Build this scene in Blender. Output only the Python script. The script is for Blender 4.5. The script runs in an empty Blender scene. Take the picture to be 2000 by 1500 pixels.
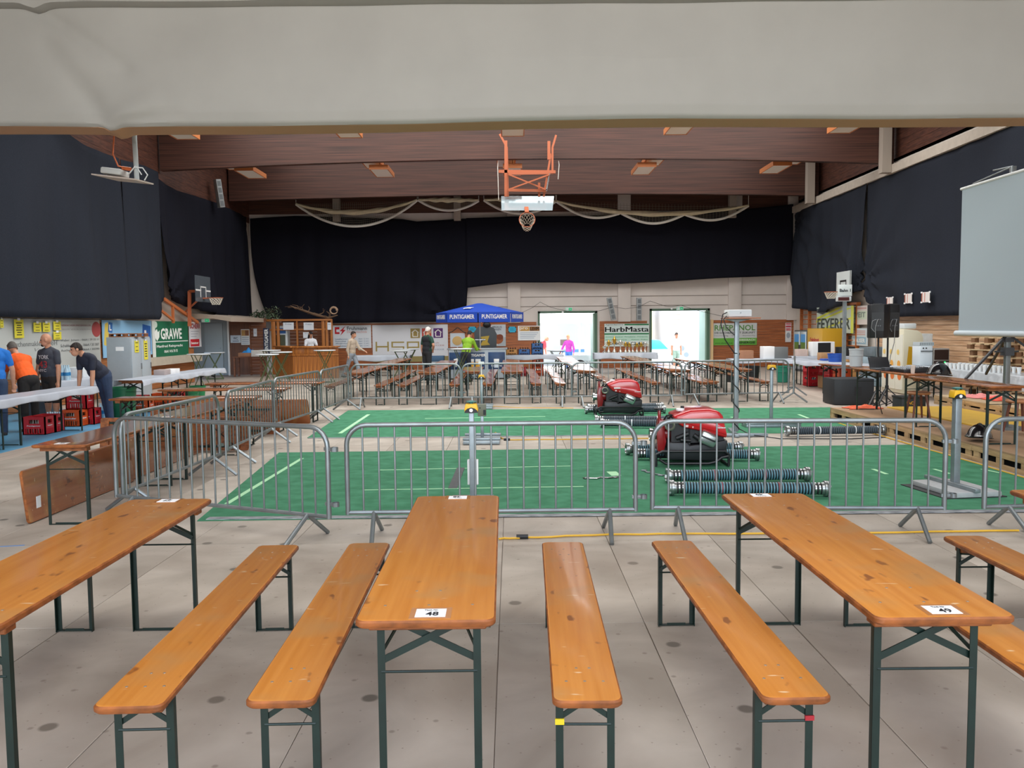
import bpy, bmesh, math, random
import numpy as np
from mathutils import Vector, Matrix, Euler
R = math.radians
rnd = random.Random(7)
SC = bpy.context.scene
C = SC.collection
# ------------------------------------------------------------------ camera
F, PITCH, ROLL, H = 1643.1, R(3.9208), R(-0.5426), 1.7988      # focal length in pixels of the 2000 x 1500 frame, eye height
cd = bpy.data.cameras.new('camera'); cam = bpy.data.objects.new('camera', cd); C.objects.link(cam)
cd.sensor_width = 36; cd.lens = 36 * F / 2000; cd.clip_end = 300; cd.clip_start = .05
cam.matrix_world = Matrix.Translation((0, 0, H)) @ Matrix.Rotation(R(90) - PITCH, 4, 'X') @ Matrix.Rotation(ROLL, 4, 'Z')
SC.camera = cam
# ------------------------------------------------------------------ sky, sun, added area lights
w = bpy.data.worlds.new('sky'); SC.world = w; w.use_nodes = True
nt = w.node_tree; nt.nodes.clear()
sky = nt.nodes.new('ShaderNodeTexSky'); sky.sky_type = 'NISHITA'; sky.sun_disc = False
sky.sun_elevation = R(50); sky.sun_rotation = R(35); sky.air_density = 1.0; sky.dust_density = 3.5
bg = nt.nodes.new('ShaderNodeBackground'); bg.inputs[1].default_value = .9
ow = nt.nodes.new('ShaderNodeOutputWorld')
nt.links.new(sky.outputs[0], bg.inputs[0]); nt.links.new(bg.outputs[0], ow.inputs[0])
sd = bpy.data.lights.new('sun', 'SUN'); sd.energy = 24.0; sd.angle = R(1.0); sd.color = (1, .96, .9)
sun = bpy.data.objects.new('sun', sd); C.objects.link(sun)
sun.rotation_euler = Vector((-.5, .42, -1.0)).to_track_quat('-Z', 'Y').to_euler()
def area(name, loc, aim, sx, sy, e, col=(1, 1, 1)):
    l = bpy.data.lights.new(name, 'AREA'); l.shape = 'RECTANGLE'; l.size = sx; l.size_y = sy; l.energy = e; l.color = col
    o = bpy.data.objects.new(name, l); C.objects.link(o); o.location = loc
    o.rotation_euler = (Vector(aim) - Vector(loc)).to_track_quat('-Z', 'Y').to_euler(); return o
area('overhead_fill_front', (1.0, 3.0, 7.6), (1.0, 6.5, 0), 14, 4, 700, (1, .98, .95))        # unseen area light added overhead for the foreground, skylight only presumed
area('overhead_fill_middle', (0.5, 16.5, 8.6), (0.5, 17.5, 0), 19, 4.5, 1450, (1, .985, .96))   # unseen overhead area lights added between the beams to brighten the hall
area('overhead_fill_rear', (0.5, 23.2, 8.7), (0.5, 24, 0), 19, 4.5, 1250, (1, .985, .96))
area('overhead_fill_last', (0.5, 29.8, 8.8), (0.5, 30.5, 0), 19, 4.5, 800, (1, .985, .96))  # another added area light for the far end, out of view
area('front_fill', (0, -7.5, 4.0), (0, 10, 2.2), 16, 5, 1250, (1, .98, .95))              # added area light behind the camera, for presumed front glazing
SC.view_settings.view_transform = 'Standard'; SC.view_settings.look = 'None'
SC.view_settings.exposure = 0.0; SC.view_settings.gamma = 1; SC.view_settings.use_curve_mapping = False
SC.cycles.use_denoising = True; SC.cycles.max_bounces = 6; SC.cycles.diffuse_bounces = 4
SC.cycles.glossy_bounces = 3; SC.cycles.transmission_bounces = 4; SC.cycles.transparent_max_bounces = 6
SC.cycles.caustics_reflective = False; SC.cycles.caustics_refractive = False; SC.cycles.sample_clamp_indirect = 6

# a point of the photograph's 2000 x 1500 frame, brought onto a plane of the hall
def ray(px, py):
    u, v = px - 1000, py - 750
    c, s = math.cos(-ROLL), math.sin(-ROLL)
    u, v = c * u - s * v, s * u + c * v
    d = Vector((u / F, 1, -v / F)); c, s = math.cos(PITCH), math.sin(PITCH)
    return Vector((d.x, d.y * c + d.z * s, -d.y * s + d.z * c))
def onZ(px, py, z=0.0):
    d = ray(px, py); t = (z - H) / d.z; return Vector((d.x * t, d.y * t, z))
def onY(px, py, Y):
    d = ray(px, py); t = Y / d.y; return Vector((d.x * t, Y, H + d.z * t))
def onX(px, py, X):
    d = ray(px, py); t = X / d.x; return Vector((X, d.y * t, H + d.z * t))

# ------------------------------------------------------------------ materials
def lin(h):
    h = h.lstrip('#'); c = [int(h[i:i + 2], 16) / 255 for i in (0, 2, 4)]
    return [x / 12.92 if x <= .04045 else ((x + .055) / 1.055) ** 2.4 for x in c] + [1]
MATS = {}
def mat(hexc, rough=.6, metal=0, var=.0, scale=6, stretch=(1, 1, 1), bump=0, coat=0, emit=0, alpha=1, spec=.5, hex2=None, det=3, dist=0, trans=0):
    key = (hexc, rough, metal, var, scale, stretch, bump, coat, emit, alpha, spec, hex2, det, dist, trans)
    if key in MATS: return MATS[key]
    m = bpy.data.materials.new('mat_%d' % len(MATS)); MATS[key] = m; m.use_nodes = True
    n = m.node_tree.nodes; L = m.node_tree.links; b = n['Principled BSDF']
    col = lin(hexc); b.inputs['Base Color'].default_value = col
    b.inputs['Roughness'].default_value = rough; b.inputs['Metallic'].default_value = metal
    b.inputs['Specular IOR Level'].default_value = spec
    if coat: b.inputs['Coat Weight'].default_value = coat; b.inputs['Coat Roughness'].default_value = .12
    if emit: b.inputs['Emission Color'].default_value = col; b.inputs['Emission Strength'].default_value = emit
    if alpha < 1: b.inputs['Alpha'].default_value = alpha
    if trans: b.inputs['Transmission Weight'].default_value = trans; b.inputs['IOR'].default_value = 1.1
    if var or hex2 or bump:
        tc = n.new('ShaderNodeTexCoord'); mp = n.new('ShaderNodeMapping'); L.new(tc.outputs['Object'], mp.inputs[0])
        mp.inputs['Scale'].default_value = stretch
        nz = n.new('ShaderNodeTexNoise'); nz.inputs['Scale'].default_value = scale; nz.inputs['Detail'].default_value = det
        nz.inputs['Distortion'].default_value = dist; L.new(mp.outputs[0], nz.inputs[0])
        if var or hex2:
            rp = n.new('ShaderNodeValToRGB'); c2 = lin(hex2) if hex2 else col
            rp.color_ramp.elements[0].position = .33; rp.color_ramp.elements[1].position = .68
            rp.color_ramp.elements[0].color = [max(0, x * (1 - var)) for x in c2[:3]] + [1]
            rp.color_ramp.elements[1].color = [min(1, x * (1 + var)) for x in col[:3]] + [1]
            L.new(nz.outputs['Fac'], rp.inputs[0]); L.new(rp.outputs[0], b.inputs['Base Color'])
        if bump:
            bp = n.new('ShaderNodeBump'); bp.inputs['Strength'].default_value = bump; bp.inputs['Distance'].default_value = .02
            L.new(nz.outputs['Fac'], bp.inputs['Height']); L.new(bp.outputs[0], b.inputs['Normal'])
    return m
def varnish(name, c1, c2, c3, rough=.38, coat=.25):
    """varnished spruce: long grain along local y, a few knots and pale scuffs, each board a little different"""
    m = bpy.data.materials.new(name); m.use_nodes = True; n = m.node_tree.nodes; L = m.node_tree.links; b = n['Principled BSDF']
    tc = n.new('ShaderNodeTexCoord'); oi = n.new('ShaderNodeObjectInfo')
    ad = n.new('ShaderNodeVectorMath'); ad.operation = 'ADD'
    ml = n.new('ShaderNodeVectorMath'); ml.operation = 'SCALE'; ml.inputs['Scale'].default_value = 7
    cb = n.new('ShaderNodeCombineXYZ')
    for k in 'XYZ': L.new(oi.outputs['Random'], cb.inputs[k])
    L.new(cb.outputs[0], ml.inputs[0]); L.new(tc.outputs['Object'], ad.inputs[0]); L.new(ml.outputs[0], ad.inputs[1])
    mp = n.new('ShaderNodeMapping'); mp.inputs['Scale'].default_value = (22, .9, 22); L.new(ad.outputs[0], mp.inputs[0])
    nz = n.new('ShaderNodeTexNoise'); nz.inputs['Scale'].default_value = 1.5; nz.inputs['Detail'].default_value = 4; L.new(mp.outputs[0], nz.inputs[0])
    rp = n.new('ShaderNodeValToRGB'); rp.color_ramp.elements[0].position = .3; rp.color_ramp.elements[1].position = .7
    rp.color_ramp.elements[0].color = lin(c2); rp.color_ramp.elements[1].color = lin(c1); L.new(nz.outputs['Fac'], rp.inputs[0])
    def spots(sc, strt, lo, hi, colr, prev):
        mp2 = n.new('ShaderNodeMapping'); mp2.inputs['Scale'].default_value = strt; L.new(ad.outputs[0], mp2.inputs[0])
        v = n.new('ShaderNodeTexNoise'); v.inputs['Scale'].default_value = sc; v.inputs['Detail'].default_value = 2; L.new(mp2.outputs[0], v.inputs[0])
        r2 = n.new('ShaderNodeMapRange'); r2.inputs['From Min'].default_value = lo; r2.inputs['From Max'].default_value = hi; L.new(v.outputs['Fac'], r2.inputs['Value'])
        mx = n.new('ShaderNodeMix'); mx.data_type = 'RGBA'; L.new(r2.outputs[0], mx.inputs[0]); L.new(prev, mx.inputs[6]); mx.inputs[7].default_value = lin(colr)
        return mx.outputs[2]
    o = spots(9, (1.4, .6, 1), .665, .72, c3, rp.outputs[0])
    o = spots(14, (.5, 1.6, 1), .70, .75, '#e3c196', o); o = spots(3, (1, 1, 1), .56, .75, '#c08a4e', o)
    L.new(o, b.inputs['Base Color']); b.inputs['Roughness'].default_value = rough
    b.inputs['Coat Weight'].default_value = coat; b.inputs['Coat Roughness'].default_value = .14
    return m

# ------------------------------------------------------------------ mesh builder
class MB:
    def __init__(s): s.v = []; s.f = []; s.m = []
    def add(s, vs, fs, m=0):
        k = len(s.v); s.v += [tuple(x) for x in vs]; s.f += [tuple(i + k for i in f) for f in fs]; s.m += [m] * len(fs); return s
    def box(s, c, d, m=0, M=None):
        x, y, z = d[0] / 2, d[1] / 2, d[2] / 2; c = Vector(c)
        vs = [Vector((a * x, b * y, e * z)) for e in (-1, 1) for a, b in ((-1, -1), (1, -1), (1, 1), (-1, 1))]
        vs = [c + (M @ v if M else v) for v in vs]
        return s.add(vs, [(3, 2, 1, 0), (4, 5, 6, 7), (0, 1, 5, 4), (1, 2, 6, 5), (2, 3, 7, 6), (3, 0, 4, 7)], m)
    def bb(s, x0, x1, y0, y1, z0, z1, m=0):
        return s.box(((x0 + x1) / 2, (y0 + y1) / 2, (z0 + z1) / 2), (abs(x1 - x0), abs(y1 - y0), abs(z1 - z0)), m)
    def bar(s, p, q, wd, ht, m=0, up=(0, 0, 1)):
        p, q = Vector(p), Vector(q); d = (q - p); l = d.length; d.normalize(); u = Vector(up)
        if abs(d.dot(u)) > .98: u = Vector((0, 1, 0))
        a = d.cross(u).normalized(); b = a.cross(d)
        return s.box((p + q) / 2, (wd, l, ht), m, Matrix((a, d, b)).transposed())
    def tube(s, p, q, r, n=10, m=0, r2=None):
        p, q = Vector(p), Vector(q); d = (q - p).normalized(); u = Vector((0, 0, 1)) if abs(d.z) < .9 else Vector((1, 0, 0))
        a = d.cross(u).normalized(); b = d.cross(a); r2 = r if r2 is None else r2
        vs = [c + (a * math.cos(t) + b * math.sin(t)) * k for c, k in ((p, r), (q, r2)) for t in [2 * math.pi * i / n for i in range(n)]]
        fs = [(i, (i + 1) % n, n + (i + 1) % n, n + i) for i in range(n)]
        return s.add(vs, fs + [tuple(range(n))[::-1], tuple(range(n, 2 * n))], m)
    def path(s, pts, r, n=8, m=0, closed=False, sy=1.0):
        P = [Vector(p) for p in pts]; N = len(P); vs = []; a = None
        for i, p in enumerate(P):
            d = (P[(i + 1) % N] - P[i - 1]) if closed else (P[min(i + 1, N - 1)] - P[max(i - 1, 0)])
            d.normalize()
            if a is None:
                u = Vector((0, 0, 1)) if abs(d.z) < .9 else Vector((0, 1, 0)); a = d.cross(u).normalized()
            a = (a - d * a.dot(d)).normalized(); b = d.cross(a); rr = r[i] if isinstance(r, (list, tuple)) else r
            vs += [p + (a * math.cos(t) + b * math.sin(t) * sy) * rr for t in [2 * math.pi * k / n for k in range(n)]]
        fs = []
        for i in range(N if closed else N - 1):
            j = (i + 1) % N
            fs += [(i * n + k, i * n + (k + 1) % n, j * n + (k + 1) % n, j * n + k) for k in range(n)]
        if not closed: fs += [tuple(range(n))[::-1], tuple(range((N - 1) * n, N * n))]
        return s.add(vs, fs, m)
    def lathe(s, prof, n=20, m=0, o=(0, 0, 0), M=None, ms=None, cap=True):
        o = Vector(o); vs = []
        for r, z in prof:
            for i in range(n):
                t = 2 * math.pi * i / n; v = Vector((r * math.cos(t), r * math.sin(t), z)); vs.append(o + (M @ v if M else v))
        K = len(prof); k0 = len(s.v); s.v += [tuple(v) for v in vs]
        for j in range(K - 1):
            for i in range(n):
                s.f.append(tuple(k0 + x for x in (j * n + i, j * n + (i + 1) % n, (j + 1) * n + (i + 1) % n, (j + 1) * n + i)))
                s.m.append(ms[j] if ms else m)
        if cap:
            s.f.append(tuple(k0 + i for i in range(n))[::-1]); s.m.append(ms[0] if ms else m)
            s.f.append(tuple(k0 + (K - 1) * n + i for i in range(n))); s.m.append(ms[-1] if ms else m)
        return s
    def prism(s, poly, a, b, m=0, T=lambda x, y, z: (x, y, z)):
        n = len(poly); vs = [T(x, y, a) for x, y in poly] + [T(x, y, b) for x, y in poly]
        return s.add(vs, [tuple(range(n))[::-1], tuple(range(n, 2 * n))] + [(i, (i + 1) % n, n + (i + 1) % n, n + i) for i in range(n)], m)
    def grid(s, fn, nu, nv, m=0):
        vs = [fn(i / nu, j / nv) for j in range(nv + 1) for i in range(nu + 1)]
        fs = [(j * (nu + 1) + i, j * (nu + 1) + i + 1, (j + 1) * (nu + 1) + i + 1, (j + 1) * (nu + 1) + i) for j in range(nv) for i in range(nu)]
        return s.add(vs, fs, m)
    def ball(s, c, r, m=0, nu=16, nv=10, M=None):
        c = Vector(c); r = r if isinstance(r, (tuple, list)) else (r, r, r); vs = []
        for j in range(1, nv):
            a = math.pi * j / nv
            for i in range(nu):
                t = 2 * math.pi * i / nu; vs.append(Vector((r[0] * math.sin(a) * math.cos(t), r[1] * math.sin(a) * math.sin(t), -r[2] * math.cos(a))))
        vs += [Vector((0, 0, -r[2])), Vector((0, 0, r[2]))]; vs = [c + (M @ v if M else v) for v in vs]; b, t = len(vs) - 2, len(vs) - 1
        fs = [(j * nu + i, j * nu + (i + 1) % nu, (j + 1) * nu + (i + 1) % nu, (j + 1) * nu + i) for j in range(nv - 2) for i in range(nu)]
        fs += [(b, (i + 1) % nu, i) for i in range(nu)] + [(t, (nv - 2) * nu + i, (nv - 2) * nu + (i + 1) % nu) for i in range(nu)]
        return s.add(vs, fs, m)
    def build(s, name, mats, parent=None, loc=None, rz=0, smooth=False, bevel=0, seg=2, sub=0):
        me = bpy.data.meshes.new(name); me.from_pydata(s.v, [], s.f)
        for x in (mats if isinstance(mats, (list, tuple)) else [mats]): me.materials.append(x)
        if any(s.m): me.polygons.foreach_set('material_index', s.m)
        if bevel:
            bm = bmesh.new(); bm.from_mesh(me); bmesh.ops.remove_doubles(bm, verts=bm.verts, dist=1e-5)
            es = [e for e in bm.edges if len(e.link_faces) == 2 and e.calc_face_angle(0) > .5]
            bmesh.ops.bevel(bm, geom=es, offset=bevel, segments=seg, affect='EDGES', profile=.5, clamp_overlap=True)
            bm.to_mesh(me); bm.free(); smooth = True
        if smooth:
            me.polygons.foreach_set('use_smooth', [True] * len(me.polygons)); me.set_sharp_from_angle(angle=R(38))
        me.update(); o = bpy.data.objects.new(name, me); C.objects.link(o)
        if parent: o.parent = parent
        if loc is not None: o.location = loc
        o.rotation_euler.z = rz
        return o
def tag(o, label=None, cat=None, group=None, kind=None):
    if label: o['label'] = label
    if cat: o['category'] = cat
    if group: o['group'] = group
    if kind: o['kind'] = kind
    return o
def thing(name, label, cat, loc=(0, 0, 0), rz=0, group=None):
    o = bpy.data.objects.new(name, None); o.empty_display_size = .1; C.objects.link(o); o.location = loc; o.rotation_euler.z = rz
    return tag(o, label, cat, group)
def kids(o): return KID.get(o.name, [])
KID = {}
def index_kids():
    KID.clear()
    for o in C.objects:
        if o.parent: KID.setdefault(o.parent.name, []).append(o)
def dup(root, loc, rz=0, label=None, group=None):
    def cp(o, par):
        c = o.copy(); C.objects.link(c)
        if par: c.parent = par
        for ch in list(kids(o)): cp(ch, c)
        return c
    r = cp(root, None); r.location = loc; r.rotation_euler.z = rz
    if label: r['label'] = label
    if group: r['group'] = group
    return r
def struct(o): o['kind'] = 'structure'; return o
TXT = {}
def text(body, wd, ht, loc, m, parent, name='lettering', bold=0.0, shear=0, align='c', depth=.004, rot=None):
    """flat lettering in the local x-z plane, facing -y, fitted into wd x ht about loc"""
    key = (body, bold, shear)
    if key not in TXT:
        cu = bpy.data.curves.new('t', 'FONT'); cu.body = body; cu.size = 1; cu.resolution_u = 2; cu.offset = bold; cu.shear = shear; cu.extrude = .01
        ob = bpy.data.objects.new('t', cu); C.objects.link(ob); bpy.context.view_layer.update()
        me = bpy.data.meshes.new_from_object(ob.evaluated_get(bpy.context.evaluated_depsgraph_get()))
        a = np.zeros(len(me.vertices) * 3); me.vertices.foreach_get('co', a); a = a.reshape(-1, 3)
        fs = [tuple(p.vertices) for p in me.polygons]; TXT[key] = (a, fs)
        bpy.data.objects.remove(ob); bpy.data.curves.remove(cu); bpy.data.meshes.remove(me)
    a, fs = TXT[key]; lo, hi = a.min(0), a.max(0); sx = wd / (hi[0] - lo[0]); sz = ht / (hi[1] - lo[1])
    cx = (lo[0] + hi[0]) / 2; cz = (lo[1] + hi[1]) / 2
    vs = [((p[0] - cx) * sx, -depth * (1 if p[2] > 0 else 0), (p[1] - cz) * sz) for p in a]
    if rot: vs = [tuple(rot @ Vector(v)) for v in vs]
    b = MB(); b.add(vs, fs); return b.build(name, m, parent, loc)
# ------------------------------------------------------------------ common materials
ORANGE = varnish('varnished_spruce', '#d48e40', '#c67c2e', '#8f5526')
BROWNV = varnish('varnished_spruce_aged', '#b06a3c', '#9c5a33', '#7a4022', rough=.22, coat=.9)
EDGE = mat('#9c5a2b', .5, hex2='#78431f', var=.15, scale=14, stretch=(1, 1, 2))
GREEN = mat('#0f251f', .42, metal=.1, var=.15, scale=12)
GALV = mat('#8b9294', .38, metal=.75, var=.16, scale=5, stretch=(1, 1, 1))
GALVD = mat('#7d8587', .45, metal=.7, var=.18, scale=8)
WHITE = mat('#e6e7e6', .6); PAPER = mat('#eceff1', .7); BLACK = mat('#15161a', .5); INK = mat('#1d1d24', .7)
RED = mat('#c11a22', .28, coat=.7); CHROME = mat('#b4b8ba', .26, metal=1); RUBBER = mat('#1b1c1f', .6)
YELLOW = mat('#e8b21c', .45); DARKWOOD = mat('#5f3a2c', .6, hex2='#432720', var=.12, scale=3, stretch=(.35, 1, 9))
CLOTH = mat('#2a2e37', .95, var=.10, scale=40, spec=.12); CLOTHD = mat('#1b1c25', .95, var=.10, scale=40, spec=.1)
CONC = mat('#d6cfca', .8, var=.05, scale=1.2); CREAM = mat('#9b9993', .62, var=.03, scale=1.5)
PLANK = mat('#b0693b', .5, hex2='#8b4d2a', var=.08, scale=2.2, stretch=(.5, .5, 14)); OLIVE = mat('#4c5a34', .5)
XL, XR, YF, YB = -10.95, 12.0, 35.6, -9.0
# ------------------------------------------------------------------ floor: sports floor with loose chipboard sheets on top
fl = MB(); fl.bb(-13.2, 12.6, YB, YF + .3, -.06, -.014, 0); fl.bb(-10.9, -7.62, 9, 19.4, -.014, -.0125, 1)
floor = struct(fl.build('floor', [mat('#b9aca0', .55, hex2='#a99b8e', var=.06, scale=1.5, stretch=(6, .4, 1)), mat('#5b9fc4', .45, var=.06, scale=2)]))
chip = mat('#bab1a5', .62, hex2='#a49a8d', var=.10, scale=1.3, det=8, dist=.6)
def stained(base, dark):
    m = chip.copy(); n = m.node_tree.nodes; L = m.node_tree.links; b = n['Principled BSDF']
    src = b.inputs['Base Color'].links[0].from_socket; tc = n.new('ShaderNodeTexCoord'); ge = n.new('ShaderNodeNewGeometry')
    for sc, lo, hi, col, fac in ((1.25, .06, .04, '#57534a', .8), (2.6, .045, .02, '#7a6f62', .6), (9, .05, .03, '#7d7063', .6)):
        v = n.new('ShaderNodeTexVoronoi'); v.voronoi_dimensions = '2D'; v.inputs['Scale'].default_value = sc; L.new(ge.outputs['Position'], v.inputs['Vector'])
        r = n.new('ShaderNodeMapRange'); r.inputs['From Min'].default_value = lo; r.inputs['From Max'].default_value = hi; r.inputs['To Max'].default_value = fac
        L.new(v.outputs['Distance'], r.inputs['Value'])
        mk_ = n.new('ShaderNodeMath'); mk_.operation = 'GREATER_THAN'; mk_.inputs[1].default_value = .45; L.new(v.outputs['Color'], mk_.inputs[0]); mu = n.new('ShaderNodeMath'); mu.operation = 'MULTIPLY'; L.new(r.outputs[0], mu.inputs[0]); L.new(mk_.outputs[0], mu.inputs[1])
        mx = n.new('ShaderNodeMix'); mx.data_type = 'RGBA'; L.new(mu.outputs[0], mx.inputs[0]); L.new(src, mx.inputs[6]); mx.inputs[7].default_value = lin(col); src = mx.outputs[2]
    nz = n.new('ShaderNodeTexNoise'); nz.inputs['Scale'].default_value = .9; nz.inputs['Detail'].default_value = 5; L.new(ge.outputs['Position'], nz.inputs[0])
    r = n.new('ShaderNodeMapRange'); r.inputs['From Min'].default_value = .45; r.inputs['From Max'].default_value = .75; r.inputs['To Max'].default_value = .55; L.new(nz.outputs['Fac'], r.inputs['Value'])
    mx = n.new('ShaderNodeMix'); mx.data_type = 'RGBA'; L.new(r.outputs[0], mx.inputs[0]); L.new(src, mx.inputs[6]); mx.inputs[7].default_value = lin('#8f7f70'); src = mx.outputs[2]
    oi = n.new('ShaderNodeObjectInfo'); hs = n.new('ShaderNodeHueSaturation'); r = n.new('ShaderNodeMapRange'); r.inputs['To Min'].default_value = .9; r.inputs['To Max'].default_value = 1.1
    L.new(oi.outputs['Random'], r.inputs['Value']); L.new(r.outputs[0], hs.inputs['Value']); L.new(src, hs.inputs['Color']); L.new(hs.outputs[0], b.inputs['Base Color'])
    return m
CHIP = stained(0, 0)
pw, pl = .88, 1.94
sheet = MB(); sheet.box((0, 0, -.0065), (pw - .004, pl - .005, .013)); sheet = sheet.build('floor_panel', CHIP, floor, bevel=.002, seg=1)
far = MB(); first = True
for i in range(-8, 8):
    for j in range(-1, 16):
        x, y = -.09 + pw * (i + .5), 4.99 + pl * (j + .5)
        if x < -7.55: continue
        cov = -2.9 < x < 5.3 and (8.9 < y < 11.6)
        if cov: continue
        if y < 14.2 and abs(x) < .64 * y + .6:
            o = sheet if first else sheet.copy()
            if not first: C.objects.link(o)
            first = False; o.location = (x, y, rnd.uniform(-.0015, .0)); o.rotation_euler = (0, 0, rnd.uniform(-.0015, .0015))
        else: far.box((x, y, -.0065), (pw - .004, pl - .005, .013))
m = MB(); p_, q_ = onZ(0, 1074), onZ(48, 1065); m.bar((p_.x - .6, p_.y, .0005), (q_.x, q_.y, .0005), .03, .001); m.build('floor_line', mat('#6f93c4', .6), floor)
fp = far.build('floor_panel', CHIP, floor); fp['kind'] = 'stuff'
# ------------------------------------------------------------------ walls
def plank_wall(name, x0, x1, y, z0, z1):
    b = MB(); n = max(1, round((z1 - z0) / .125)); h = (z1 - z0) / n
    for k in range(n): b.bb(x0, x1, y - .02, y, z0 + k * h + .003, z0 + (k + 1) * h - .003)
    return b.build(name, PLANK)
wf = MB()
doors = [(1.12, 3.62, 2.42), (5.83, 8.36, 2.48)]
xs = [-10.95] + [v for d in doors for v in d[:2]] + [XR + .3]
for k in range(0, len(xs), 2): wf.bb(xs[k], xs[k + 1], YF, YF + .3, 0, 9.2)
for a, b_, h_ in doors: wf.bb(a, b_, YF, YF + .3, h_, 9.2)
wf.bb(-13.2, -10.95, YF, YF + .3, 0, 9.2)
wall_far = struct(wf.build('wall_far', CONC))
for x in (.12, 4.75, 9.4, 11.85):                                    # concrete pilasters in the far wall
    b = MB(); b.bb(x - .27, x + .27, YF - .14, YF, 1.95, 9.0); b.build('pilaster', CONC, wall_far, bevel=.02)
seam = MB()
for z in (2.62, 3.02): seam.bb(-2, 11.9, YF - .008, YF, z - .012, z + .012)
seam.build('panel_joint', mat('#7d736b', .9), wall_far)
fw = MB(); fw.bb(-11, 12, YF - .05, YF, 6.56, 9.0)
fw.build('upper_cladding', mat('#5a3526', .7, hex2='#43251b', var=.1, scale=2, stretch=(.4, 1, 16)), wall_far)
for k, (x0, x1) in enumerate(((-8.2, 1.05), (3.72, 5.72), (8.47, 11.9))):
    o = plank_wall('wainscot', x0, x1, YF - .01, .0, 1.98); o.parent = wall_far
wl = MB(); wl.bb(XL - .25, XL, YB, 28.9, 0, 9.2); wl.bb(XL - .25, XL, 28.9, YF, 2.2, 9.2)
wall_left = struct(wl.build('wall_left', mat('#bdb4aa', .85, var=.04, scale=1)))
b = MB(); b.bb(XL, XL + .06, 10, 28.9, 2.0, 2.06); b.build('ledge', mat('#c58a5c', .6), wall_left)
b = MB(); b.bb(XL, XL + .04, 10, 28.9, 0, 2.0); b.build('cladding', mat('#b27444', .6, hex2='#93592f', var=.1, scale=2, stretch=(1, .4, 14)), wall_left)
b = MB(); b.bb(XL, XL + .32, 24.6, 28.9, .72, .96); b.build('stone_ledge', mat('#b9b0a0', .7, var=.05), wall_left)
wr = MB(); wr.bb(XR, XR + .25, YB, YF, 0, 6.9)
wall_right = struct(wr.build('wall_right', mat('#d2cbc2', .85, var=.04, scale=1)))
b = MB(); b.bb(XR - .3, XR, YB, YF, 6.38, 6.64); b.build('ring_beam', mat('#bfb5a8', .85, var=.06), wall_right)
b = MB()
for k in range(12): b.bb(XR, XR + .2, YB, YF, 6.8 + k * .2, 6.995 + k * .2)
b.build('upper_boarding', DARKWOOD, wall_right)
b = MB()
for k in range(12): b.bb(XL - .2, XL + .02, YB, YF, 6.2 + k * .235, 6.43 + k * .235)
b.build('upper_boarding', DARKWOOD, wall_left)
pk = mat('#cfae8d', .6, hex2='#b98f6a', var=.12, scale=2, stretch=(1, .5, 10))
for k in range(14):                                                  # pale boards on the right wall
    b = MB(); b.bb(XR - .03, XR, 14.5, 27.6, .05 + k * .14, .18 + k * .14); b.build('plank', pk, wall_right)
ce = MB()
for k in range(60): ce.bb(XL - .3 + k * .4, XL - .3 + k * .4 + .39, YB, YF + .3, 9.0, 9.1)
ceiling = struct(ce.build('ceiling', DARKWOOD))
GLU = mat('#5a372c', .55, hex2='#36221b', var=.12, scale=2.0, stretch=(.25, 1, 22), det=5)
for Y, zc, ze in ((26.6, 6.98, 6.72), (33.0, 6.88, 6.72), (19.9, 7.0, 6.8), (13.2, 7.0, 6.8)):   # shallow-arched glulam beams
    n = 24; poly = []
    for i in range(n + 1):
        t = i / n; poly.append((XL + .1 + t * (XR - XL - .2), ze + (zc - ze) * (1 - (2 * t - 1) ** 2)))
    poly += [(XR - .1, 8.95), (XL + .1, 8.95)]
    b = MB(); b.prism(poly, Y - .12, Y + .12, 0, lambda x, y, z: (x, z, y)); struct(tag(b.build('ceiling_beam', GLU), 'wide dark glulam beam spanning the hall'))
for x, Y, z0, z1 in ((11.55, 26.3, 6.4, 8.6), (11.5, 32.7, 6.4, 8.2), (-7.2, 35.3, 6.2, 7.4), (-2.2, 35.3, 6.2, 7.4), (9.2, 35.3, 6.2, 7.4)):
    b = MB(); b.bb(x - .14, x + .14, Y - .14, Y + .14, z0, z1); struct(b.build('trim_1', mat('#b3a89c', .8)))
# door frames, green steel
GREENF = mat('#4b6a57', .5)
for k, (a, b_, h_) in enumerate(doors):
    d = struct(tag(bpy.data.objects.new('door_%d' % (k + 1), None), 'open double doorway framed in green steel')); C.objects.link(d); d.location = (0, YF, 0)
    for nm, q in (('jamb', (a, a + .09, 0, h_)), ('jamb', (b_ - .09, b_, 0, h_)), ('head', (a, b_, h_ - .09, h_))):
        m = MB(); m.bb(q[0], q[1], -.06, .3, q[2], q[3]); m.build(nm, GREENF, d)
    m = MB(); m.bb(b_ - .17, b_ - .1, .05, 1.2, .03, h_ - .1, 0); m.build('door_leaf', mat('#8fae9c', .5), d)
m = MB(); m.bb(8.4, 8.5, YF - .12, YF, 0, 2.0); struct(m.build('trim_2', mat('#d9b98a', .6)))
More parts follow.
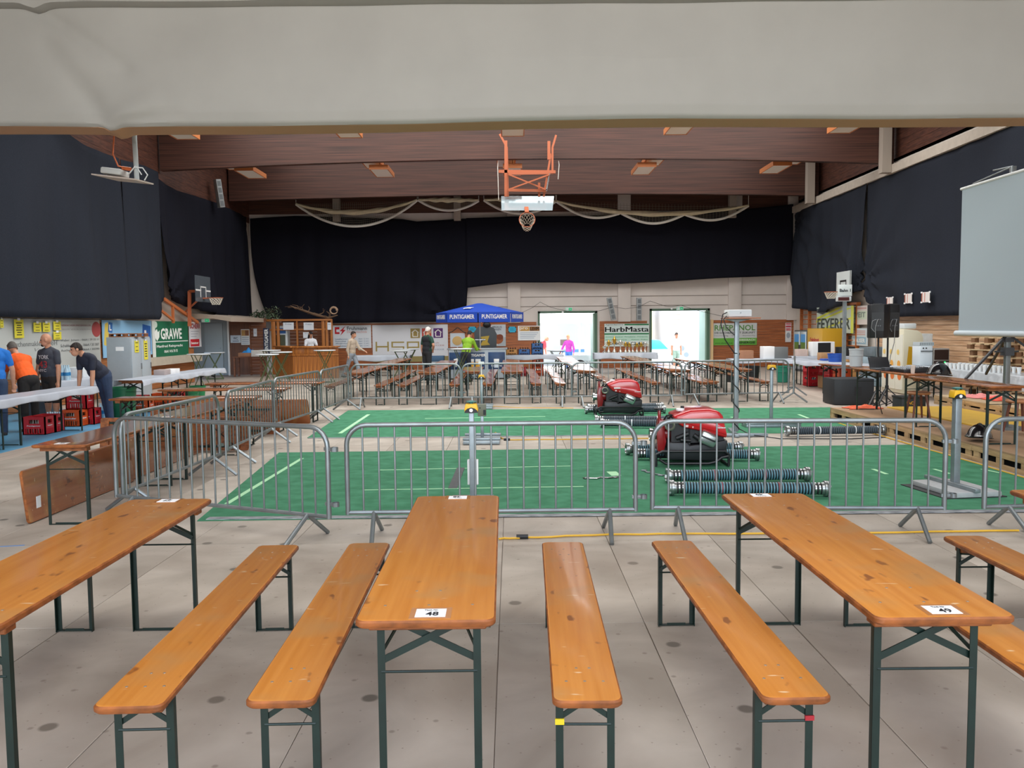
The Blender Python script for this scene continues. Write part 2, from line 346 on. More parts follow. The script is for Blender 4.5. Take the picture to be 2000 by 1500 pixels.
# left rear corner: grey door in a recess, soffit of the gallery stair
b = MB(); b.bb(-13.2, -11.02, 33.0, 33.2, 0, 2.2); b.bb(-13.3, -13.1, 28.9, 33, 0, 2.2)
struct(b.build('wall_recess', mat('#aab2b6', .7)))
b = MB(); b.bb(-11.0, -10.94, 32.62, 32.75, 0, 2.2); struct(b.build('trim_3', WHITE))
b = MB(); b.prism([(-13.2, 2.16), (-10.2, 2.16), (-9.6, 2.05), (-9.6, 2.2), (-13.2, 2.6)], 28.9, 35.5, 0, lambda x, y, z: (x, z, y)); struct(b.build('trim_4', mat('#a89a8c', .85)))
b = MB(); b.bb(-12.0, -11.3, 32.95, 33.0, 0, 2.02); b.tube((-11.4, 32.93, 1.05), (-11.4, 32.87, 1.05), .02); struct(tag(b.build('door_3', mat('#b5c0c6', .5)), 'pale grey door in the rear left recess'))
# ------------------------------------------------------------------ black drapes
def lerp(pts, u):
    for (a, p), (b, q) in zip(pts, pts[1:]):
        if u <= b: return p + (q - p) * ((u - a) / (b - a) if b > a else 0)
    return pts[-1][1]
def drape(label, u0, u1, top, bot, fixed, axis, nrm, m, amp=.05, seed=1, nu=90, nv=26, gather=None, wave=1.0, skew=0):
    r = random.Random(seed); ph = [(r.uniform(0, 6.28), r.uniform(.7, 1.5)) for _ in range(6)]
    def fn(a, v):
        u = u0 + (u1 - u0) * a; zt, zb = lerp(top, u), lerp(bot, u); z = zt + (zb - zt) * v; u += skew * (1 - a) ** 6 * v ** 3
        k = (.2 + .8 * v) * amp * 1.9; s = 0
        for i, (p, q) in enumerate(ph): s += math.sin(u * wave * (1.1 + 1.15 * i) * q + p + v * (i - 2) * .8) / (1 + .35 * i)
        s = s * .5 + abs(math.sin(u * wave * 2.3 + ph[0][0] + v)) * .6 + abs(math.sin(u * wave * 6.1 + ph[1][0] + v * 1.3 + math.sin(u * 1.7))) * .35 * v
        if gather:
            for gu, gz, wd, st in gather:
                dd = math.hypot((u - gu) * .9, (z - gz)); an = math.atan2(z - gz, u - gu)
                s += st * math.sin(an * wd) * math.exp(-dd * .3)
        off = .05 + k * (s + 1)
        return (fixed + nrm * off, u, z) if axis == 'x' else (u, fixed + nrm * off, z)
    b = MB(); b.grid(fn, nu, nv); o = b.build('drape', m, smooth=True)
    sm = o.modifiers.new('thick', 'SOLIDIFY'); sm.thickness = .012
    return tag(o, label, 'curtain')
drape('long black drape on the left wall above the grey sponsor banner, nearest the camera', 9.0, 23.45, [(9, 6.7), (20.5, 6.62), (21.5, 6.48), (23.5, 6.5)], [(9, 2.1), (24, 2.1)], XL + .1, 'x', 1, CLOTH, .07, 3, 130)
drape('narrow black drape on the left wall between the slit and the gallery corner', 23.6, 26.1, [(23, 6.45), (25.2, 6.62), (26.1, 6.6)], [(23.6, 2.1), (25.2, 2.1), (26.1, 2.75)], XL + .12, 'x', 1, CLOTH, .06, 8, 50)
drape('black drape gathered diagonally behind the left basketball hoop', 26.12, YF - .75, [(26.1, 6.45), (27.6, 6.3), (31.5, 6.45), (35.4, 6.35)], [(26.1, 2.9), (26.5, 2.77), (27.6, 2.57), (32, 2.22), (35.4, 1.95)], XL + .03, 'x', 1, CLOTHD, .07, 5, 110, gather=[(26.4, 2.75, 14, .6), (34.5, 6.3, 9, .5)])
drape('wide black drape on the far wall left of the blue parasol, hanging to banner height', -10.86, -1.83, [(-10.9, 6.38), (-9, 6.48), (-4.5, 6.3), (-3.9, 6.2), (-1.8, 6.3)], [(-10.9, 2.0), (-3.2, 2.02), (-2.3, 2.1), (-1.9, 2.45), (-1.83, 3.4)], YF - .05, 'y', -1, CLOTHD, .06, 11, 140, gather=[(-2.6, 2.2, 10, .9)], skew=.85)
drape('wide black drape on the far wall hung short above the two open doorways', -1.85, 11.75, [(-1.85, 6.3), (0, 6.35), (3, 6.35), (9.6, 6.55), (11.75, 6.75)], [(-1.85, 3.42), (0, 3.62), (2, 3.6), (4.5, 3.52), (6.5, 3.6), (8.7, 3.72), (11.75, 3.82)], YF - .16, 'y', -1, CLOTHD, .045, 13, 160, wave=.7)
drape('black drape gathered into deep folds at the far end of the right wall', 28.1, 35.3, [(28, 6.5), (31, 6.42), (35.3, 6.6)], [(28.1, 2.9), (28.7, 2.75), (29.6, 2.4), (31, 2.2), (33, 2.3), (34.6, 2.5), (35.3, 3.8)], XR - .12, 'x', -1, CLOTH, .09, 17, 130, gather=[(35.4, 6.4, 22, 1.2), (28.3, 3.2, 12, .8)])
drape('long black drape on the right wall pinned with three small white papers', 12.5, 28.08, [(12.5, 6.45), (23.4, 6.36), (27.2, 6.58), (28.3, 6.5)], [(12.5, 1.96), (26.6, 1.98), (27.4, 2.3), (28.3, 2.8)], XR - .14, 'x', -1, CLOTH, .042, 19, 150, gather=[(28.2, 3.2, 14, 1.1)])
# ------------------------------------------------------------------ rolled-up hall divider (cream tarpaulin)
def hang(a, v):
    x = -9 + 18 * a
    prof = [(0, 10.98, 6.6), (.18, 10.90, 6.15), (.22, 10.90, 5.93), (.235, 11.03, 5.89), (.25, 11.09, 5.91), (.28, 11.02, 5.885), (.5, 10.985, 5.2), (.74, 11.0, 4.6), (.80, 11.03, 4.475), (.83, 11.07, 4.44), (.93, 11.42, 4.415), (1, 11.56, 4.47)]
    for (t0, y0, z0), (t1, y1, z1) in zip(prof, prof[1:]):
        if v <= t1: k = (v - t0) / (t1 - t0); y = y0 + (y1 - y0) * k; z = z0 + (z1 - z0) * k; break
    def crease(xa, za, xb, zb, wd, d):
        dx, dz = xb - xa, zb - za; l = math.hypot(dx, dz); t = max(0, min(1, ((x - xa) * dx + (z - za) * dz) / l / l))
        q = math.hypot(x - xa - t * dx, z - za - t * dz); return d * math.exp(-(q / wd) ** 2) * (1 - .5 * t)
    if v < .84:
        y += crease(-6.0, 5.9, -4.9, 5.15, .10, .05) + crease(-5.15, 4.45, -5.9, 5.4, .16, .06) - crease(-5.15, 4.45, -4.6, 4.75, .14, .05) + crease(-5.15, 4.45, -4.3, 4.6, .08, .03)
        y += .012 * math.sin(x * 1.3 + z * 2) + .01 * math.sin(x * 3.1 - z * 3) + .012 * math.exp(-((x + 4.6) / .5) ** 2 - ((z - 5.6) / .3) ** 2) * 3
    if v > .5:
        z -= .06 * math.exp(-((x + 5.15) / .09) ** 2) * min(1, (v - .5) * 4) + .006 * math.exp(-((x + 5.15) / .5) ** 2)
        z += .02 * math.sin(x * .7 + .5) + .012 * x / 9
    if .15 < v < .3: z -= .05 * math.exp(-((x + 6.0) / .12) ** 2)
    if v < .22:
        for xx in (-5.4, -3.1, -2.2, -1.0, 1.2, 2.2, 4.0, 5.2): y += .05 * math.exp(-((x - xx + (5.93 - z) * .5) / .14) ** 2) * v * 4
    return (x, y, z)
b = MB(); b.grid(hang, 240, 100); b.m = [1 if (k // 240) >= 83 else 0 for k in range(len(b.f))]; o = b.build('hall_divider', [CREAM, mat('#b58a68', .75)], smooth=True); sm = o.modifiers.new('thick', 'SOLIDIFY'); sm.thickness = .01  # tan underside: lining, with warm bounce from the tables in its colour
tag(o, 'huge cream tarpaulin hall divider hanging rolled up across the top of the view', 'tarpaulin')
# ------------------------------------------------------------------ beer garden tables and benches
def slab(wd, l, t, z, r=.035):
    pts = []
    for cx, cy, a0 in ((wd / 2 - r, l / 2 - r, 0), (-wd / 2 + r, l / 2 - r, 90), (-wd / 2 + r, -l / 2 + r, 180), (wd / 2 - r, -l / 2 + r, 270)):
        for k in range(5): a = R(a0 + 22.5 * k); pts.append((cx + r * math.cos(a), cy + r * math.sin(a)))
    def inset(d): return [(x - math.copysign(min(d, abs(x)), x) * (1 if abs(x) > wd / 2 - r - 1e-6 else 1), y - math.copysign(d, y)) for x, y in pts]
    n = len(pts); b = MB(); rings = [(.006, z), (0, z - .006), (0, z - t + .008), (.006, z - t)]
    vs = [(x, y, zz) for d, zz in rings for x, y in inset(d)]
    fs = [tuple(range(n))]; ms = [0]
    for k in range(3):
        for i in range(n): fs.append(((k + 1) * n + i, (k + 1) * n + (i + 1) % n, k * n + (i + 1) % n, k * n + i)); ms.append(1)
    fs.append(tuple(range(3 * n, 4 * n))[::-1]); ms.append(1)
    b.v = vs; b.f = fs; b.m = ms; return b
def trestle(name, label, cat, wd, z, near=True, woods=(ORANGE, EDGE)):
    t = thing(name, label, cat); l = 2.2; top = 'tabletop' if wd > .4 else 'seat'
    slab(wd, l, .028, z).build(top, list(woods), t, smooth=True)
    lx = wd / 2 - (.072 if wd > .4 else .03); ly = l / 2 - .15; zb = z - .028
    if near:
        m = MB(); sp = ((-.65, .0), (0, 0), (.65, 0), (-.25, .17), (.12, .17)) if wd > .4 else ((-.55, 0), (0, 0), (.55, 0), (-.2, .12), (.2, .12))
        for s in (-1, 1):
            for a, b_ in sp: m.lathe([(.0065, z - .001), (.006, z + .0006), (.0, z + .0002)], 8, o=(a * wd / 2, s * (ly - .02 - b_), 0), cap=False)
        o = m.build('screw', mat('#a89c8c', .4, metal=.6), t); o['kind'] = 'stuff'
    for s in (-1, 1):
        m = MB(); m.box((0, s * (ly + .02), zb - .02), (wd - .07, .07, .04)); m.build('batten', woods[1], t, bevel=.004 if near else 0, seg=1)
        for q in (-1, 1):
            m = MB(); m.box((q * lx, s * ly, zb / 2), (.028, .004, zb)); m.box((q * (lx + .012), s * (ly - .012), zb / 2), (.004, .026, zb)); m.build('leg', GREEN, t)
        m = MB(); m.box((0, s * ly - .004 * s, .006), (2 * lx + .02, .026, .004)); m.box((0, s * (ly - .014), .012), (2 * lx - .08, .004, .014)); m.build('foot_bar', GREEN, t)
        m = MB(); zr = z - (.245 if wd > .4 else .155); m.tube((-lx, s * ly, zr), (lx, s * ly, zr), .005, 6); m.build('cross_rod', GREEN, t)
        m = MB(); d = .135 if wd > .4 else .075
        if wd > .4:
            for q in (-1, 1):
                m.bar((q * lx, s * (ly - .008 - .006 * q), zb - .175), (-q * lx * .78, s * (ly - .008 - .006 * q), zb - .02), .005, .026)
                m.bar((q * lx, s * (ly - .02), zb - .15), (q * lx * .45, s * (ly - .22), zb - .01), .005, .014)
        else:
            for q in (-1, 1): m.bar((q * lx, s * (ly - .008), zb - .105), (q * .01, s * (ly - .012), zb - .05), .005, .02); m.bar((q * lx, s * (ly - .02), zb - .04), (q * lx * .6, s * (ly - .16), zb - .008), .004, .01)
        m.build('brace', GREEN, t)
    return t
TAB = trestle('beer_table', 'x', 'table', .5, .765); BEN = trestle('beer_bench', 'x', 'bench', .25, .478)
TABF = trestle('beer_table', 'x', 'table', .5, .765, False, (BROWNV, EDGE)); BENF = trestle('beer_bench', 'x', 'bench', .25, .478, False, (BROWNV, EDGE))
index_kids()
FIRST = {}
def put(proto, x, y, rz, label, group=None, z=0.0):
    if proto.name not in FIRST: FIRST[proto.name] = 1; o = proto; o.location = (x, y, z); o.rotation_euler.z = rz; o['label'] = label; o.pop('group', None)
    else: o = dup(proto, (x, y, z), rz, label)
    if group: o['group'] = group
    elif 'group' in o: del o['group']
    return o
def card(num, par, y, flip, x=0):
    b = MB(); b.box((0, 0, 0), (.11, .085, .0012)); o = b.build('number_card', PAPER, par, (x, y, .7662), R(180) if flip else 0)
    M = Matrix.Rotation(R(-90), 3, 'X')
    text(num, .046, .040, (.006, -.012, .001), INK, o, rot=M, bold=.015, depth=.0006)
    text('Tisch Nr.', .05, .012, (0, .027, .001), INK, o, rot=M, depth=.0006)
    b = MB(); b.box((0, 0, 0), (.15, .115, .0006)); b.build('tape_film', mat('#c98a52', .15, coat=1), par, (x, y, .7654), 0)
G1 = 'orange trestle tables in the front row'; G2 = 'orange benches in the front row'
for num, x, y, a, lab in (('47', -2.075, 3.99, .012, 'orange trestle table at the left frame edge, white number card at its far end'),
                          ('48', -.326, 4.004, .009, 'orange varnished trestle table in the middle foreground with the white card numbered 48'),
                          ('49', 1.519, 3.987, .001, 'orange varnished trestle table right of centre in the foreground with the white card numbered 49'),
                          ('50', 3.30, 4.03, 0.0, 'orange varnished trestle table only just entering at the right frame edge')):
    t = put(TAB, x, y, a, lab, G1); card(num, t, -1.02, False, .015 if num == '48' else .02); card(num, t, 1.045, True, .0 if num != '49' else -.02)
for x, y, a, lab in ((-2.62, 3.99, .012, 'orange bench left of table 47, mostly hidden under it, two green legs showing'),
                     (-1.40, 3.97, .03, 'orange bench right of table 47, its rounded near end at lower left'),
                     (-.861, 4.002, .021, 'orange bench close along the left side of table 48'),
                     (.278, 3.98, -.019, 'orange bench right of table 48 with a yellow tape mark on its near leg'),
                     (.985, 3.991, .016, 'orange bench left of table 49 with a red tape mark on its near right leg'),
                     (2.06, 3.95, -.01, 'orange bench partly hidden behind table 49 at the lower right'),
                     (2.78, 4.04, .0, 'orange bench at the right frame edge, seat far end beyond table 49')):
    t = put(BEN, x, y, a, lab, G2)
    if 'yellow tape' in lab: m = MB(); m.box((-.095, -.954, .335), (.034, .01, .022)); m.build('tape_mark', mat('#d8c21e', .5), t)
    if 'red tape' in lab: m = MB(); m.box((.095, -.954, .335), (.034, .01, .018)); m.build('tape_mark', mat('#a3202a', .5), t)
# ------------------------------------------------------------------ crowd barriers
def barrier():
    t = thing('crowd_barrier', 'x', 'barrier'); L2, HT, RB = 1.225, .998, .17
    pts = [(-L2, 0, .215)] + [(-L2 + RB - RB * math.cos(a), 0, HT - .02 - RB + RB * math.sin(a)) for a in [R(15 * k) for k in range(7)]]
    pts += [(-p[0], 0, p[2]) for p in pts[::-1]]
    m = MB(); m.path(pts, .021, 10); m.build('frame', GALV, t, smooth=True)
    m = MB(); m.tube((-L2, 0, .23), (L2, 0, .23), .018, 8); m.build('bottom_rail', GALV, t, smooth=True)
    m = MB(); m.tube((0, 0, .23), (0, 0, HT - .03), .0085, 7); b0 = m.build('bar', GALV, t, smooth=True)
    for k in range(17):
        x = -L2 + .135 + k * (2 * L2 - .27) / 16
        o = b0 if k == 0 else b0.copy()
        if k: C.objects.link(o)
        o.location = (x, 0, 0)
    for s in (-1, 1):
        for q in (-1, 1):
            m = MB(); m.tube((s * (L2 - .22), 0, .23), (s * (L2 - .24), q * .30, .01), .019, 8); m.build('foot', GALV, t, smooth=True)
    for z in (.80, .34):
        m = MB(); m.tube((L2, 0, z), (L2 + .05, 0, z), .014, 8); m.lathe([(.027, -.018), (.03, -.018), (.03, .018), (.027, .018)], 12, o=(L2 + .07, 0, z), cap=False); m.bb(L2 - .03, L2 + .05, -.012, .012, z - .014, z + .014); m.build('hook', GALV, t)
    return t
BAR = barrier(); index_kids()
GB = 'galvanised crowd barriers round the green carpets'
def place_bar(p, q, lab):
    p, q = Vector(p), Vector(q); c = (p + q) / 2
    return put(BAR, c.x, c.y, math.atan2(q.y - p.y, q.x - p.x), lab, GB)
def bp(a, b): return onZ(a[0], a[1], .985), onZ(b[0], b[1], .985)
for a, b, lab in (((214, 813), (648, 834), 'front crowd barrier at the left, its left end meeting the row that runs back'),
                  ((671, 829), (1246, 823), 'front crowd barrier in the middle, behind table 48'),
                  ((1273, 821), (1850, 819), 'front crowd barrier before the nearer red pump and the two striped hoses'),
                  ((226, 812), (430, 769), 'nearest crowd barrier of the left row running back, beside the leaning tabletops'),
                  ((436, 766), (537, 741), 'second crowd barrier of the left row running back'),
                  ((540, 738), (620, 724.5), 'third crowd barrier of the left row running back'),
                  ((623, 724), (681, 712), 'fourth and farthest crowd barrier of the left row running back'),
                  ((682, 712), (902, 710), 'leftmost crowd barrier of the far row, before the brown tables'),
                  ((907, 710), (1112, 708), 'second crowd barrier from the left in the far row'),
                  ((1121, 708), (1327, 706), 'third crowd barrier of the far row, behind the farther red pump'),
                  ((1336, 705), (1542, 702), 'rightmost crowd barrier of the far row, behind the projector pole')):
    place_bar(*bp(a, b), lab)
place_bar((4.0, 7.06, 0), (6.45, 7.2, 0), 'front crowd barrier cut off by the right frame edge')
place_bar((6.36, 18.95, 0), (7.15, 21.25, 0), 'crowd barrier turned edge-on at the right end of the far row')
# ------------------------------------------------------------------ green carpets
turf = mat('#4b8768', .92, hex2='#3f7a5a', var=.06, scale=5, stretch=(1, 1, 1), bump=.25, spec=.15, det=8)
def carpet(pts, label, marks):
    b = MB(); b.prism([(p.x, p.y) for p in pts], .0, .006); o = b.build('green_carpet', turf); tag(o, label, 'carpet', 'green carpet lanes')
    m = MB()
    for x0, y0, x1, y1, w_ in marks: m.bar((x0, y0, .0066), (x1, y1, .0066), w_, .001)
    m.build('lane_marking', mat('#a9dcae', .8), o); return o
f = lambda a, b: onZ(a, b)
def mk(a, b, w_=.045): p, q = onZ(*a), onZ(*b); return (p.x, p.y, q.x, q.y, w_)
near = carpet([f(385, 1018), Vector((5.93, 8.0, 0)), Vector((5.9, 12.3, 0)), f(545, 884.5)], 'nearer green carpet lane just behind the front barriers, under the nearer pump',
    [mk((443, 985), (590, 896), .055), mk((708, 958), (1140, 951), .03), mk((740, 919), (1115, 911), .03), mk((1705, 917), (1732, 927), .05), mk((1824, 917), (1855, 926), .04), mk((1917, 917), (1955, 925), .04), mk((1194, 922), (1204, 930), .12)])
far_c = carpet([f(600, 855.5), Vector((5.4, 13.75, 0)), f(1700, 824), f(1622, 796), f(680, 802)], 'farther green carpet lane under the farther pump',
    [mk((664, 847), (720, 810), .07), mk((830, 818), (1065, 814), .05), mk((1560, 810), (1580, 818), .06), mk((1428, 815), (1452, 820), .06)])
b = MB(); b.bb(-2.9, 5.9, 7.83, 7.93, .006, .012); b.build('silver_tape', mat('#3c444c', .4, hex2='#c8ccd0', var=.2, scale=7, stretch=(1, 6, 1)), near)
b = MB(); b.bar((*f(602, 856).xy, .004), (*f(1280, 850).xy, .004), .07, .005); b.build('silver_tape', mat('#3c444c', .4, hex2='#c8ccd0', var=.2, scale=7, stretch=(1, 6, 1)), far_c)
p, q = f(884, 955), f(900, 915); b = MB(); b.bar((p.x, p.y, .009), (q.x, q.y, .009), .1, .005); tag(b.build('cover_strip', mat('#3b3f42', .6, var=.3, scale=20)), 'dark rubber cover strip lying on the nearer green carpet', 'strip')
# ------------------------------------------------------------------ portable fire pumps
for o in (TABF, BENF): pass
def pump(label, x, y, rz):
    t = thing('fire_pump', label, 'pump', (x, y, .006), rz, 'red portable fire pumps')
    K = mat('#17181b', .42); P = lambda m, n, mt, **k: m.build(n, mt, t, **k)
    Ty = lambda a, b, c: (a, c, b)
    m = MB()
    for s in (-1, 1):
        yy = s * .27
        m.path([(-.46, yy, .02), (-.46, yy, .16), (-.38, yy, .2), (.4, yy, .2), (.45, yy, .16), (.45, yy, .02)], .018, 8)
        m.path([(-.42, yy, .1), (-.34, yy, .045), (.2, yy, .045), (.30, yy, .07), (.36, yy, .12), (.45, yy, .14)], .018, 8)
    for xx in (-.46, .45): m.tube((xx, -.27, .02), (xx, .27, .02), .016, 8); m.tube((xx, -.27, .14), (xx, .27, .14), .014, 8)
    P(m, 'carrying_frame', K, smooth=True)
    m = MB(); m.prism([(-.31, .09), (.30, .07), (.43, .14), (.44, .34), (-.03, .27), (-.06, .31), (-.30, .31)], -.245, .245, 0, Ty); P(m, 'fuel_tank', K, bevel=.02)
    m = MB(); m.bb(-.26, -.02, -.2, .2, .28, .60); m.bb(-.05, .4, -.2, .2, .3, .5); m.tube((-.2, -.22, .36), (-.05, -.23, .42), .03, 10); m.tube((-.15, -.23, .34), (-.02, -.23, .33), .022, 10); m.tube((.02, -.22, .40), (.1, -.23, .34), .03, 10); P(m, 'engine_block', mat('#151517', .5), smooth=True)
    m = MB(); m.prism([(-.256, .644), (-.15, .68), (-.03, .722), (.2, .734), (.327, .71), (.378, .644), (.44, .36), (.276, .40), (.12, .45), (-.03, .48), (-.143, .51)], -.28, .28, 0, Ty); P(m, 'hood', RED, bevel=.045, seg=3)
    m = MB()
    for s in (-1, 1): m = MB(); m.prism([(-.17, .60), (.30, .555), (.40, .50), (.42, .41), (.28, .455), (.0, .53)], s * .278, s * .296, 0, Ty); P(m, 'hood_rib', RED, bevel=.012)
    m = MB(); m.prism([(-.42, .18), (-.34, .18), (-.31, .3), (-.33, .45), (-.28, .5), (-.30, .58), (-.40, .58), (-.43, .4)], -.12, .12, 0, Ty); m.tube((-.385, 0, .55), (-.385, 0, .70), .022, 10); m.tube((-.36, 0, .40), (-.2, 0, .40), .09, 14); P(m, 'pump_head', mat('#8c1418', .35, coat=.4), bevel=.012)
    m = MB(); m.tube((-.385, 0, .70), (-.385, 0, .72), .05, 12); m.tube((-.45, 0, .715), (-.33, 0, .715), .012, 8); P(m, 'relief_valve', K, smooth=True)
    ax = Matrix.Rotation(R(90), 3, 'X')
    m = MB(); m.lathe([(.05, 0), (.05, .10), (.062, .10), (.066, .13), (.052, .135), (.036, .12)], 22, o=(-.29, -.16, .53), M=ax); P(m, 'delivery_outlet', mat('#8d8f84', .35, metal=.8), smooth=True)
    m = MB(); m.lathe([(.036, 0), (.034, .004)], 18, o=(-.29, -.281, .53), M=ax); P(m, 'outlet_bore', BLACK)
    ax2 = Matrix.Rotation(R(-90), 3, 'Y')
    m = MB(); m.lathe([(.06, 0), (.06, .05), (.08, .05), (.084, .09), (.066, .095), (.05, .07)], 24, o=(-.42, 0, .38), M=ax2); P(m, 'suction_coupling', CHROME, smooth=True)
    mx = Matrix.Rotation(R(24), 3, 'Y')
    m = MB(); m.box((.19, -.268, .355), (.23, .08, .17), 0, mx); P(m, 'exhaust_cover', mat('#b4bab8', .25, metal=.85), bevel=.04, seg=3)
    m = MB(); m.box((.185, -.308, .365), (.19, .012, .022), 0, mx); P(m, 'exhaust_slot', BLACK, bevel=.004)
    m = MB(); m.lathe([(.05, 0), (.055, .02), (.05, .03), (.02, .034)], 16, o=(-.13, -.08, .695)); P(m, 'filler_cap', PAPER, smooth=True)
    m = MB(); m.tube((-.10, -.05, .72), (-.10, -.05, .755), .022, 12); P(m, 'control_knob', K, smooth=True)
    m = MB()
    for k in range(5): a = k * .05; m.path([(-.34 + a, -.1 + .02 * k, .58), (-.31 + a, -.13, .64 - .01 * k), (-.25 + a * .6, -.12, .65), (-.2 + a * .5, -.1, .60)], .011, 6)
    P(m, 'hose_lines', K, smooth=True)
    m = MB(); m.box((-.055, -.299, .575), (.125, .004, .026)); P(m, 'name_plate', PAPER, bevel=.002)
    m = MB(); m.box((-.08, -.298, .525), (.035, .003, .028)); m.box((-.005, -.297, .51), (.016, .003, .02)); o = P(m, 'warning_sticker', mat('#d8b8b4', .5)); o['kind'] = 'stuff'
    text('rosenbauer', .12, .022, (.345, -.298, .505), PAPER, t, bold=.02)
    return t
pump('red portable fire pump on the nearer green lane behind the two striped hoses', 2.28, 10.78, -.04)
pump('smaller-looking red portable fire pump on the farther green lane by the far barriers', 2.11, 16.62, -.03)
# ------------------------------------------------------------------ suction hoses
RIBD = mat('#161b1f', .5); RIBT = mat('#54808f', .45)
def hose_proto(name, rib):
    t = thing('suction_hose', 'x', 'hose', group='ribbed suction hoses'); L = 1.32; n = 44; ax = Matrix.Rotation(R(90), 3, 'Y')
    pr = []; ms = []
    for k in range(n):
        z0 = -L / 2 + k * L / n; st = L / n
        pr += [(.058, z0), (.064, z0 + st * .25), (.064, z0 + st * .75)]; ms += [0, 1, 0]
    pr.append((.058, L / 2)); m = MB(); m.lathe(pr, 18, M=ax, ms=ms + [0]); m.m = m.m
    m.build('ribbed_tube', [RIBD, rib], t, smooth=True)
    for s in (-1, 1):
        m = MB(); a2 = Matrix.Rotation(R(90 * s), 3, 'Y')
        m.lathe([(.056, .60), (.06, .66), (.062, .74), (.06, .745)], 18, M=a2); m.build('sleeve', RUBBER, t, smooth=True)
        m = MB()
        for z in (.665, .705): m.lathe([(.0605, z), (.0655, z + .004), (.0655, z + .018), (.0605, z + .022)], 18, M=a2, cap=False)
        o = m.build('clamp_band', CHROME, t, smooth=True); o['kind'] = 'stuff'
        m = MB(); m.lathe([(.058, .735), (.064, .745), (.066, .765), (.081, .77), (.083, .79), (.078, .798), (.083, .803), (.081, .815), (.06, .82), (.052, .80), (.048, .76)], 24, M=a2)
        for k in range(3): q = 2.1 * k; m.box(a2 @ Vector((.076 * math.cos(q), .076 * math.sin(q), .815)), (.02, .02, .02))
        m.build('coupling', mat('#a3a7a7', .34, metal=.9), t, smooth=True)
    for x in (-.28, .3):
        m = MB(); m.lathe([(.0635, x), (.066, x + .002), (.066, x + .014), (.0635, x + .016)], 18, M=ax, cap=False); m.build('marking_band', mat('#7c4048', .5) if rib is RIBT else WHITE, t, smooth=True)
    return t
H1 = hose_proto('a', RIBT); H2 = hose_proto('b', mat('#4a5a66', .5)); index_kids()
for pr, a, b_, lab in ((H1, (1308, 945), (1576, 942), 'striped suction hose right in front of the nearer pump'),
                       (H1, (1313, 970), (1615, 972), 'striped suction hose lying nearest the front barrier'),
                       (H1, (1248, 899), (1474, 901), 'striped suction hose just behind the nearer pump, both couplings showing'),
                       (H1, (1225, 890), (1448, 886), 'striped suction hose farthest behind the nearer pump'),
                       (H2, (1149, 809), (1294, 808), 'grey suction hose close behind the farther pump'),
                       (H2, (1144, 804.5), (1298, 801), 'grey suction hose farthest behind the farther pump'),
                       (H2, (1167, 829), (1335, 829), 'grey suction hose in front of the farther pump, nearest its skid'),
                       (H2, (1180, 836), (1352, 838), 'grey suction hose before the farther pump, its end hidden by the nearer pump'),
                       (H2, (1535, 853), (1732, 850), 'dark suction hose lying alone on the boards at the right between the lanes')):
    p, q = onZ(*a), onZ(*b_); c = (p + q) / 2
    put(pr, c.x, c.y + .03, math.atan2(q.y - p.y, q.x - p.x), lab, 'ribbed suction hoses', z=.0895)
def spanner(label, a, b_, m_):
    p, q = onZ(*a), onZ(*b_); c = (p + q) / 2; l = (q - p).length / 2
    t = thing('coupling_spanner', label, 'spanner', (c.x, c.y, .016), math.atan2(q.y - p.y, q.x - p.x))
    m = MB(); m.path([(-l * .7, 0, 0), (-l * .3, -.03, 0), (0, .02, 0), (l * .35, -.035, 0), (l * .7, -.01, 0)], .016, 8, sy=.6); m.build('handle', m_, t, smooth=True)
    for s in (-1, 1):
        m = MB(); m.path([(s * l * .68, -.005, 0), (s * l * .82, -.03 * s, 0), (s * l * .95, -.005, 0), (s * l, .05, 0)], [.018, .02, .017, .008], 8, sy=.6); m.build('jaw', m_, t, smooth=True)
spanner('bright chrome coupling spanner lying on the nearer lane left of the hoses', (1141, 937), (1207, 934), CHROME)
spanner('dull grey coupling spanner lying at the foot of the nearer pump', (1254, 921), (1295, 931), GALVD)
# ------------------------------------------------------------------ timing stands
STEEL = mat('#8e979b', .42, metal=.55, var=.1, scale=9)
def buzzer(par, z, cap=True, rz=0):
    m = MB(); m.prism([(-.065, 0), (.065, 0), (.068, .03), (.055, .085), (-.055, .085), (-.068, .03)], -.05, .05, 0, lambda a, b, c: (a, c, b)); o = m.build('buzzer_box', YELLOW, par, (0, 0, z), rz, bevel=.008)
    m = MB(); m.prism([(-.066, -.004), (.066, -.004), (.06, .02), (.035, .04), (0, .05), (-.035, .04), (-.06, .02)], -.054, .05, 0, lambda a, b, c: (a, c, b)); m.build('buzzer_base', BLACK, o)
    m = MB(); m.lathe([(.016, 0), (.018, .008), (.004, .01)], 14, o=(0, -.054, .022), M=Matrix.Rotation(R(90), 3, 'X')); m.build('push_button', WHITE, o)
    if cap: m = MB(); m.tube((0, 0, .085), (0, 0, .10), .02, 10); m.lathe([(.05, .10), (.055, .108), (.02, .116)], 14); m.build('knob', mat('#2f7a78', .4), o)
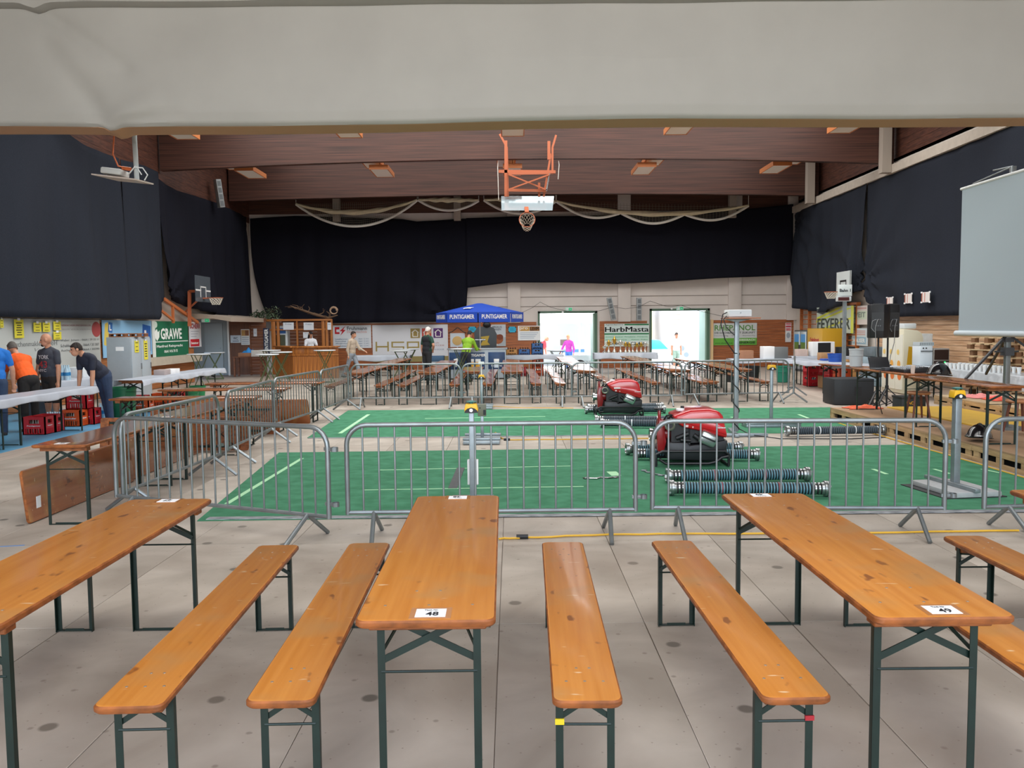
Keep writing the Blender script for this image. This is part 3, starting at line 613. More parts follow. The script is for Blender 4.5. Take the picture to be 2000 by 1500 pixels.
def stand(label, x, y, h, rz=0, base=(.5, .75), yellow=True, slab_=False, post=.05, capy=True):
    t = thing('timing_stand', label, 'stand', (x, y, .0), rz); z0 = .006
    if slab_:
        m = MB(); m.bb(-base[0] / 2 - .1, base[0] / 2 + .06, -base[1] / 2 + .0, base[1] / 2 + .04, z0, z0 + .008); m.build('rubber_mat', RUBBER, t)
        m = MB(); m.bb(-base[0] / 2, base[0] / 2, -base[1] / 2, base[1] / 2, z0 + .008, z0 + .06); m.build('paving_slab', mat('#a5a8a9', .8, var=.05, scale=20), t, bevel=.006); z0 += .06
        m = MB(); m.bar((-.03, -base[1] * .55, z0 + .02), (-.03, base[1] * .6, z0 + .02), .06, .04); m.build('foot', STEEL, t, bevel=.004)
    else:
        m = MB(); m.bb(-base[0] / 2, base[0] / 2, -base[1] / 2, base[1] / 2, z0, z0 + .05); m.build('base_plate', STEEL, t, bevel=.006)
        for s in (-1, 1): m = MB(); m.bb(-base[0] / 2 - .01, base[0] / 2 + .01, s * base[1] * .33 - .04, s * base[1] * .33 + .04, z0 + .05, z0 + .085); m.build('base_rail', GALV, t, bevel=.004)
        z0 += .05
    m = MB(); m.bb(-post / 2, post / 2, -post / 2, post / 2, z0, h); m.build('post', STEEL, t, bevel=.005)
    if yellow: buzzer(t, h, capy)
    return t
s1 = stand('grey steel post with yellow push-button box and teal knob right behind table 48', -.405, 8.3, .955, base=(.4, .4)); m = MB(); m.bb(-.05, .06, .03, .10, .22, .47); m.build('control_case', WHITE, s1, bevel=.006)
s2 = stand('low grey timing stand with an olive sensor case between the green lanes', -.475, 13.15, .42, base=(.56, .85), yellow=False)
m = MB(); m.bb(-.065, .065, -.05, .05, .40, .585); o = m.build('sensor_case', mat('#6d6f5c', .5), s2, bevel=.006); m = MB(); m.bb(.02, .06, -.054, -.05, .42, .50); m.tube((-.03, -.052, .53), (-.03, -.05, .53), .012); m.build('sensor_window', BLACK, o)
s3 = stand('farther timing post with small yellow box by the far barrier row', -.67, 18.45, .66, base=(.48, .55), capy=False)
m = MB(); m.tube((0, 0, .74), (0, 0, .98), .012, 8); m.bb(-.06, .06, -.04, .04, .98, 1.03); m.build('sensor_head', WHITE, s3)
stand('timing post with yellow box on the farther lane right of the projector pole', 4.53, 14.65, 1.0, base=(.95, .32), capy=False)
stand('timing post on a grey paving slab at the right end of the nearer lane', 4.70, 8.85, 1.0, .12, base=(.52, .75), slab_=True, post=.07)
# projector on its own pole
t = thing('projector_pole', 'tall grey pole wound with black cable carrying a board, right of the nearer pump', 'pole', (3.66, 13.7, 0))
m = MB(); m.bar((-.1, -.45, .03), (.02, .45, .03), .07, .05); m.bar((-.25, -.3, .03), (.42, -.34, .03), .07, .05); m.build('base', STEEL, t, bevel=.005)
m = MB(); m.bb(-.035, .035, -.035, .035, .05, 1.84); m.build('post', STEEL, t, bevel=.005)
m = MB(); m.bb(-.2, .32, -.25, .25, 1.885, 1.905); m.build('shelf_board', mat('#b3765a', .6), t, bevel=.003)
m = MB(); m.prism([(-.2, 1.884), (.24, 1.884), (.05, 1.84), (-.05, 1.84)], -.05, .05, 0, lambda a, b, c: (a, c, b)); m.build('bracket', GALVD, t)
m = MB(); pts = [(-.15, -.05, 2.0), (-.24, -.05, 1.96), (-.27, -.05, 1.8), (-.2, -.05, 1.55), (-.05, -.06, 1.33)]
for k in range(60): a = k * .42; pts.append((.052 * math.cos(a), .052 * math.sin(a), 1.32 - k * .021))
m.path(pts, .009, 6); m.path([(-.15, 0, 1.95), (-.22, -.02, 1.88), (-.18, -.04, 1.75), (-.05, -.06, 1.62)], .008, 6); m.path([(.04, .06, .1), (.15, -.3, .03), (.5, -.7, .015), (1.6, -.75, .01), (2.2, -.6, .01)], .008, 6); m.build('cable', BLACK, t, smooth=True)
t = thing('projector', 'white projector lying on the board of the tall grey pole', 'projector', (3.66, 13.7, 1.906))
m = MB(); m.bb(-.17, .2, -.16, .16, .012, .125); m.build('case', PAPER, t, bevel=.015)
m = MB(); m.bb(-.165, .195, -.164, -.16, .02, .115); m.build('front_panel', mat('#cfd6da', .5), t); m = MB(); m.lathe([(.012, 0), (.01, .006)], 10, o=(.02, -.164, .075), M=Matrix.Rotation(R(90), 3, 'X')); m.build('button', mat('#9aa3a8', .4), t)
m = MB()
for k in range(5): m.bb(.204, .206, -.12, .12, .03 + k * .018, .038 + k * .018)
o = m.build('vent', mat('#8a9298', .5), t); o['kind'] = 'stuff'
# yellow extension cables
YC = mat('#d9a92a', .5)
def cable(label, pts, m_=YC, r=.009, plug=None):
    t = thing('extension_cable', label, 'cable', tuple(pts[0])); o = Vector(pts[0]); P = []
    for a, b_ in zip(pts, pts[1:]):
        for k in range(6): u = k / 6; q = Vector(a).lerp(Vector(b_), u); P.append(q - o + Vector((rnd.uniform(-.012, .012), rnd.uniform(-.012, .012), 0)))
    P.append(Vector(pts[-1]) - o); m = MB(); m.path(P, r, 6); m.build('cord', m_, t, smooth=True)
    if plug is not None: q = Vector(pts[plug]) - o; m = MB(); m.tube(q + Vector((-.05, 0, .008)), q + Vector((.05, 0, .008)), .02, 8); m.build('plug', BLACK, t)
z = .012
cable('yellow cable running along the boards before the front barriers', [onZ(975, 1052, z), onZ(1020, 1050, z), onZ(1190, 1044, z), onZ(1380, 1042, z), onZ(1650, 1041, z), onZ(1990, 1036, z)], plug=1)
cable('yellow cable between the two green lanes from the low stand', [onZ(968, 845, z), onZ(978, 855, z), onZ(990, 859, z), onZ(1100, 858, z), onZ(1180, 857, z), onZ(1280, 856, z)], plug=2)
cable('yellow cable lying at the foot of the pallet platform', [(5.86, 15.7, z), (5.84, 13.5, z), (5.86, 11.5, z), (5.88, 9.5, z), (5.8, 8.6, z), (5.2, 8.7, z)])
cable('thin yellow cable behind the far lane by the far barriers', [onZ(955, 793, z), onZ(1010, 796, z), onZ(1120, 797, z)], r=.007)
# ------------------------------------------------------------------ pallet platform with tables
dk = .22; side = mat('#b89a72', .7, hex2='#a2845d', var=.12, scale=3, stretch=(6, .6, 6)); ply = mat('#a58667', .6, hex2='#8f7257', var=.08, scale=2, stretch=(1, .4, 1))
pf = thing('pallet_platform', 'low platform of wooden pallets with brown deck boards along the right side', 'platform', (5.98, 0, 0))
def pallet_side(x, y0, y1, z0, z1, par):
    n = max(1, round((y1 - y0) / 1.2)); st = (y1 - y0) / n
    for k in range(n):
        a = y0 + k * st
        m = MB(); m.bb(x, x + .03, a + .004, a + st - .004, z1 - .09, z1 - .022); m.build('stringer_board', side, par, bevel=.003, seg=1)
        m = MB(); m.bb(x, x + .03, a + .004, a + st - .004, z0, z0 + .055); m.build('bottom_board', side, par, bevel=.003, seg=1)
        for q in (.08, .5, .92): m = MB(); m.bb(x + .004, x + .034, a + st * q - .06, a + st * q + .06, z0 + .055, z1 - .09); m.build('block', side, par)
for k, (y0, y1) in enumerate(((6.0, 8.4), (8.4, 10.9), (10.9, 13.4), (13.4, 15.75))):
    for j in range(3): m = MB(); m.bb(.0 + j * 1.2, 1.19 + j * 1.2, y0 + .004, y1 - .004, dk - .022, dk); m.build('deck_board', ply, pf)
pallet_side(0, 6.0, 15.75, .0, dk, pf)
m = MB(); m.bb(.1, 3.5, 6.1, 15.65, .0, dk - .03); m.build('shade_core', mat('#0d0b0a', .9), pf)  # near-black filler added so the pallet slots read as shaded
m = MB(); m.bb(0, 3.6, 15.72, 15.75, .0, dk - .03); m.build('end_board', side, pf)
up = thing('upper_pallet_deck', 'second layer of pallets with pale deck boards on the right platform', 'platform', (8.2, 0, dk))
for y0, y1 in ((9.6, 12.0), (12.0, 14.1), (14.1, 16.3)): m = MB(); m.bb(0, 3.2, y0 + .004, y1 - .004, .155, .175); m.build('deck_board', mat('#bfa888', .6, hex2='#ab9474', var=.08, scale=2), up)
pallet_side(0, 9.6, 16.3, 0, .175, up); m = MB(); m.bb(.1, 3.2, 9.7, 16.2, 0, .15); m.build('shade_core', mat('#0d0b0a', .9), up)  # near-black filler again, for shade in the upper deck's slots
m = MB(); m.bb(6.98, 8.15, 12.3, 15.6, dk, dk + .02); tag(m.build('yellow_board', mat('#c9a23c', .5, var=.06)), 'yellow flat board lying on the lower pallet deck', 'board')
put(TABF, 6.475, 14.35, .0, 'dark brown trestle table at the far end of the pallet platform', 'tables on the pallet platform', z=dk)
put(TABF, 6.285, 11.7, .0, 'dark brown trestle table on the platform with the black helmet', 'tables on the pallet platform', z=dk)
def stool(label, x, y, z):
    t = thing('wooden_stool', label, 'stool', (x, y, z)); dw = mat('#6b3a28', .5)
    m = MB(); m.lathe([(.02, .43), (.17, .43), (.185, .45), (.17, .475), (.02, .475)], 20); m.build('seat', mat('#a8714a', .45), t, smooth=True)
    for a in range(4): q = R(45 + 90 * a); m = MB(); m.tube((.12 * math.cos(q), .12 * math.sin(q), .435), (.2 * math.cos(q), .2 * math.sin(q), .0), .022, 8, r2=.014); m.build('leg', dw, t, smooth=True)
p = onZ(1792, 822, dk); stool('dark wooden stool with round seat behind the platform tables', p.x, p.y, dk)
p = onZ(1990, 845, dk); stool('dark wooden stool at the right frame edge beside the near platform table', p.x, p.y, dk)
def helmet(label, x, y, z, rz):
    t = thing('fire_helmet', label, 'helmet', (x, y, z), rz); hb = mat('#101114', .18, coat=.6)
    m = MB(); m.grid(lambda u, v: ((.14 + .02 * v ** 6) * math.sin(v * 1.62) * math.cos(u * 6.2832) * 1.22, (.135 + .012 * v ** 6) * math.sin(v * 1.62) * math.sin(u * 6.2832), .045 + .17 * math.cos(v * 1.57)), 28, 12); m.build('shell', hb, t, smooth=True)
    m = MB(); m.path([(.20 * math.cos(a) * 1.0, .15 * math.sin(a), .04 - .02 * math.cos(a)) for a in [R(15 * k) for k in range(24)]], .009, 8, closed=True); m.build('brim', hb, t, smooth=True)
    m = MB(); m.path([(-.16 + .32 * k / 10, 0, .05 + .17 * math.sin(math.pi * (k + .6) / 11.2)) for k in range(11)], .012, 8); m.build('crest', hb, t, smooth=True)
    m = MB(); m.path([(-.17 * math.cos(a), .14 * math.sin(a), .07) for a in [R(-60 + 12 * k) for k in range(11)]], .012, 6); m.build('reflective_band', CHROME, t, smooth=True)
p = onZ(1888, 742, dk + .765); helmet('glossy black fire helmet on the near platform table', 6.33, 12.45, dk + .767, .3)
helmet('glossy black fire helmet on the pallet deck under the near table', 6.2, 11.1, dk + .012, .5)
m = MB(); m.lathe([(.028, 0), (.038, .11), (.037, .11), (.027, .004)], 16, cap=False); m.bb(-.02, .02, -.02, .02, 0, .003); o = m.build('plastic_cup', mat('#dcdcd8', .3, alpha=.55), None, (6.55, 12.9, dk + .767), smooth=True) if False else None
t = thing('plastic_cup', 'clear plastic cup on the platform tables left of the helmet', 'cup', (6.42, 13.45, dk + .767)); m = MB(); m.lathe([(.028, .0), (.038, .13), (.036, .13), (.026, .004)], 16, cap=False); m.lathe([(.027, .001), (.027, .003)], 12); m.build('beaker', mat('#e4dcd4', .2, alpha=.6), t, smooth=True)
t = thing('mixing_desk', 'black mixing desk with knobs on the platform table', 'mixer', (6.55, 13.85, dk + .767)); m = MB(); m.prism([(-.2, 0), (.2, 0), (.2, .09), (-.2, .05)], -.25, .25, 0, lambda a, b, c: (a, c, b)); m.build('case', BLACK, t, bevel=.008)
m = MB()
for i in range(8):
    for j in range(5): m.tube((-.16 + j * .07, -.2 + i * .057, .055 + j * .008), (-.16 + j * .07, -.2 + i * .057, .075 + j * .008), .009, 6)
o = m.build('knob', mat('#c8ccd0', .4), t); o['kind'] = 'stuff'
t = thing('laptop', 'grey laptop lying open flat at the far end of the platform tables', 'laptop', (6.5, 14.7, dk + .767)); m = MB(); m.bb(-.18, .18, -.13, .13, 0, .022); m.build('keyboard_base', mat('#4b5258', .4), t, bevel=.005); m = MB(); m.box((0, .18, .1), (.36, .012, .24), 0, Matrix.Rotation(R(-28), 3, 'X')); m.build('screen', BLACK, t, bevel=.003)
t = thing('power_strip', 'dark cable box with cords lying on the platform table', 'box', (6.42, 14.2, dk + .767)); m = MB(); m.bb(-.15, .15, -.08, .08, 0, .06); m.build('case', mat('#30343a', .5), t, bevel=.01); m = MB(); m.path([(-.1, .1, .02), (-.2, .15, .015), (-.1, .25, .015), (.1, .2, .015), (.16, .3, .015)], .008, 6); m.path([(-.2, -.05, .03), (-.24, -.06, -.1), (-.22, -.02, -.5), (-.1, .1, -.74)], .008, 6); m.build('cord', BLACK, t, smooth=True)
def rag(label, x, y, z, col, sx, sy, seed, nm='cloth'):
    r = random.Random(seed); ph = [r.uniform(0, 6) for _ in range(6)]
    def fn(u, v):
        rr = min(1, 4 * min(u, 1 - u), 4 * min(v, 1 - v)); e = 1 + .18 * math.sin(u * 9 + ph[0]) * math.cos(v * 7 + ph[1])
        return ((u - .5) * sx * e, (v - .5) * sy * e, .006 + rr * (.03 + .03 * math.sin(u * 14 + ph[2] + v * 6) * math.sin(v * 11 + ph[3]) + .015 * math.sin(u * 25 + v * 17)))
    m = MB(); m.grid(fn, 26, 16); o = m.build(nm, mat(col, .8), None, (x, y, z), smooth=True); sm = o.modifiers.new('t', 'SOLIDIFY'); sm.thickness = .006; sm.offset = 1; return tag(o, label, 'cloth')
rag('crumpled orange cloth on the pallet deck under the far platform table', 6.5, 15.5, dk, '#d65f3c', .6, .34, 4)
rag('crumpled pink and orange cloth on the upper pallet deck behind the stool', 8.75, 15.6, dk + .176, '#df8a86', .6, .5, 9); rag('crumpled orange cloth on the upper pallet deck behind the helmet table', 8.75, 15.0, dk + .176, '#d9553d', .5, .4, 12)
t = thing('equipment_box', 'black equipment box with yellow lettering behind the stool', 'box', (8.0 - .35, 16.05, .0)); m = MB(); m.bb(-.28, .18, -.2, .2, .0, .36); m.build('body', mat('#23282a', .5), t, bevel=.01); m = MB(); m.bb(-.29, .19, -.21, .21, .36, .40); m.build('lid', BLACK, t, bevel=.006); text('SACH', .2, .06, (-.1, -.203, .28), YELLOW, t, bold=.03)
# loudspeakers, subwoofer, sign pole
def tripod(label, x, y, h, z=0, spread=.5):
    t = thing('speaker_stand', label, 'stand', (x, y, z)); m = MB(); m.tube((0, 0, .12), (0, 0, h), .018, 10); m.tube((0, 0, .3), (0, 0, .95), .024, 10); m.build('pole', BLACK, t, smooth=True)
    for k in range(3): a = R(100 + 120 * k); c, s = math.cos(a), math.sin(a); m = MB(); m.bar((0, 0, .5), (spread * c, spread * s, .02), .03, .02); m.bar((0, 0, .15), (spread * .5 * c, spread * .5 * s, .26), .02, .015); m.build('leg', BLACK, t)
    m = MB(); m.tube((0, 0, .46), (0, 0, .54), .035, 10); m.tube((0, 0, .92), (0, 0, .98), .034, 10); m.tube((.03, 0, .95), (.08, 0, .95), .012, 8); m.build('collar', BLACK, t)
tripod('black speaker tripod behind the platform tables, left of the pair', 7.23, 16.6, 1.5); tripod('black speaker tripod behind the platform tables, right of the pair', 7.55, 16.9, 1.5)
def speaker(label, x, y, z, rz):
    t = thing('loudspeaker', label, 'loudspeaker', (x, y, z), rz); m = MB(); m.prism([(-.2, -.15), (-.2, .05), (-.12, .17), (.12, .17), (.2, .05), (.2, -.15)], 0, .66); m.build('cabinet', BLACK, t, bevel=.02)
    m = MB(); m.bb(-.12, .1, .168, .182, .14, .5); o = m.build('rear_panel', mat('#2b2d31', .5), t); m = MB()
    for k in range(6): m.tube((-.06 + .04 * (k % 3), .18, .24 + .12 * (k // 3)), (-.06 + .04 * (k % 3), .2, .24 + .12 * (k // 3)), .012, 8)
    q = m.build('socket', mat('#6a6e74', .4), o); q['kind'] = 'stuff'
    m = MB(); m.bb(-.08, .08, .1, .16, .655, .675); m.build('handle', mat('#2b2d31', .5), t)
    m = MB(); m.path([(-.03, .2, .36), (-.02, .26, .36), (.02, .27, .2), (.01, .24, -.1), (0, .1, -.35), (0, .04, -.6)], .007, 6); m.path([(.03, .2, .36), (.08, .25, .33), (.1, .22, .2), (.04, .2, .12)], .006, 6); m.build('cable', mat('#8c9094', .5), t, smooth=True)
speaker('black loudspeaker on the left tripod, turned away, behind the platform', 7.23, 16.62, 1.502, R(150)); speaker('black loudspeaker on the right tripod with cables on its back', 7.56, 16.9, 1.502, R(185))
t = thing('subwoofer', 'large black subwoofer box on the floor beyond the platform', 'loudspeaker', (7.55, 18.9, 0)); m = MB(); m.prism([(-.42, -.33), (-.24, -.4), (.44, -.4), (.44, .35), (-.42, .35)], .0, .57); m.build('cabinet', mat('#202327', .6), t, bevel=.015); m = MB(); m.bb(.0, .16, -.404, -.40, .2, .4); m.build('badge_recess', BLACK, t)
t = thing('sign_pole', 'grey pole with the Bahn sign and a red digit display', 'sign', (7.68, 19.45, 0)); m = MB(); m.bb(-.035, .035, -.035, .035, .03, 2.4); m.build('post', STEEL, t); m = MB(); m.bb(-.3, .3, -.3, .3, 0, .03); m.build('base', STEEL, t)
m = MB(); m.bb(-.18, .14, -.06, -.03, 2.42, 2.68); m.build('sign_board', mat('#d4dcdc', .6), t, bevel=.004); text('Bahn 1', .25, .07, (-.02, -.062, 2.55), INK, t, bold=.02)
m = MB(); m.bb(-.2, .12, -.08, .03, 2.3, 2.41); m.build('display_case', mat('#c5cacc', .5), t, bevel=.006); m = MB(); m.bb(-.185, .07, -.084, -.08, 2.315, 2.395); m.build('display', mat('#4a1a1a', .3), t)
# projection screen on a tripod, side-on at the right
t = thing('projection_screen', 'tall pale projection screen at the right frame edge with round lower rail', 'screen', (7.22, 12.4, 0)); m = MB(); m.bb(-.006, .006, -1.2, 1.2, 1.66, 3.9); m.build('fabric', mat('#a6b3bb', .7), t)
m = MB(); m.tube((0, -1.24, 3.92), (0, 1.24, 3.92), .022, 10); m.build('top_rail', WHITE, t, smooth=True); m = MB(); m.tube((0, -1.28, 1.62), (0, 1.28, 1.62), .045, 14); m.build('lower_case', mat('#c7d2d8', .5), t, smooth=True)
m = MB(); m.bb(.05, .12, -.035, .035, .22, 4.05); m.build('post', GALV, t, bevel=.005)
for a in (80, 200, 320): q = R(a); m = MB(); m.bar((.085, 0, 1.62), (.085 + .8 * math.cos(q), .8 * math.sin(q), .98), .03, .03); m.build('strut', mat('#3b3d40', .5, metal=.5), t)
m = MB(); m.bb(.02, .15, -.07, .07, 1.3, 1.42); m.bb(.02, .15, -.06, .06, 1.5, 1.56); m.tube((-.1, 0, 1.36), (.25, 0, 1.36), .015); m.build('clamp', mat('#3b3d40', .5), t); m = MB(); m.tube((.085, -.0, 4.05), (.0, .9, 3.95), .01, 6); m.tube((.085, .0, 4.05), (.085, .5, 4.08), .012, 6); m.build('top_arm', GALV, t)
m = MB(); m.bb(-.15, .32, -.25, .25, .22, .25); m.build('base', GALV, t)
# ------------------------------------------------------------------ far seating block
WORD = ['front', 'second', 'third', 'fourth']
cols = [(-3.63, 'leftmost column'), (-1.94, 'column before the blue parasol'), (0.0, 'middle column'), (1.72, 'column before the left doorway'), (3.88, 'column before the right doorway'), (5.28, 'rightmost column')]
for ci, (x, cn) in enumerate(cols):
    for r in range(4):
        y = 20.4 + r * 2.28
        if r == 3 and ci in (1, 2, 5): continue
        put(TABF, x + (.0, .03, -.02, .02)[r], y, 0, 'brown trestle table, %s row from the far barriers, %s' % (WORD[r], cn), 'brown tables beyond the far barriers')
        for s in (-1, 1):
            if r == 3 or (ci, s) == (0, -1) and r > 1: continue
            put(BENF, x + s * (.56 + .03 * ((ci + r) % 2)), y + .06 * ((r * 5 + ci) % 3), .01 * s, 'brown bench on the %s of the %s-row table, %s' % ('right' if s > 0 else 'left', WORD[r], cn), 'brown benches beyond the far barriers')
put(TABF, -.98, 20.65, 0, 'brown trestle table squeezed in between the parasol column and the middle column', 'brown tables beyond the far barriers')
# ------------------------------------------------------------------ tables behind the left barrier row
GL = 'tables behind the left barrier row'
t = put(TABF, -4.12, 8.66, .0, 'brown trestle table end-on at the left, its near end beside the barrier corner', GL); card('43', t, -.98, False, -.02)
t = put(TABF, -4.1, 10.95, .0, 'brown trestle table continuing the left line behind the barrier corner', GL); card('44', t, -1.0, False)
for x, y, lab in ((-4.98, 12.85, 'nearest brown table standing crosswise behind the left barriers'), (-5.0, 14.65, 'second brown table standing crosswise behind the left barriers'), (-4.75, 16.2, 'farthest brown table standing crosswise behind the left barriers')):
    put(TABF, x, y, R(90), lab, GL)
def folded(label, x, y, rz, tilt, under=True):
    t = thing('folded_table', label, 'table', (x, y, .0), rz, 'folded tables standing on edge'); M = Matrix.Rotation(tilt, 3, 'Y')
    b = slab(.5, 2.2, .028, .0); b.v = [tuple(Matrix.Rotation(tilt, 3, 'Y') @ Vector((v[2], v[1], v[0] + .25)) + Vector((0, 0, .006))) for v in b.v]; b.build('tabletop', [BROWNV, EDGE], t, smooth=True)
    for s in (-1, 1):
        m = MB()
        for q in (-1, 1): m.bar(M @ Vector((-.045, s * .95, .25 + q * .18)), M @ Vector((-.045, s * .28, .25 + q * .18)), .026, .03)
        m.bar(M @ Vector((-.045, s * .28, .07)), M @ Vector((-.045, s * .28, .43)), .026, .01); m.build('leg', GREEN, t)
        m = MB(); m.bar(M @ Vector((-.05, s * .9, .08)), M @ Vector((-.05, s * .5, .42)), .02, .006); m.bar(M @ Vector((-.054, s * .9, .42)), M @ Vector((-.054, s * .5, .08)), .02, .006); m.build('brace', GREEN, t)
        m = MB(); m.bar(M @ Vector((-.032, s * .97, .04)), M @ Vector((-.032, s * .97, .46)), .06, .03); m.build('batten', EDGE, t)
    return t
t = folded('folded brown table on edge, its smooth top facing right, nearest at the left', -4.5, 8.82, 0, R(-6)); m = MB(); m.box((.05, -1.02, .2), (.0015, .075, .11)); m.build('number_card', PAPER, t)
folded('folded brown table on edge in line behind the nearest one', -4.56, 11.1, 0, R(-6))
folded('folded brown table on edge, its green legs facing the nearest crosswise table end', -5.0, 12.35, R(90), R(8))
folded('folded brown table on edge before the second crosswise table', -5.05, 14.2, R(90), R(8)); folded('folded brown table leaning before the farthest crosswise table', -4.9, 15.75, R(-90), R(20))
# ------------------------------------------------------------------ serving counters with white cloths
FOIL = mat('#b6bdc8', .4, var=.03, scale=3, bump=.2)
def tcloth(label, x, y, wd, l, rz, drop=.11, top=.768, seed=1, m_=FOIL, amp=.012):
    r = random.Random(seed); ph = [r.uniform(0, 6) for _ in range(4)]
    prof = [(-wd / 2 - .012, top - drop), (-wd / 2 - .014, top - drop * .5), (-wd / 2 - .01, top - .012), (-wd / 2, top + .003), (-wd * .2, top + .005), (wd * .2, top + .004), (wd / 2, top + .003), (wd / 2 + .01, top - .012), (wd / 2 + .014, top - drop * .5), (wd / 2 + .012, top - drop)]
    def fn(u, v):
        k = v * 9; i = min(8, int(k)); f_ = k - i; x0, z0 = prof[i]; x1, z1 = prof[i + 1]; px, pz = x0 + (x1 - x0) * f_, z0 + (z1 - z0) * f_; yy = (u - .5) * l
        d = max(0, top - .01 - pz) / drop; w_ = math.sin(yy * 9 + ph[0]) * .6 + math.sin(yy * 21 + ph[1]) * .4
        return (px + math.copysign(d * amp * 2 * (w_ + .8), px), yy, pz + d * .02 * math.sin(yy * 5 + ph[2]) + (.0015 * math.sin(yy * 11 + px * 9) if d == 0 else 0))
    b = MB(); b.grid(fn, int(l * 14), 27); o = b.build('tablecloth', m_, None, (x, y, 0), rz, smooth=True); sm = o.modifiers.new('t', 'SOLIDIFY'); sm.thickness = .003; return tag(o, label, 'tablecloth')
GC = 'trestle tables under white cloths'
for y, lab in ((11.75, 'cloth covered counter table at the left frame edge'), (14.1, 'cloth covered counter table before the man in orange')): put(TABF, -7.92, y, 0, lab, GC)
tcloth('white cloth on the left counter below the men in blue, orange and dark shirts', -7.92, 13.0, .56, 4.9, 0, seed=2)
for y, lab in ((18.35, 'cloth covered counter table right of the leaning man'), (20.75, 'cloth covered counter table farthest along the left wall')): put(TABF, -7.85, y, 0, lab, GC)
tcloth('white cloth on the far part of the left counter, right of the leaning man', -7.85, 19.65, .58, 5.0, 0, seed=5)
put(TABF, -9.5, 17.9, 0, 'cloth covered work table behind the left counter', GC); tcloth('white cloth on the work table before the grey locker', -9.5, 17.9, .7, 2.4, 0, seed=8, drop=.2)
put(TABF, 7.6, 25.0, R(90), 'cloth covered table on the right before the green and white banner', GC); tcloth('white cloth on the table with the white appliance at the right rear', 7.6, 25.0, .6, 2.3, R(90), seed=9)
put(TABF, 9.9, 26.6, R(90), 'cloth covered table with the coffee machine at the right rear', GC); tcloth('white cloth on the table with the coffee machine', 9.9, 26.6, .6, 2.3, R(90), seed=10)
put(TABF, 8.75, 23.0, R(10), 'cloth covered table with the blue tub', GC); put(TABF, 8.35, 20.7, R(10), 'cloth covered table with the steel pot behind the speakers', GC); tcloth('white cloth on the counter with the blue tub and red crates below', 8.55, 21.85, .62, 4.7, R(10), seed=11)
put(TABF, 9.95, 19.2, 0, 'foil covered table along the right wall behind the mixing desk', GC); put(TABF, 9.95, 16.9, 0, 'foil covered table behind the projection screen post', GC)
tcloth('crinkled silver foil cover on the long table along the right wall', 9.95, 18.05, .68, 4.8, 0, drop=.26, seed=12, m_=mat('#c9d0d6', .25, metal=.35, bump=.6, scale=7), amp=.03)
put(TABF, -4.9, 31.3, R(90), 'cloth covered table left of the walking man in the beige hoodie', GC); tcloth('white cloth on the table behind the walking man in the beige hoodie', -4.9, 31.3, .6, 2.3, R(90), seed=13, drop=.2)
put(TABF, .65, 30.3, R(90), 'cloth covered table with blue crates right of the beer counter', GC); tcloth('white cloth on the table with blue crates right of the beer counter', .65, 30.3, .6, 2.4, R(90), seed=14, drop=.16)
put(TABF, 4.25, 31.6, R(90), 'cloth covered table carrying the trophies between the doorways', GC); tcloth('white cloth on the trophy table between the doorways', 4.25, 31.6, .62, 2.36, R(90), seed=15, drop=.22, amp=.03)
# ------------------------------------------------------------------ crates
def crate(label, x, y, z, rz, col, word, size=(.40, .30, .31), grp='plastic drink crates', bottles=None):
    t = thing('drink_crate', label, 'crate', (x, y, z), rz, grp); a, b_, h = size; th = .022; cm = mat(col, .4); W2 = WHITE
    Ty = lambda p, q, r: (p, r, q); Tx = lambda p, q, r: (r, p, q)
    def wall(nm, l, T, off):
        m = MB(); g0, g1 = h * .62, h * .84
        for r in ((-l / 2, l / 2, 0, h * .06), (-l / 2, l / 2, h * .34, g0), (-l / 2, l / 2, g1, h), (-l / 2, -l * .22, g0, g1), (l * .22, l / 2, g0, g1), (-l / 2, -l * .38, h * .06, h * .34), (l * .38, l / 2, h * .06, h * .34)): m.prism([(r[0], r[2]), (r[1], r[2]), (r[1], r[3]), (r[0], r[3])], off - th / 2, off + th / 2, 0, T)
        for k in range(7): q = -l * .33 + k * l * .11; m.prism([(q - .008, h * .06), (q + .008, h * .06), (q + .008, h * .34), (q - .008, h * .34)], off - th / 2, off + th / 2, 0, T)
        return m.build(nm, cm, t)
    wall('side', a, Ty, -b_ / 2 + th / 2); wall('side', a, Ty, b_ / 2 - th / 2); wall('end', b_, Tx, a / 2 - th / 2); wall('end', b_, Tx, -a / 2 + th / 2)
    m = MB(); m.bb(-a / 2, a / 2, -b_ / 2, b_ / 2, 0, .012); m.build('bottom', cm, t)
    m = MB()
    for i in range(4):
        for j in range(3): m.lathe([(.02, .02), (.032, .03), (.032, .17), (.013, .24), (.014, .27)], 8, o=((i - 1.5) * .088, (j - 1) * .088, 0))
    o = m.build('bottle', mat(bottles or '#3a2a1c', .2), t, smooth=True); o['kind'] = 'stuff'
    if word: text(word, a * .6, h * .09, (0, -b_ / 2 - .001, h * .49), W2, t, bold=.02); text(word, b_ * .5, h * .07, (a / 2 + .001, 0, h * .49), W2, t, rot=Matrix.Rotation(R(90), 3, 'Z'), bold=.02)
    return t
RC = '#c2202b'; OC = '#d9541e'
crate('red drink crate nearest, under the left counter', -8.35, 14.75, -.012, .0, RC, 'Puntigamer'); crate('red drink crate directly behind the nearest one under the left counter', -8.34, 15.07, -.012, .0, RC, 'Puntigamer')
crate('orange drink crate on the floor before the red crate stack', -8.35, 15.95, -.012, 0, OC, 'Almdudler'); crate('lower red drink crate behind the orange one', -8.25, 16.27, -.012, 0, RC, 'Puntigamer'); crate('upper red drink crate resting on the orange and red crates', -8.32, 16.14, .30, 0, RC, 'Puntigamer', bottles='#e0e0dc')
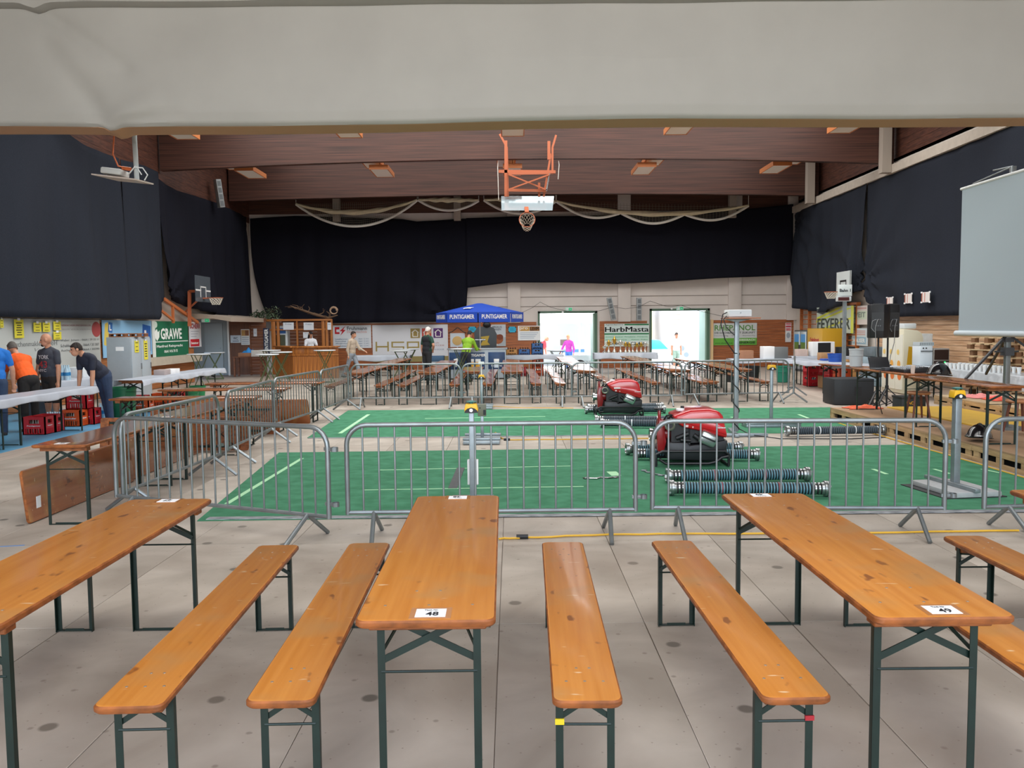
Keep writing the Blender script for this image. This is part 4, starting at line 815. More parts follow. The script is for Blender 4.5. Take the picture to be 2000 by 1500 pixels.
for x, y, z, c, w_, lab in ((-8.2, 18.6, -.012, OC, 'Almdudler', 'orange drink crate right of the green barrel'), (-8.6, 19.3, -.012, RC, '', 'dark red drink crate behind the orange one near the barrel'), (-8.3, 19.9, -.012, OC, '', 'orange drink crate under the middle of the far left counter'), (-8.2, 20.4, -.012, RC, '', 'red drink crate under the far left counter, second from its end'), (-8.3, 21.2, -.012, OC, '', 'orange crate at the far end under the left counter'),
                            (8.65, 24.3, 0, RC, '', 'lower red crate at the left end under the counter with the blue tub'), (8.65, 24.3, .315, RC, '', 'upper red crate at the left end under the counter with the blue tub'), (8.85, 23.6, .33, RC, '', 'red crate on the cardboard box under the counter with the blue tub'), (8.6, 22.6, 0, RC, 'Almdudler', 'lower red crate in the middle under the counter with the blue tub'), (8.6, 22.6, .315, RC, '', 'upper red crate in the middle under the counter with the blue tub'), (8.62, 21.95, 0, OC, '', 'lower orange crate under the counter with the blue tub'), (8.62, 21.95, .315, OC, '', 'upper orange crate under the counter with the blue tub'), (8.7, 21.2, 0, RC, '', 'red crate right of the orange crates'),
                            (.35, 30.6, 0, RC, '', 'red crate under the table with blue crates'), (.95, 30.6, 0, OC, '', 'lower orange crate under the table with blue crates'), (.95, 30.6, .315, OC, '', 'upper orange crate under the table with blue crates')):
    crate(lab, x, y, z, (R(95) if x > 8 else 0), c, w_)
for x, z, lab in ((.0, .775, 'left blue crate on the white table by the beer counter'), (.45, .775, 'middle blue crate on the white table by the beer counter'), (.92, .775, 'right lower blue crate on the white table'), (.92, .98, 'top blue crate of the right stack on the white table')): crate(lab, x, 30.3, z, 0, '#1d5a9a' if z > .9 or x > .2 else '#c58b3d', '', (.42, .3, .2))
def cbox(label, x, y, z, sx, sy, sz, col='#b08a62', nm='cardboard_box', cat='box', rz=0, flap=True, var=.05):
    t = thing(nm, label, cat, (x, y, z), rz); m = MB(); m.bb(-sx / 2, sx / 2, -sy / 2, sy / 2, 0, sz); m.build('body', mat(col, .75, var=var), t, bevel=.006)
    if flap: m = MB(); m.bb(-sx / 2, sx / 2, -.02, .02, sz, sz + .003); m.build('tape', mat('#d2b48c', .4), t)
    return t
cbox('cardboard box under the counter with the blue tub', 8.85, 23.55, 0, .4, .4, .33); cbox('brown cardboard box on the table before the green and white banner', 6.95, 25.05, .775, .42, .3, .24, '#a5765a'); cbox('cardboard box on the counter left of the blue tub', 8.85, 23.75, .775, .34, .3, .2)
cbox('cardboard box under the small table by the washroom wall', -8.6, 31.9, 0, .5, .4, .45)
def barrel(label, x, y, z, r, h, col, nm='barrel', cat='barrel'):
    t = thing(nm, label, cat, (x, y, z)); m = MB(); m.lathe([(r * .86, 0), (r * .93, h * .5), (r, h * .93), (r * 1.05, h * .94), (r * 1.05, h), (r * .95, h), (r * .8, .03)], 24, cap=False); m.lathe([(r * .85, .004), (r * .85, .02)], 24); m.build('body', mat(col, .45), t, smooth=True)
    m = MB(); m.lathe([(r * .95, h * .6), (r * .985, h * .61), (r * .99, h * .65), (r * .96, h * .66)], 24, cap=False); m.build('hoop', mat(col, .4), t, smooth=True); return t
barrel('green plastic barrel under the counter right of the leaning man', -8.15, 17.6, -.012, .25, .62, '#166a42'); barrel('small green tub under the far left counter, nearer one', -8.05, 21.0, 0, .2, .34, '#1d7a4c', 'tub', 'tub'); barrel('small green tub under the far left counter, farther one', -8.15, 21.75, 0, .2, .34, '#2a9a62', 'tub', 'tub')
barrel('round blue plastic tub on the right counter', 8.62, 22.4, .775, .2, .22, '#1c4fa8', 'tub', 'tub'); barrel('tall steel pot on the right counter behind the sign pole', 8.15, 19.9, .775, .16, .42, '#b9c0c4', 'steel_pot', 'pot')
for x, y, lab in ((6.9, 26.2, 'black bin under the table with the white appliance, left'), (7.5, 26.2, 'black bin under the table with the white appliance, right'), (8.4, 26.0, 'green bin under the right rear tables')): barrel(lab, x, y, 0, .22, .5, '#1b1e20' if 'black' in lab else '#2a8a72', 'bin', 'bin')
def waterpack(label, x, y, z):
    t = thing('water_pack', label, 'bottles', (x, y, z))
    for i in range(3):
        for j in range(2):
            m = MB(); m.lathe([(.04, 0), (.042, .01), (.042, .2), (.016, .28), (.016, .31)], 10, o=(i * .088, j * .088, 0)); o = m.build('bottle', mat('#b9d6e6', .15), t, smooth=True)
            m = MB(); m.lathe([(.043, .09), (.043, .16)], 10, o=(i * .088, j * .088, 0), cap=False); m.build('label', mat('#2f86c0', .5), o)
waterpack('shrink pack of water bottles behind the legs of the man in the dark shirt', -8.6, 15.5, -.012); waterpack('shrink pack of water bottles between counter and green barrel', -8.5, 17.3, -.012); waterpack('water bottles standing on the left work table', -9.4, 17.4, .775)
# ------------------------------------------------------------------ grey locker with notes and little crates on top, appliances left
t = thing('grey_locker', 'tall grey two-door metal locker behind the left counter', 'locker', (-9.79, 21.55, 0)); G_ = mat('#9aa4ab', .45, var=.03)
m = MB(); m.bb(-.31, .29, -.56, .58, .0, 1.62); m.build('body', G_, t, bevel=.008)
for y0, y1 in ((-.54, .0), (.02, .56)):
    m = MB(); m.bb(.29, .31, y0, y1, .06, 1.58); d = m.build('door', mat('#a9b4bc', .42), t, bevel=.004); m = MB(); m.bb(.31, .33, y1 - .06, y1 - .03, .8, .95); m.build('handle', CHROME, d)
m = MB(); m.bb(-.08, .12, -.564, -.56, 1.28, 1.38); m.build('label_plate', PAPER, t)
YN = mat('#ddd23e', .7)
def note(label, X, y, z, wd, ht, axis='l', tilt=0, col=None, rows=3):
    rz = {'l': R(90), 'r': R(-90), 'f': 0}[axis]; loc = {'l': (X, y, z), 'r': (X, y, z), 'f': (X, y, z)}[axis]
    t = thing('paper_notice', label, 'notice', loc, rz); t.rotation_euler.y = 0
    m = MB(); m.bb(-wd / 2, wd / 2, -.004, 0, -ht / 2, ht / 2); m.build('sheet', col or YN, t)
    m = MB()
    for k in range(rows):
        zz = ht * (.32 - .64 * k / max(1, rows - 1)); q = wd * (.32, .22, .28)[k % 3]; m.bb(-q, q, -.0055, -.004, zz - ht * .02 - .004, zz + ht * .02)
    o = m.build('print', INK, t); o['kind'] = 'stuff'; m = MB(); m.bb(-wd * .15, wd * .15, -.006, -.004, ht / 2 - .02, ht / 2 + .03); m.build('tape', PAPER, t); return t
Xn = XL + .13
for x0, y0, x1, y1, n_, lab in ((0, 623, 7, 640, 3, 'yellow price notice at the left frame edge on the grey banner'), (27, 624, 47, 660, 6, 'long yellow price notice above the bald man on the grey banner'), (65, 630, 81, 648, 3, 'yellow price notice, left one of the touching pair'), (83, 630, 98, 648, 3, 'yellow price notice, right one of the touching pair'), (104, 628, 119, 645, 3, 'upper yellow price notice beside the banner lettering'), (104, 648, 120, 663, 3, 'lower yellow price notice beside the banner lettering')):
    a, b_ = onX(x0, y0, Xn), onX(x1, y1, Xn); note(lab, Xn, (a.y + b_.y) / 2, (a.z + b_.z) / 2, abs(b_.y - a.y), abs(a.z - b_.z), rows=n_)
note('small yellow notice on the left locker door', -9.475, 21.28, 1.38, .24, .3); note('long yellow notice on the right locker door', -9.475, 21.8, 1.28, .22, .5, rows=6)
for k in range(5):
    t = thing('small_wooden_crate', ['small slatted crate on the locker, front left', 'small slatted crate on the locker, second from front', 'small slatted crate on the locker, middle', 'small slatted crate on the locker, fourth', 'small slatted crate on the locker, rearmost'][k], 'crate', (-9.85 + (k % 2) * .25, 21.12 + k * .2, 1.622))
    for z in (.0, .07): m = MB(); m.bb(-.2, .2, -.09, .09, z, z + .02); m.build('slat', mat('#9a6540', .7), t)
    for q in (-1, 0, 1): m = MB(); m.bb(q * .18 - .02, q * .18 + .02, -.09, .09, .02, .07); m.build('block', mat('#6e4630', .7), t)
t = thing('control_cabinet', 'grey switch box with cable behind the left counter', 'box', (-10.45, 17.95, .78)); m = MB(); m.bb(-.2, .2, -.3, .35, 0, .42); m.build('case', mat('#a8a294', .5), t, bevel=.01); m = MB(); m.bb(-.1, .08, -.304, -.3, .12, .3); m.build('socket_panel', PAPER, t); m = MB(); m.path([(-.15, -.32, .38), (-.1, -.4, .2), (-.18, -.36, -.0)], .02, 8); m.build('cable', PAPER, t, smooth=True)
cbox('white drinks cabinet on the left work table', -9.55, 18.5, .775, .4, .35, .22, '#d7dde0', 'white_case', 'box', flap=False); cbox('stack of white napkins on the far left counter', -7.95, 19.6, .775, .22, .5, .11, '#e4e4e4', 'napkin_stack', 'napkins', flap=False); cbox('clear bag of cups on the far left counter', -7.95, 19.1, .775, .24, .35, .12, '#a79a98', 'cup_bag', 'cups', flap=False)
cbox('dark cabinet under the left work table', -9.6, 16.95, .0, .6, .1, .7, '#45484c', 'cabinet_panel', 'cabinet', flap=False)
# ------------------------------------------------------------------ banners and posters
class Ban:
    def __init__(s, label, side, plane, x0, y0, x1, y1, col, cat='banner', nm='banner', th=.012):
        P = onY if side == 'f' else onX; a, b_ = P(x0, y0, plane), P(x1, y1, plane); rz = {'f': 0, 'l': R(90), 'r': R(-90)}[side]
        s.w = (b_ - a).xy.length; s.h = a.z - b_.z; base = Vector((a.x, a.y, b_.z)); s.t = thing(nm, label, cat, base, rz); s.th = th
        m = MB(); m.grid(lambda u, v: (u * s.w, -th * (1 + .08 * math.sin(u * 9 + v * 5) * math.sin(v * 6.28)), v * s.h), 20, 8); m.bb(0, s.w, -th * .6, 0, 0, s.h); m.build('sheet', mat(col, .55), s.t, smooth=False)
        s.k = 0
    def rect(s, nm, a, b_, c, d, col, z=1):
        s.k += .00025; m = MB(); m.bb(a * s.w, b_ * s.w, -s.th * 1.1 - .0012 * z - s.k, -s.th * .5, c * s.h, d * s.h); return m.build(nm, mat(col, .6), s.t)
    def poly(s, nm, pts, col, z=1):
        m = MB(); s.k += .00025; m.prism([(x * s.w, y * s.h) for x, y in pts], -s.th * 1.1 - .0012 * z - s.k, -s.th * .5, 0, lambda x, y, z_: (x, z_, y)); return m.build(nm, mat(col, .6), s.t)
    def tx(s, body, a, b_, c, d, col, bold=.0, shear=0, z=2):
        return text(body, (b_ - a) * s.w, (d - c) * s.h, ((a + b_) / 2 * s.w, -s.th * 1.1 - .0012 * z - s.k, (c + d) / 2 * s.h), mat(col, .6), s.t, bold=bold, shear=shear, depth=.0015)
    def pole(s, nm, pts, r, col, z=2):
        m = MB(); m.path([(x * s.w, -s.th * 1.2 - .001 * z - s.k, y * s.h) for x, y in pts], r, 6, sy=.3); return m.build(nm, mat(col, .6), s.t)
    def oval(s, nm, cx, cy, rx, rz_, col, z=1):
        m = MB(); m.prism([(cx * s.w + rx * math.cos(R(20 * k)), cy * s.h + rz_ * math.sin(R(20 * k))) for k in range(18)], -s.th * 1.1 - .0012 * z - s.k, -s.th * .5, 0, lambda x, y, z_: (x, z_, y)); return m.build(nm, mat(col, .6), s.t)
XW = XL + .08
b = Ban('wide grey sponsor banner of an insurance broker on the left wall with yellow notices', 'l', XW, -60, 621, 197, 716, '#b9bdba')
b.tx('IHR VERSICHERUNGSMAKLER', .60, .915, .865, .90, '#8f5f5f'); b.tx('DIE BESTE VERSICHERUNG', .60, .915, .785, .82, '#a9a6a4'); b.oval('logo_dot', .965, .80, .24, .20, '#a8494a'); b.oval('logo_dot', .095, .60, .2, .18, '#9c2f33')
b.tx('Kirchenmakler GmbH', .25, .60, .50, .59, '#777b7b'); b.tx('Weber  Johann - 0664 / 39 32 11', .63, .985, .555, .61, '#5b5f60'); b.tx('Schabler  Anton - 0664 / 33 307', .63, .985, .455, .51, '#5b5f60'); b.tx('Aucher  Josef - 0664 / 30390', .63, .985, .355, .41, '#5b5f60'); b.tx('Versich', .42, .58, .40, .46, '#8b8e8d', shear=.3)
b = Ban('light blue driving school banner with two blue L signs, behind the grey locker', 'l', XW, 198, 625, 297, 692, '#8fc3ea')
b.poly('yellow_stripe', [(.02, .35), (.08, .3), (.13, .8), (.1, .95), (.05, .9)], '#dcc45a'); b.poly('letter_plate', [(.10, .68), (.18, .66), (.19, .93), (.12, .95)], '#2a6cb8'); b.tx('L', .125, .165, .72, .88, '#eef2f6', .05, z=4); b.poly('letter_plate', [(.78, .15), (.97, .10), (.98, .84), (.80, .90)], '#1f5fb0'); b.tx('L', .83, .93, .22, .72, '#eef2f6', .06, z=4)
b = Ban('green banner with big white lettering on the left wall right of the locker', 'l', XW, 297, 627, 368, 692, '#0f6a4a')
b.rect('white_edge', -.02, .06, 0, 1, '#dfe6e2'); b.oval('sun_mark', .07, .9, .13, .1, '#cfe0d4', 3); b.poly('flame_mark', [(.03, .68), (.10, .78), (.13, .68), (.17, .74), (.16, .55), (.10, .44), (.05, .55)], '#eef4f0', 3); b.tx('GRAWE', .2, .80, .48, .80, '#f1f5f2', .03); b.rect('line', .04, .99, .405, .43, '#e6eee9', 2); b.tx('Manfred Reinprecht', .08, .82, .235, .33, '#eef4f0', .02); b.tx('0664 / 416 70 75', .28, .66, .10, .18, '#eef4f0', .02)
b = Ban('small white and red banner at the rear end of the left wall', 'l', XW, 368, 629, 393, 677, '#d9dde4')
b.tx('SCHERR', .06, .92, .74, .95, '#a3283a', .03); b.rect('red_panel', .08, .82, .03, .32, '#c4202f'); b.tx('brantner', .14, .74, .12, .22, '#f2f2f2', .03, z=3)
for k in range(3): b.rect('text_line', .14, .8 - .1 * k, .62 - k * .1, .635 - k * .1, '#7d8ba2')
YW = YF - .05
b = Ban('white electrician banner with red flash logo behind the walking man', 'f', YW, 647.5, 635.5, 725.5, 679.5, '#dfe5ec')
b.rect('logo_bar', .08, .20, .82, .92, '#c2202c'); b.rect('logo_bar', .08, .20, .62, .70, '#c2202c'); b.rect('logo_bar', .08, .12, .62, .92, '#c2202c'); b.poly('flash', [(.36, .98), (.20, .74), (.27, .74), (.22, .55), (.36, .80), (.29, .80)], '#c2202c'); b.tx('Fruhmann', .39, .90, .78, .94, '#5b626b', .02); b.tx('Elektrotechnik', .39, .90, .66, .76, '#d49a98')
for k, (s_, e) in enumerate((('Installationen', .62), ('Photovoltaik', .55), ('office@fruhmann.at', .8), ('www.fruhmann.at', .7))): b.tx(s_, .09, .09 + e * .5, .37 - k * .1, .43 - k * .1, '#5f7d9c'); b.tx('0664 / 12 34 5', .68, .94, .37 - k * .1, .43 - k * .1, '#5f7d9c')
b = Ban('wide white and gold banner behind the white-haired man', 'f', YW, 727, 635, 875.5, 706, '#dcdfe6')
for k, c_ in enumerate(('#a08a4e', '#c9453c', '#56286e')):
    x = .505 + .152 * k; b.rect('square', x, x + .125, .64, .90, c_); b.pole('house_line', [(x + .03, .68), (x + .03, .79), (x + .018, .785), (x + .0625, .86), (x + .107, .785), (x + .095, .79), (x + .095, .68), (x + .03, .68)], .022, '#eceae6', 4)
for r_ in ((.04, .06, .29, .55), (.195, .215, .29, .55), (.06, .195, .395, .435), (.25, .42, .515, .55), (.25, .27, .40, .55), (.25, .42, .39, .42), (.40, .42, .29, .40), (.25, .42, .29, .32), (.455, .475, .29, .55), (.455, .62, .515, .55), (.60, .62, .38, .55), (.455, .62, .375, .41)): b.rect('letter_stroke', *r_, '#a39050', 2)
b.rect('gold_band', .0, 1, 0, .15, '#968753'); b.tx('www.hsp.at', .27, .52, .045, .11, '#eceae2', z=4); b.tx('Z LICCESE', .78, .95, .42, .46, '#b98a86'); b.tx('N ECKER', .82, .95, .31, .35, '#9aa6b8'); b.tx('uh', .83, .88, .49, .53, '#b98a86')
b = Ban('small white sign with tan and black heading left of the left doorway', 'f', YW, 1011.5, 636.5, 1055.5, 664.5, '#e6ecf0')
b.rect('tan_field', .06, .51, .65, .95, '#c79a4e'); b.rect('dark_field', .52, .96, .65, .95, '#9d6a34'); b.tx('pro', .08, .44, .68, .90, '#f4f1ea', .01, z=4); b.tx('LEHM', .55, .925, .69, .91, '#231f1c', z=4); b.tx('LEHM', .56, .935, .69, .91, '#231f1c', z=4)
for k in range(4): b.rect('text_line', .1, .9 - .06 * k, .50 - k * .12, .53 - k * .12, '#8aa2be')
b = Ban('farm service board with black lettering and green lines behind the trophies', 'f', YW, 1180.5, 632.5, 1267.5, 676, '#d5e4e2')
b.rect('green_line', .45, .995, .925, .985, '#147a46'); b.tx('Agrar.Service', .02, .42, .92, .98, '#3a4a42'); b.tx('HarbMasta', .01, .985, .64, .86, '#15161a'); b.tx('HarbMasta', .02, .995, .64, .86, '#15161a'); b.rect('green_line', .0, 1, .52, .58, '#147a46'); b.rect('pale_field', 0, 1, .24, .50, '#b9dccc'); b.tx('Kommunaltechnik . Forstdienst . Transporte', .03, .97, .385, .44, '#2c8a60', z=4); b.tx('Maschinenvermietung   .   Mulchen . Erdbau', .03, .97, .265, .32, '#2c8a60', z=4); b.tx('0664 / 79 92 450', .12, .92, .07, .19, '#2d3134', .02)
b = Ban('white and green roofing banner right of the right doorway', 'f', YW, 1393, 631.5, 1478, 673.5, '#ccd0d0')
b.rect('green_field', 0, 1, 0, .32, '#63aa3c'); b.tx('RHEPANOL', .03, .96, .66, .92, '#5b9048', .02); b.tx('DIE DACHBAHN MIT ZUKUNFT', .03, .96, .52, .61, '#565b5e', .02); b.tx('Nachhaltig - Sicher - Beständig', .03, .96, .39, .46, '#8f9494'); b.tx('www.eibesbach.at', .04, .44, .06, .13, '#1f4a1a', z=4); b.tx('EIBESBACH', .60, .96, .19, .28, '#cfe4c4', .03, z=4); b.tx('ENERGIE', .60, .96, .06, .16, '#20301c', .03, z=4)
b = Ban('narrow red and white safety notice near the right rear corner', 'f', YW, 1534, 630.5, 1545, 668, '#dfe3e6', 'notice', 'safety_notice')
for r_ in ((.05, .95, .90, .98, '#c9606a'), (.05, .95, .76, .86, '#b94a58'), (.1, .9, .60, .72, '#c3202e')): b.rect('red_bar', *r_)
b.tx('STOP', .14, .86, .63, .69, '#f2f2f2', z=4); b.oval('pictogram', .5, .35, .08, .12, '#9aa6b4')
b = Ban('food poster with roast meat and green salad behind the beer counter', 'f', YW, 952, 634, 988, 676, '#c3cdd6', 'poster', 'food_poster')
b.poly('board_field', [(0, .0), (1, 0), (1, .42), (0, .3)], '#aab4bb'); b.oval('roast', .55, .32, .24, .2, '#9c5a34', 3); b.oval('roast_slice', .68, .42, .14, .12, '#7d3f26', 4); b.oval('salad', .2, .42, .16, .1, '#8fae3c', 3); b.oval('bread', .3, .08, .2, .06, '#d9d2c4', 3); b.poly('ribbon', [(0, 1), (.22, 1), (.1, .74), (0, .68)], '#b5523c'); b.tx('BRAUS', .28, .78, .84, .93, '#3d4a66'); b.tx('HAXEN', .26, .74, .73, .82, '#3d4a66')  # darker field across the lower part of the poster
for x0, lab in ((915, 'cyan notice on the wood wall left of the parasol pole'), (993, 'cyan notice on the wood wall right of the food poster')):
    b = Ban(lab, 'f', YW, x0, 638, x0 + 15, 649, '#2fb3da', 'notice', 'paper_notice'); [b.rect('text_line', .2, .8 - .1 * k, .3 + .2 * k, .35 + .2 * k, '#1f7ea6') for k in range(3)]
    for q in (0, .88): [b.rect('corner_tape', q, q + .12, r_, r_ + .2, '#17181b', 2) for r_ in (0, .8)]
XRW = XR - .16
b = Ban('yellow and black firefighting banner hanging on the wall bars', 'r', XRW - .14, 1596, 601, 1667, 651, '#b9c6bb')
b.poly('dark_corner', [(0, .95), (.45, .97), (.18, .72), (0, .8)], '#3b4347'); b.poly('yellow_stripe', [(0, .60), (.6, .95), (.7, .95), (.02, .52)], '#d6dc3a', 2); b.poly('yellow_stripe', [(0, .48), (.85, .92), (.97, .92), (.0, .40)], '#cdd63c', 3); b.poly('yellow_stripe', [(0, .0), (.95, .52), (.97, .60), (.0, .08)], '#d6dc52', 2); b.tx('FEYERER', .03, .93, .14, .56, '#37423a', .02, shear=.0, z=5); b.rect('edge', .94, 1, 0, 1, '#d0d85a', 3)
b = Ban('white banner with grey capitals right of the yellow one on the right wall', 'r', XRW, 1668, 598, 1695, 634, '#d8cfc9'); b.rect('pale_green', .05, .95, .28, .72, '#c6d2bc'); b.tx('VEIT', .1, .85, .38, .66, '#7d8a80', .03, z=4); b.rect('red_line', .05, .9, .82, .9, '#c79a94')
b = Ban('pale blue and white sign low on the right wall beside the wall bars', 'r', XRW, 1665, 641, 1695, 676, '#c9d6dc'); b.rect('blue_field', .05, .9, .1, .5, '#8fb6cc'); b.tx('HAUSER', .1, .85, .18, .42, '#e8eef0', .03, z=4); [b.rect('red_line', .1, .85, .62 + .1 * k, .66 + .1 * k, '#c98f88') for k in range(3)]
for x0, y0, x1, y1, lab in ((1733, 581, 1744, 596, 'white paper pinned to the right drape, left one half behind the loudspeaker'), (1768, 574, 1781, 592, 'white paper pinned to the right drape, middle one'), (1801, 571, 1816, 590, 'white paper pinned to the right drape, right one')):
    b = Ban(lab, 'r', XR - .425, x0, y0, x1, y1, '#e6e0dc', 'paper', 'pinned_paper'); b.rect('red_edge', .0, .12, .05, .95, '#b9705a'); b.rect('red_line', .35, .45, .05, .95, '#c9948a'); [b.rect('tape', q, q + .2, r_, r_ + .16, '#eef0f2', 2) for q in (-.12, .92) for r_ in (-.06, .9)]
# ------------------------------------------------------------------ wall bars, fridges, kitchen things on the right
OR_ = mat('#b86a34', .5, var=.1, scale=4)
t = thing('wall_bars', 'orange wooden gymnastics wall bars at the rear of the right wall', 'wall bars', (XR - .06, 0, 0))
for k in range(7): y = 28.9 + k * .93; m = MB(); m.bb(-.14, -.02, y - .03, y + .03, 0, 2.5); m.build('upright', OR_, t)
for k in range(6):
    for j in range(12):
        m = MB(); m.tube((-.1, 28.93 + k * .93, .25 + j * .19), (-.1, 29.8 + k * .93, .25 + j * .19), .02, 6); m.build('bar', OR_, t)
for z in (2.42,): m = MB(); m.bb(-.16, -.02, 28.8, 34.6, z, z + .09); m.build('top_rail', OR_, t)
cbox('wooden bench box in front of the wall bars', XR - .55, 28.75, 0, .5, 1.4, .95, '#c79a62', 'wooden_box', 'box', flap=False)
t = thing('drinks_fridge', 'glass-door drinks fridge with blue and green pictures before the wall bars', 'fridge', (11.25, 31.9, 0)); m = MB(); m.bb(-.3, .3, -.7, .7, 0, 1.55); m.build('body', mat('#3a4144', .4), t, bevel=.01)
for s in (-1, 1):
    m = MB(); m.bb(-.33, -.3, s * .35 - .31, s * .35 + .31, .08, 1.5); d = m.build('door', mat('#b9c0c2', .35, metal=.4), t, bevel=.005); m = MB(); m.bb(-.335, -.33, s * .35 - .24, s * .35 + .24, .2, 1.1); m.build('pane', mat('#5d7d3e', .2), d); m = MB(); m.bb(-.336, -.33, s * .35 - .24, s * .35 + .24, 1.1, 1.4); m.build('picture', mat('#3f8ccf', .3), d); m = MB(); m.bb(-.36, -.335, s * .06 - .01, s * .06 + .01, .6, 1.0); m.build('handle', BLACK, d)
t = thing('yellow_cabinet', 'yellow cooling cabinet with red lettering beside the glass-door fridge', 'cabinet', (11.25, 30.3, 0)); m = MB(); m.bb(-.35, .35, -.75, .75, 0, 1.62); m.build('body', mat('#c79a1e', .45), t, bevel=.012); text('Feinkost', .9, .14, (-.353, 0, 1.22), mat('#b0301e', .5), t, rot=Matrix.Rotation(R(-90), 3, 'Z'), bold=.03); m = MB(); m.bb(-.352, -.35, -.6, .6, .98, 1.02); m.build('red_line', mat('#b0301e', .5), t)
t = thing('juice_dispenser', 'tall round-topped juice cooler with orange and yellow fruit pictures', 'dispenser', (10.12, 21.8, 0)); m = MB(); m.prism([(-.25, 0), (.25, 0), (.25, 1.42), (.2, 1.54), (.1, 1.6), (-.25, 1.64)], -.6, .6, 0, lambda a, b_, c: (a, c, b_)); m.build('body', mat('#d7d2b9', .45), t, bevel=.02, seg=2)
for y0, y1 in ((-.58, -.2), (-.18, .2), (.22, .58)):
    m = MB(); m.bb(-.262, -.25, y0, y1, .1, 1.5); p_ = m.build('front_panel', mat('#e3e2d2', .4), t)
    for q in range(3): m = MB(); m.lathe([(.02, 0), (.11 - .02 * q, .004)], 16, o=(-.263, (y0 + y1) / 2 + .05 * (q - 1), .45 + .3 * q), M=Matrix.Rotation(R(-90), 3, 'Y')); m.build('orange_slice', mat(['#e07a3a', '#e8a848', '#e6c66a'][q], .5), p_)
m = MB(); m.prism([(-.16, .72), (.14, .70), (.17, 1.12), (-.02, 1.18), (-.12, 1.2)], -.605, -.6, 0, lambda a, b_, c: (a, c, b_)); m.build('glass_picture', mat('#cfa21e', .5), t); m = MB(); m.lathe([(.02, 0), (.12, .004)], 16, o=(-.05, -.604, .5), M=Matrix.Rotation(R(90), 3, 'X')); m.build('orange_slice', mat('#e07a3a', .5), t)
m = MB(); m.bb(-.2, .12, -.5, .2, 1.64, 1.78); m.build('top_tray', mat('#cfd6d8', .4), t, bevel=.03)
t = thing('dishwasher', 'white box dishwasher with black knobs on the foil covered table', 'appliance', (9.86, 20.2, .778)); m = MB(); m.bb(-.15, .15, -.2, .2, 0, .46); m.build('body', mat('#d3dde3', .35), t, bevel=.01); m = MB(); m.bb(-.14, .14, -.215, -.205, .33, .35); m.build('handle', mat('#4a5054', .4), t)
for q in range(2): m = MB(); m.tube((-.08 + q * .07, -.2, .41), (-.08 + q * .07, -.22, .41), .016, 10); m.build('knob', BLACK, t)
t = thing('microwave_oven', 'dark-fronted microwave oven with a green light beside the white dishwasher', 'appliance', (10.22, 20.2, .778)); m = MB(); m.bb(-.19, .19, -.2, .2, 0, .40); m.build('case', mat('#98928b', .4), t, bevel=.01); m = MB(); m.bb(-.17, .17, -.205, -.2, .13, .37); m.build('window', mat('#31231f', .25), t); m = MB(); m.bb(-.18, .18, -.204, -.2, .02, .11); m.build('control_strip', mat('#3a2c28', .4), t); m = MB(); m.ball((.08, -.21, .07), .018); m.build('green_light', mat('#18d060', .4, emit=3), t, smooth=True)
t = thing('glass_basket', 'basket of glasses on top of the white dishwasher', 'basket', (9.88, 20.2, 1.24)); m = MB(); m.bb(-.17, .17, -.17, .17, 0, .09); m.build('basket', mat('#b6c0c4', .5), t)
m = MB()
for q in range(8): m.bb(-.16 + q * .042, -.14 + q * .042, -.173, -.17, .02, .075)
o = m.build('glass', mat('#7d8a90', .4), t); o['kind'] = 'stuff'
ORD = 'first second third fourth fifth sixth seventh eighth ninth tenth eleventh twelfth thirteenth fourteenth'.split()
CUP = mat('#e8eced', .4)
for k in range(14):
    t = thing('white_cup', 'white cup, %s from the left in the front row on the foil counter' % ORD[k], 'cup', (9.78, 18.9 - k * .17, .775), 0, 'white cups on the foil counter'); m = MB(); m.lathe([(.03, 0), (.045, .12), (.043, .12), (.028, .006)], 12, cap=False); m.lathe([(.029, 0), (.029, .004)], 10); m.build('cup', CUP, t, smooth=True)
    t2 = thing('white_cup', 'white cup, %s from the left in the rear row on the foil counter' % ORD[k], 'cup', (10.05, 18.85 - k * .17, .775), 0, 'white cups in the rear row'); m = MB(); m.lathe([(.03, 0), (.045, .12), (.043, .12), (.028, .006)], 12, cap=False); m.lathe([(.029, 0), (.029, .004)], 10); m.build('cup', CUP, t2, smooth=True)
for r in range(10):                                                   # stacked pallets of pale wood with trays
    t = thing('wooden_pallet', ['bottom', 'second', 'third', 'fourth', 'fifth', 'sixth', 'seventh', 'eighth', 'ninth', 'topmost'][r] + ' pallet of the pale pallet stack behind the screen post', 'pallet', (10.85 + .04 * (r % 2), 18.6 + .05 * (r % 3), r * .146), 0, 'stacked pallets at the right wall')
    pc = mat('#c6ad88', .7, var=.08, scale=4); pd = mat('#7d5a3e', .75, var=.1)
    for q in (-.36, 0, .36): m = MB(); m.bb(q - .06, q + .06, -.6, .6, 0, .02); m.build('runner', pc, t)
    for q in (-.5, -.17, .17, .5): m = MB(); m.bb(-.4, .4, q - .09, q + .09, .122, .144); m.build('deck_board', pc, t)
    for i in (-.36, 0, .36):
        for j in (-.53, 0, .53): m = MB(); m.bb(i - .05, i + .05, j - .07, j + .07, .02, .122); m.build('block', pd, t)
t = thing('coffee_machine', 'white coffee machine with black front at the right rear', 'appliance', (9.75, 26.5, .775)); m = MB(); m.bb(-.35, .35, -.2, .2, 0, .45); m.build('case', PAPER, t, bevel=.02); m = MB(); m.bb(-.18, .22, -.205, -.2, .04, .42); m.build('front_panel', BLACK, t)
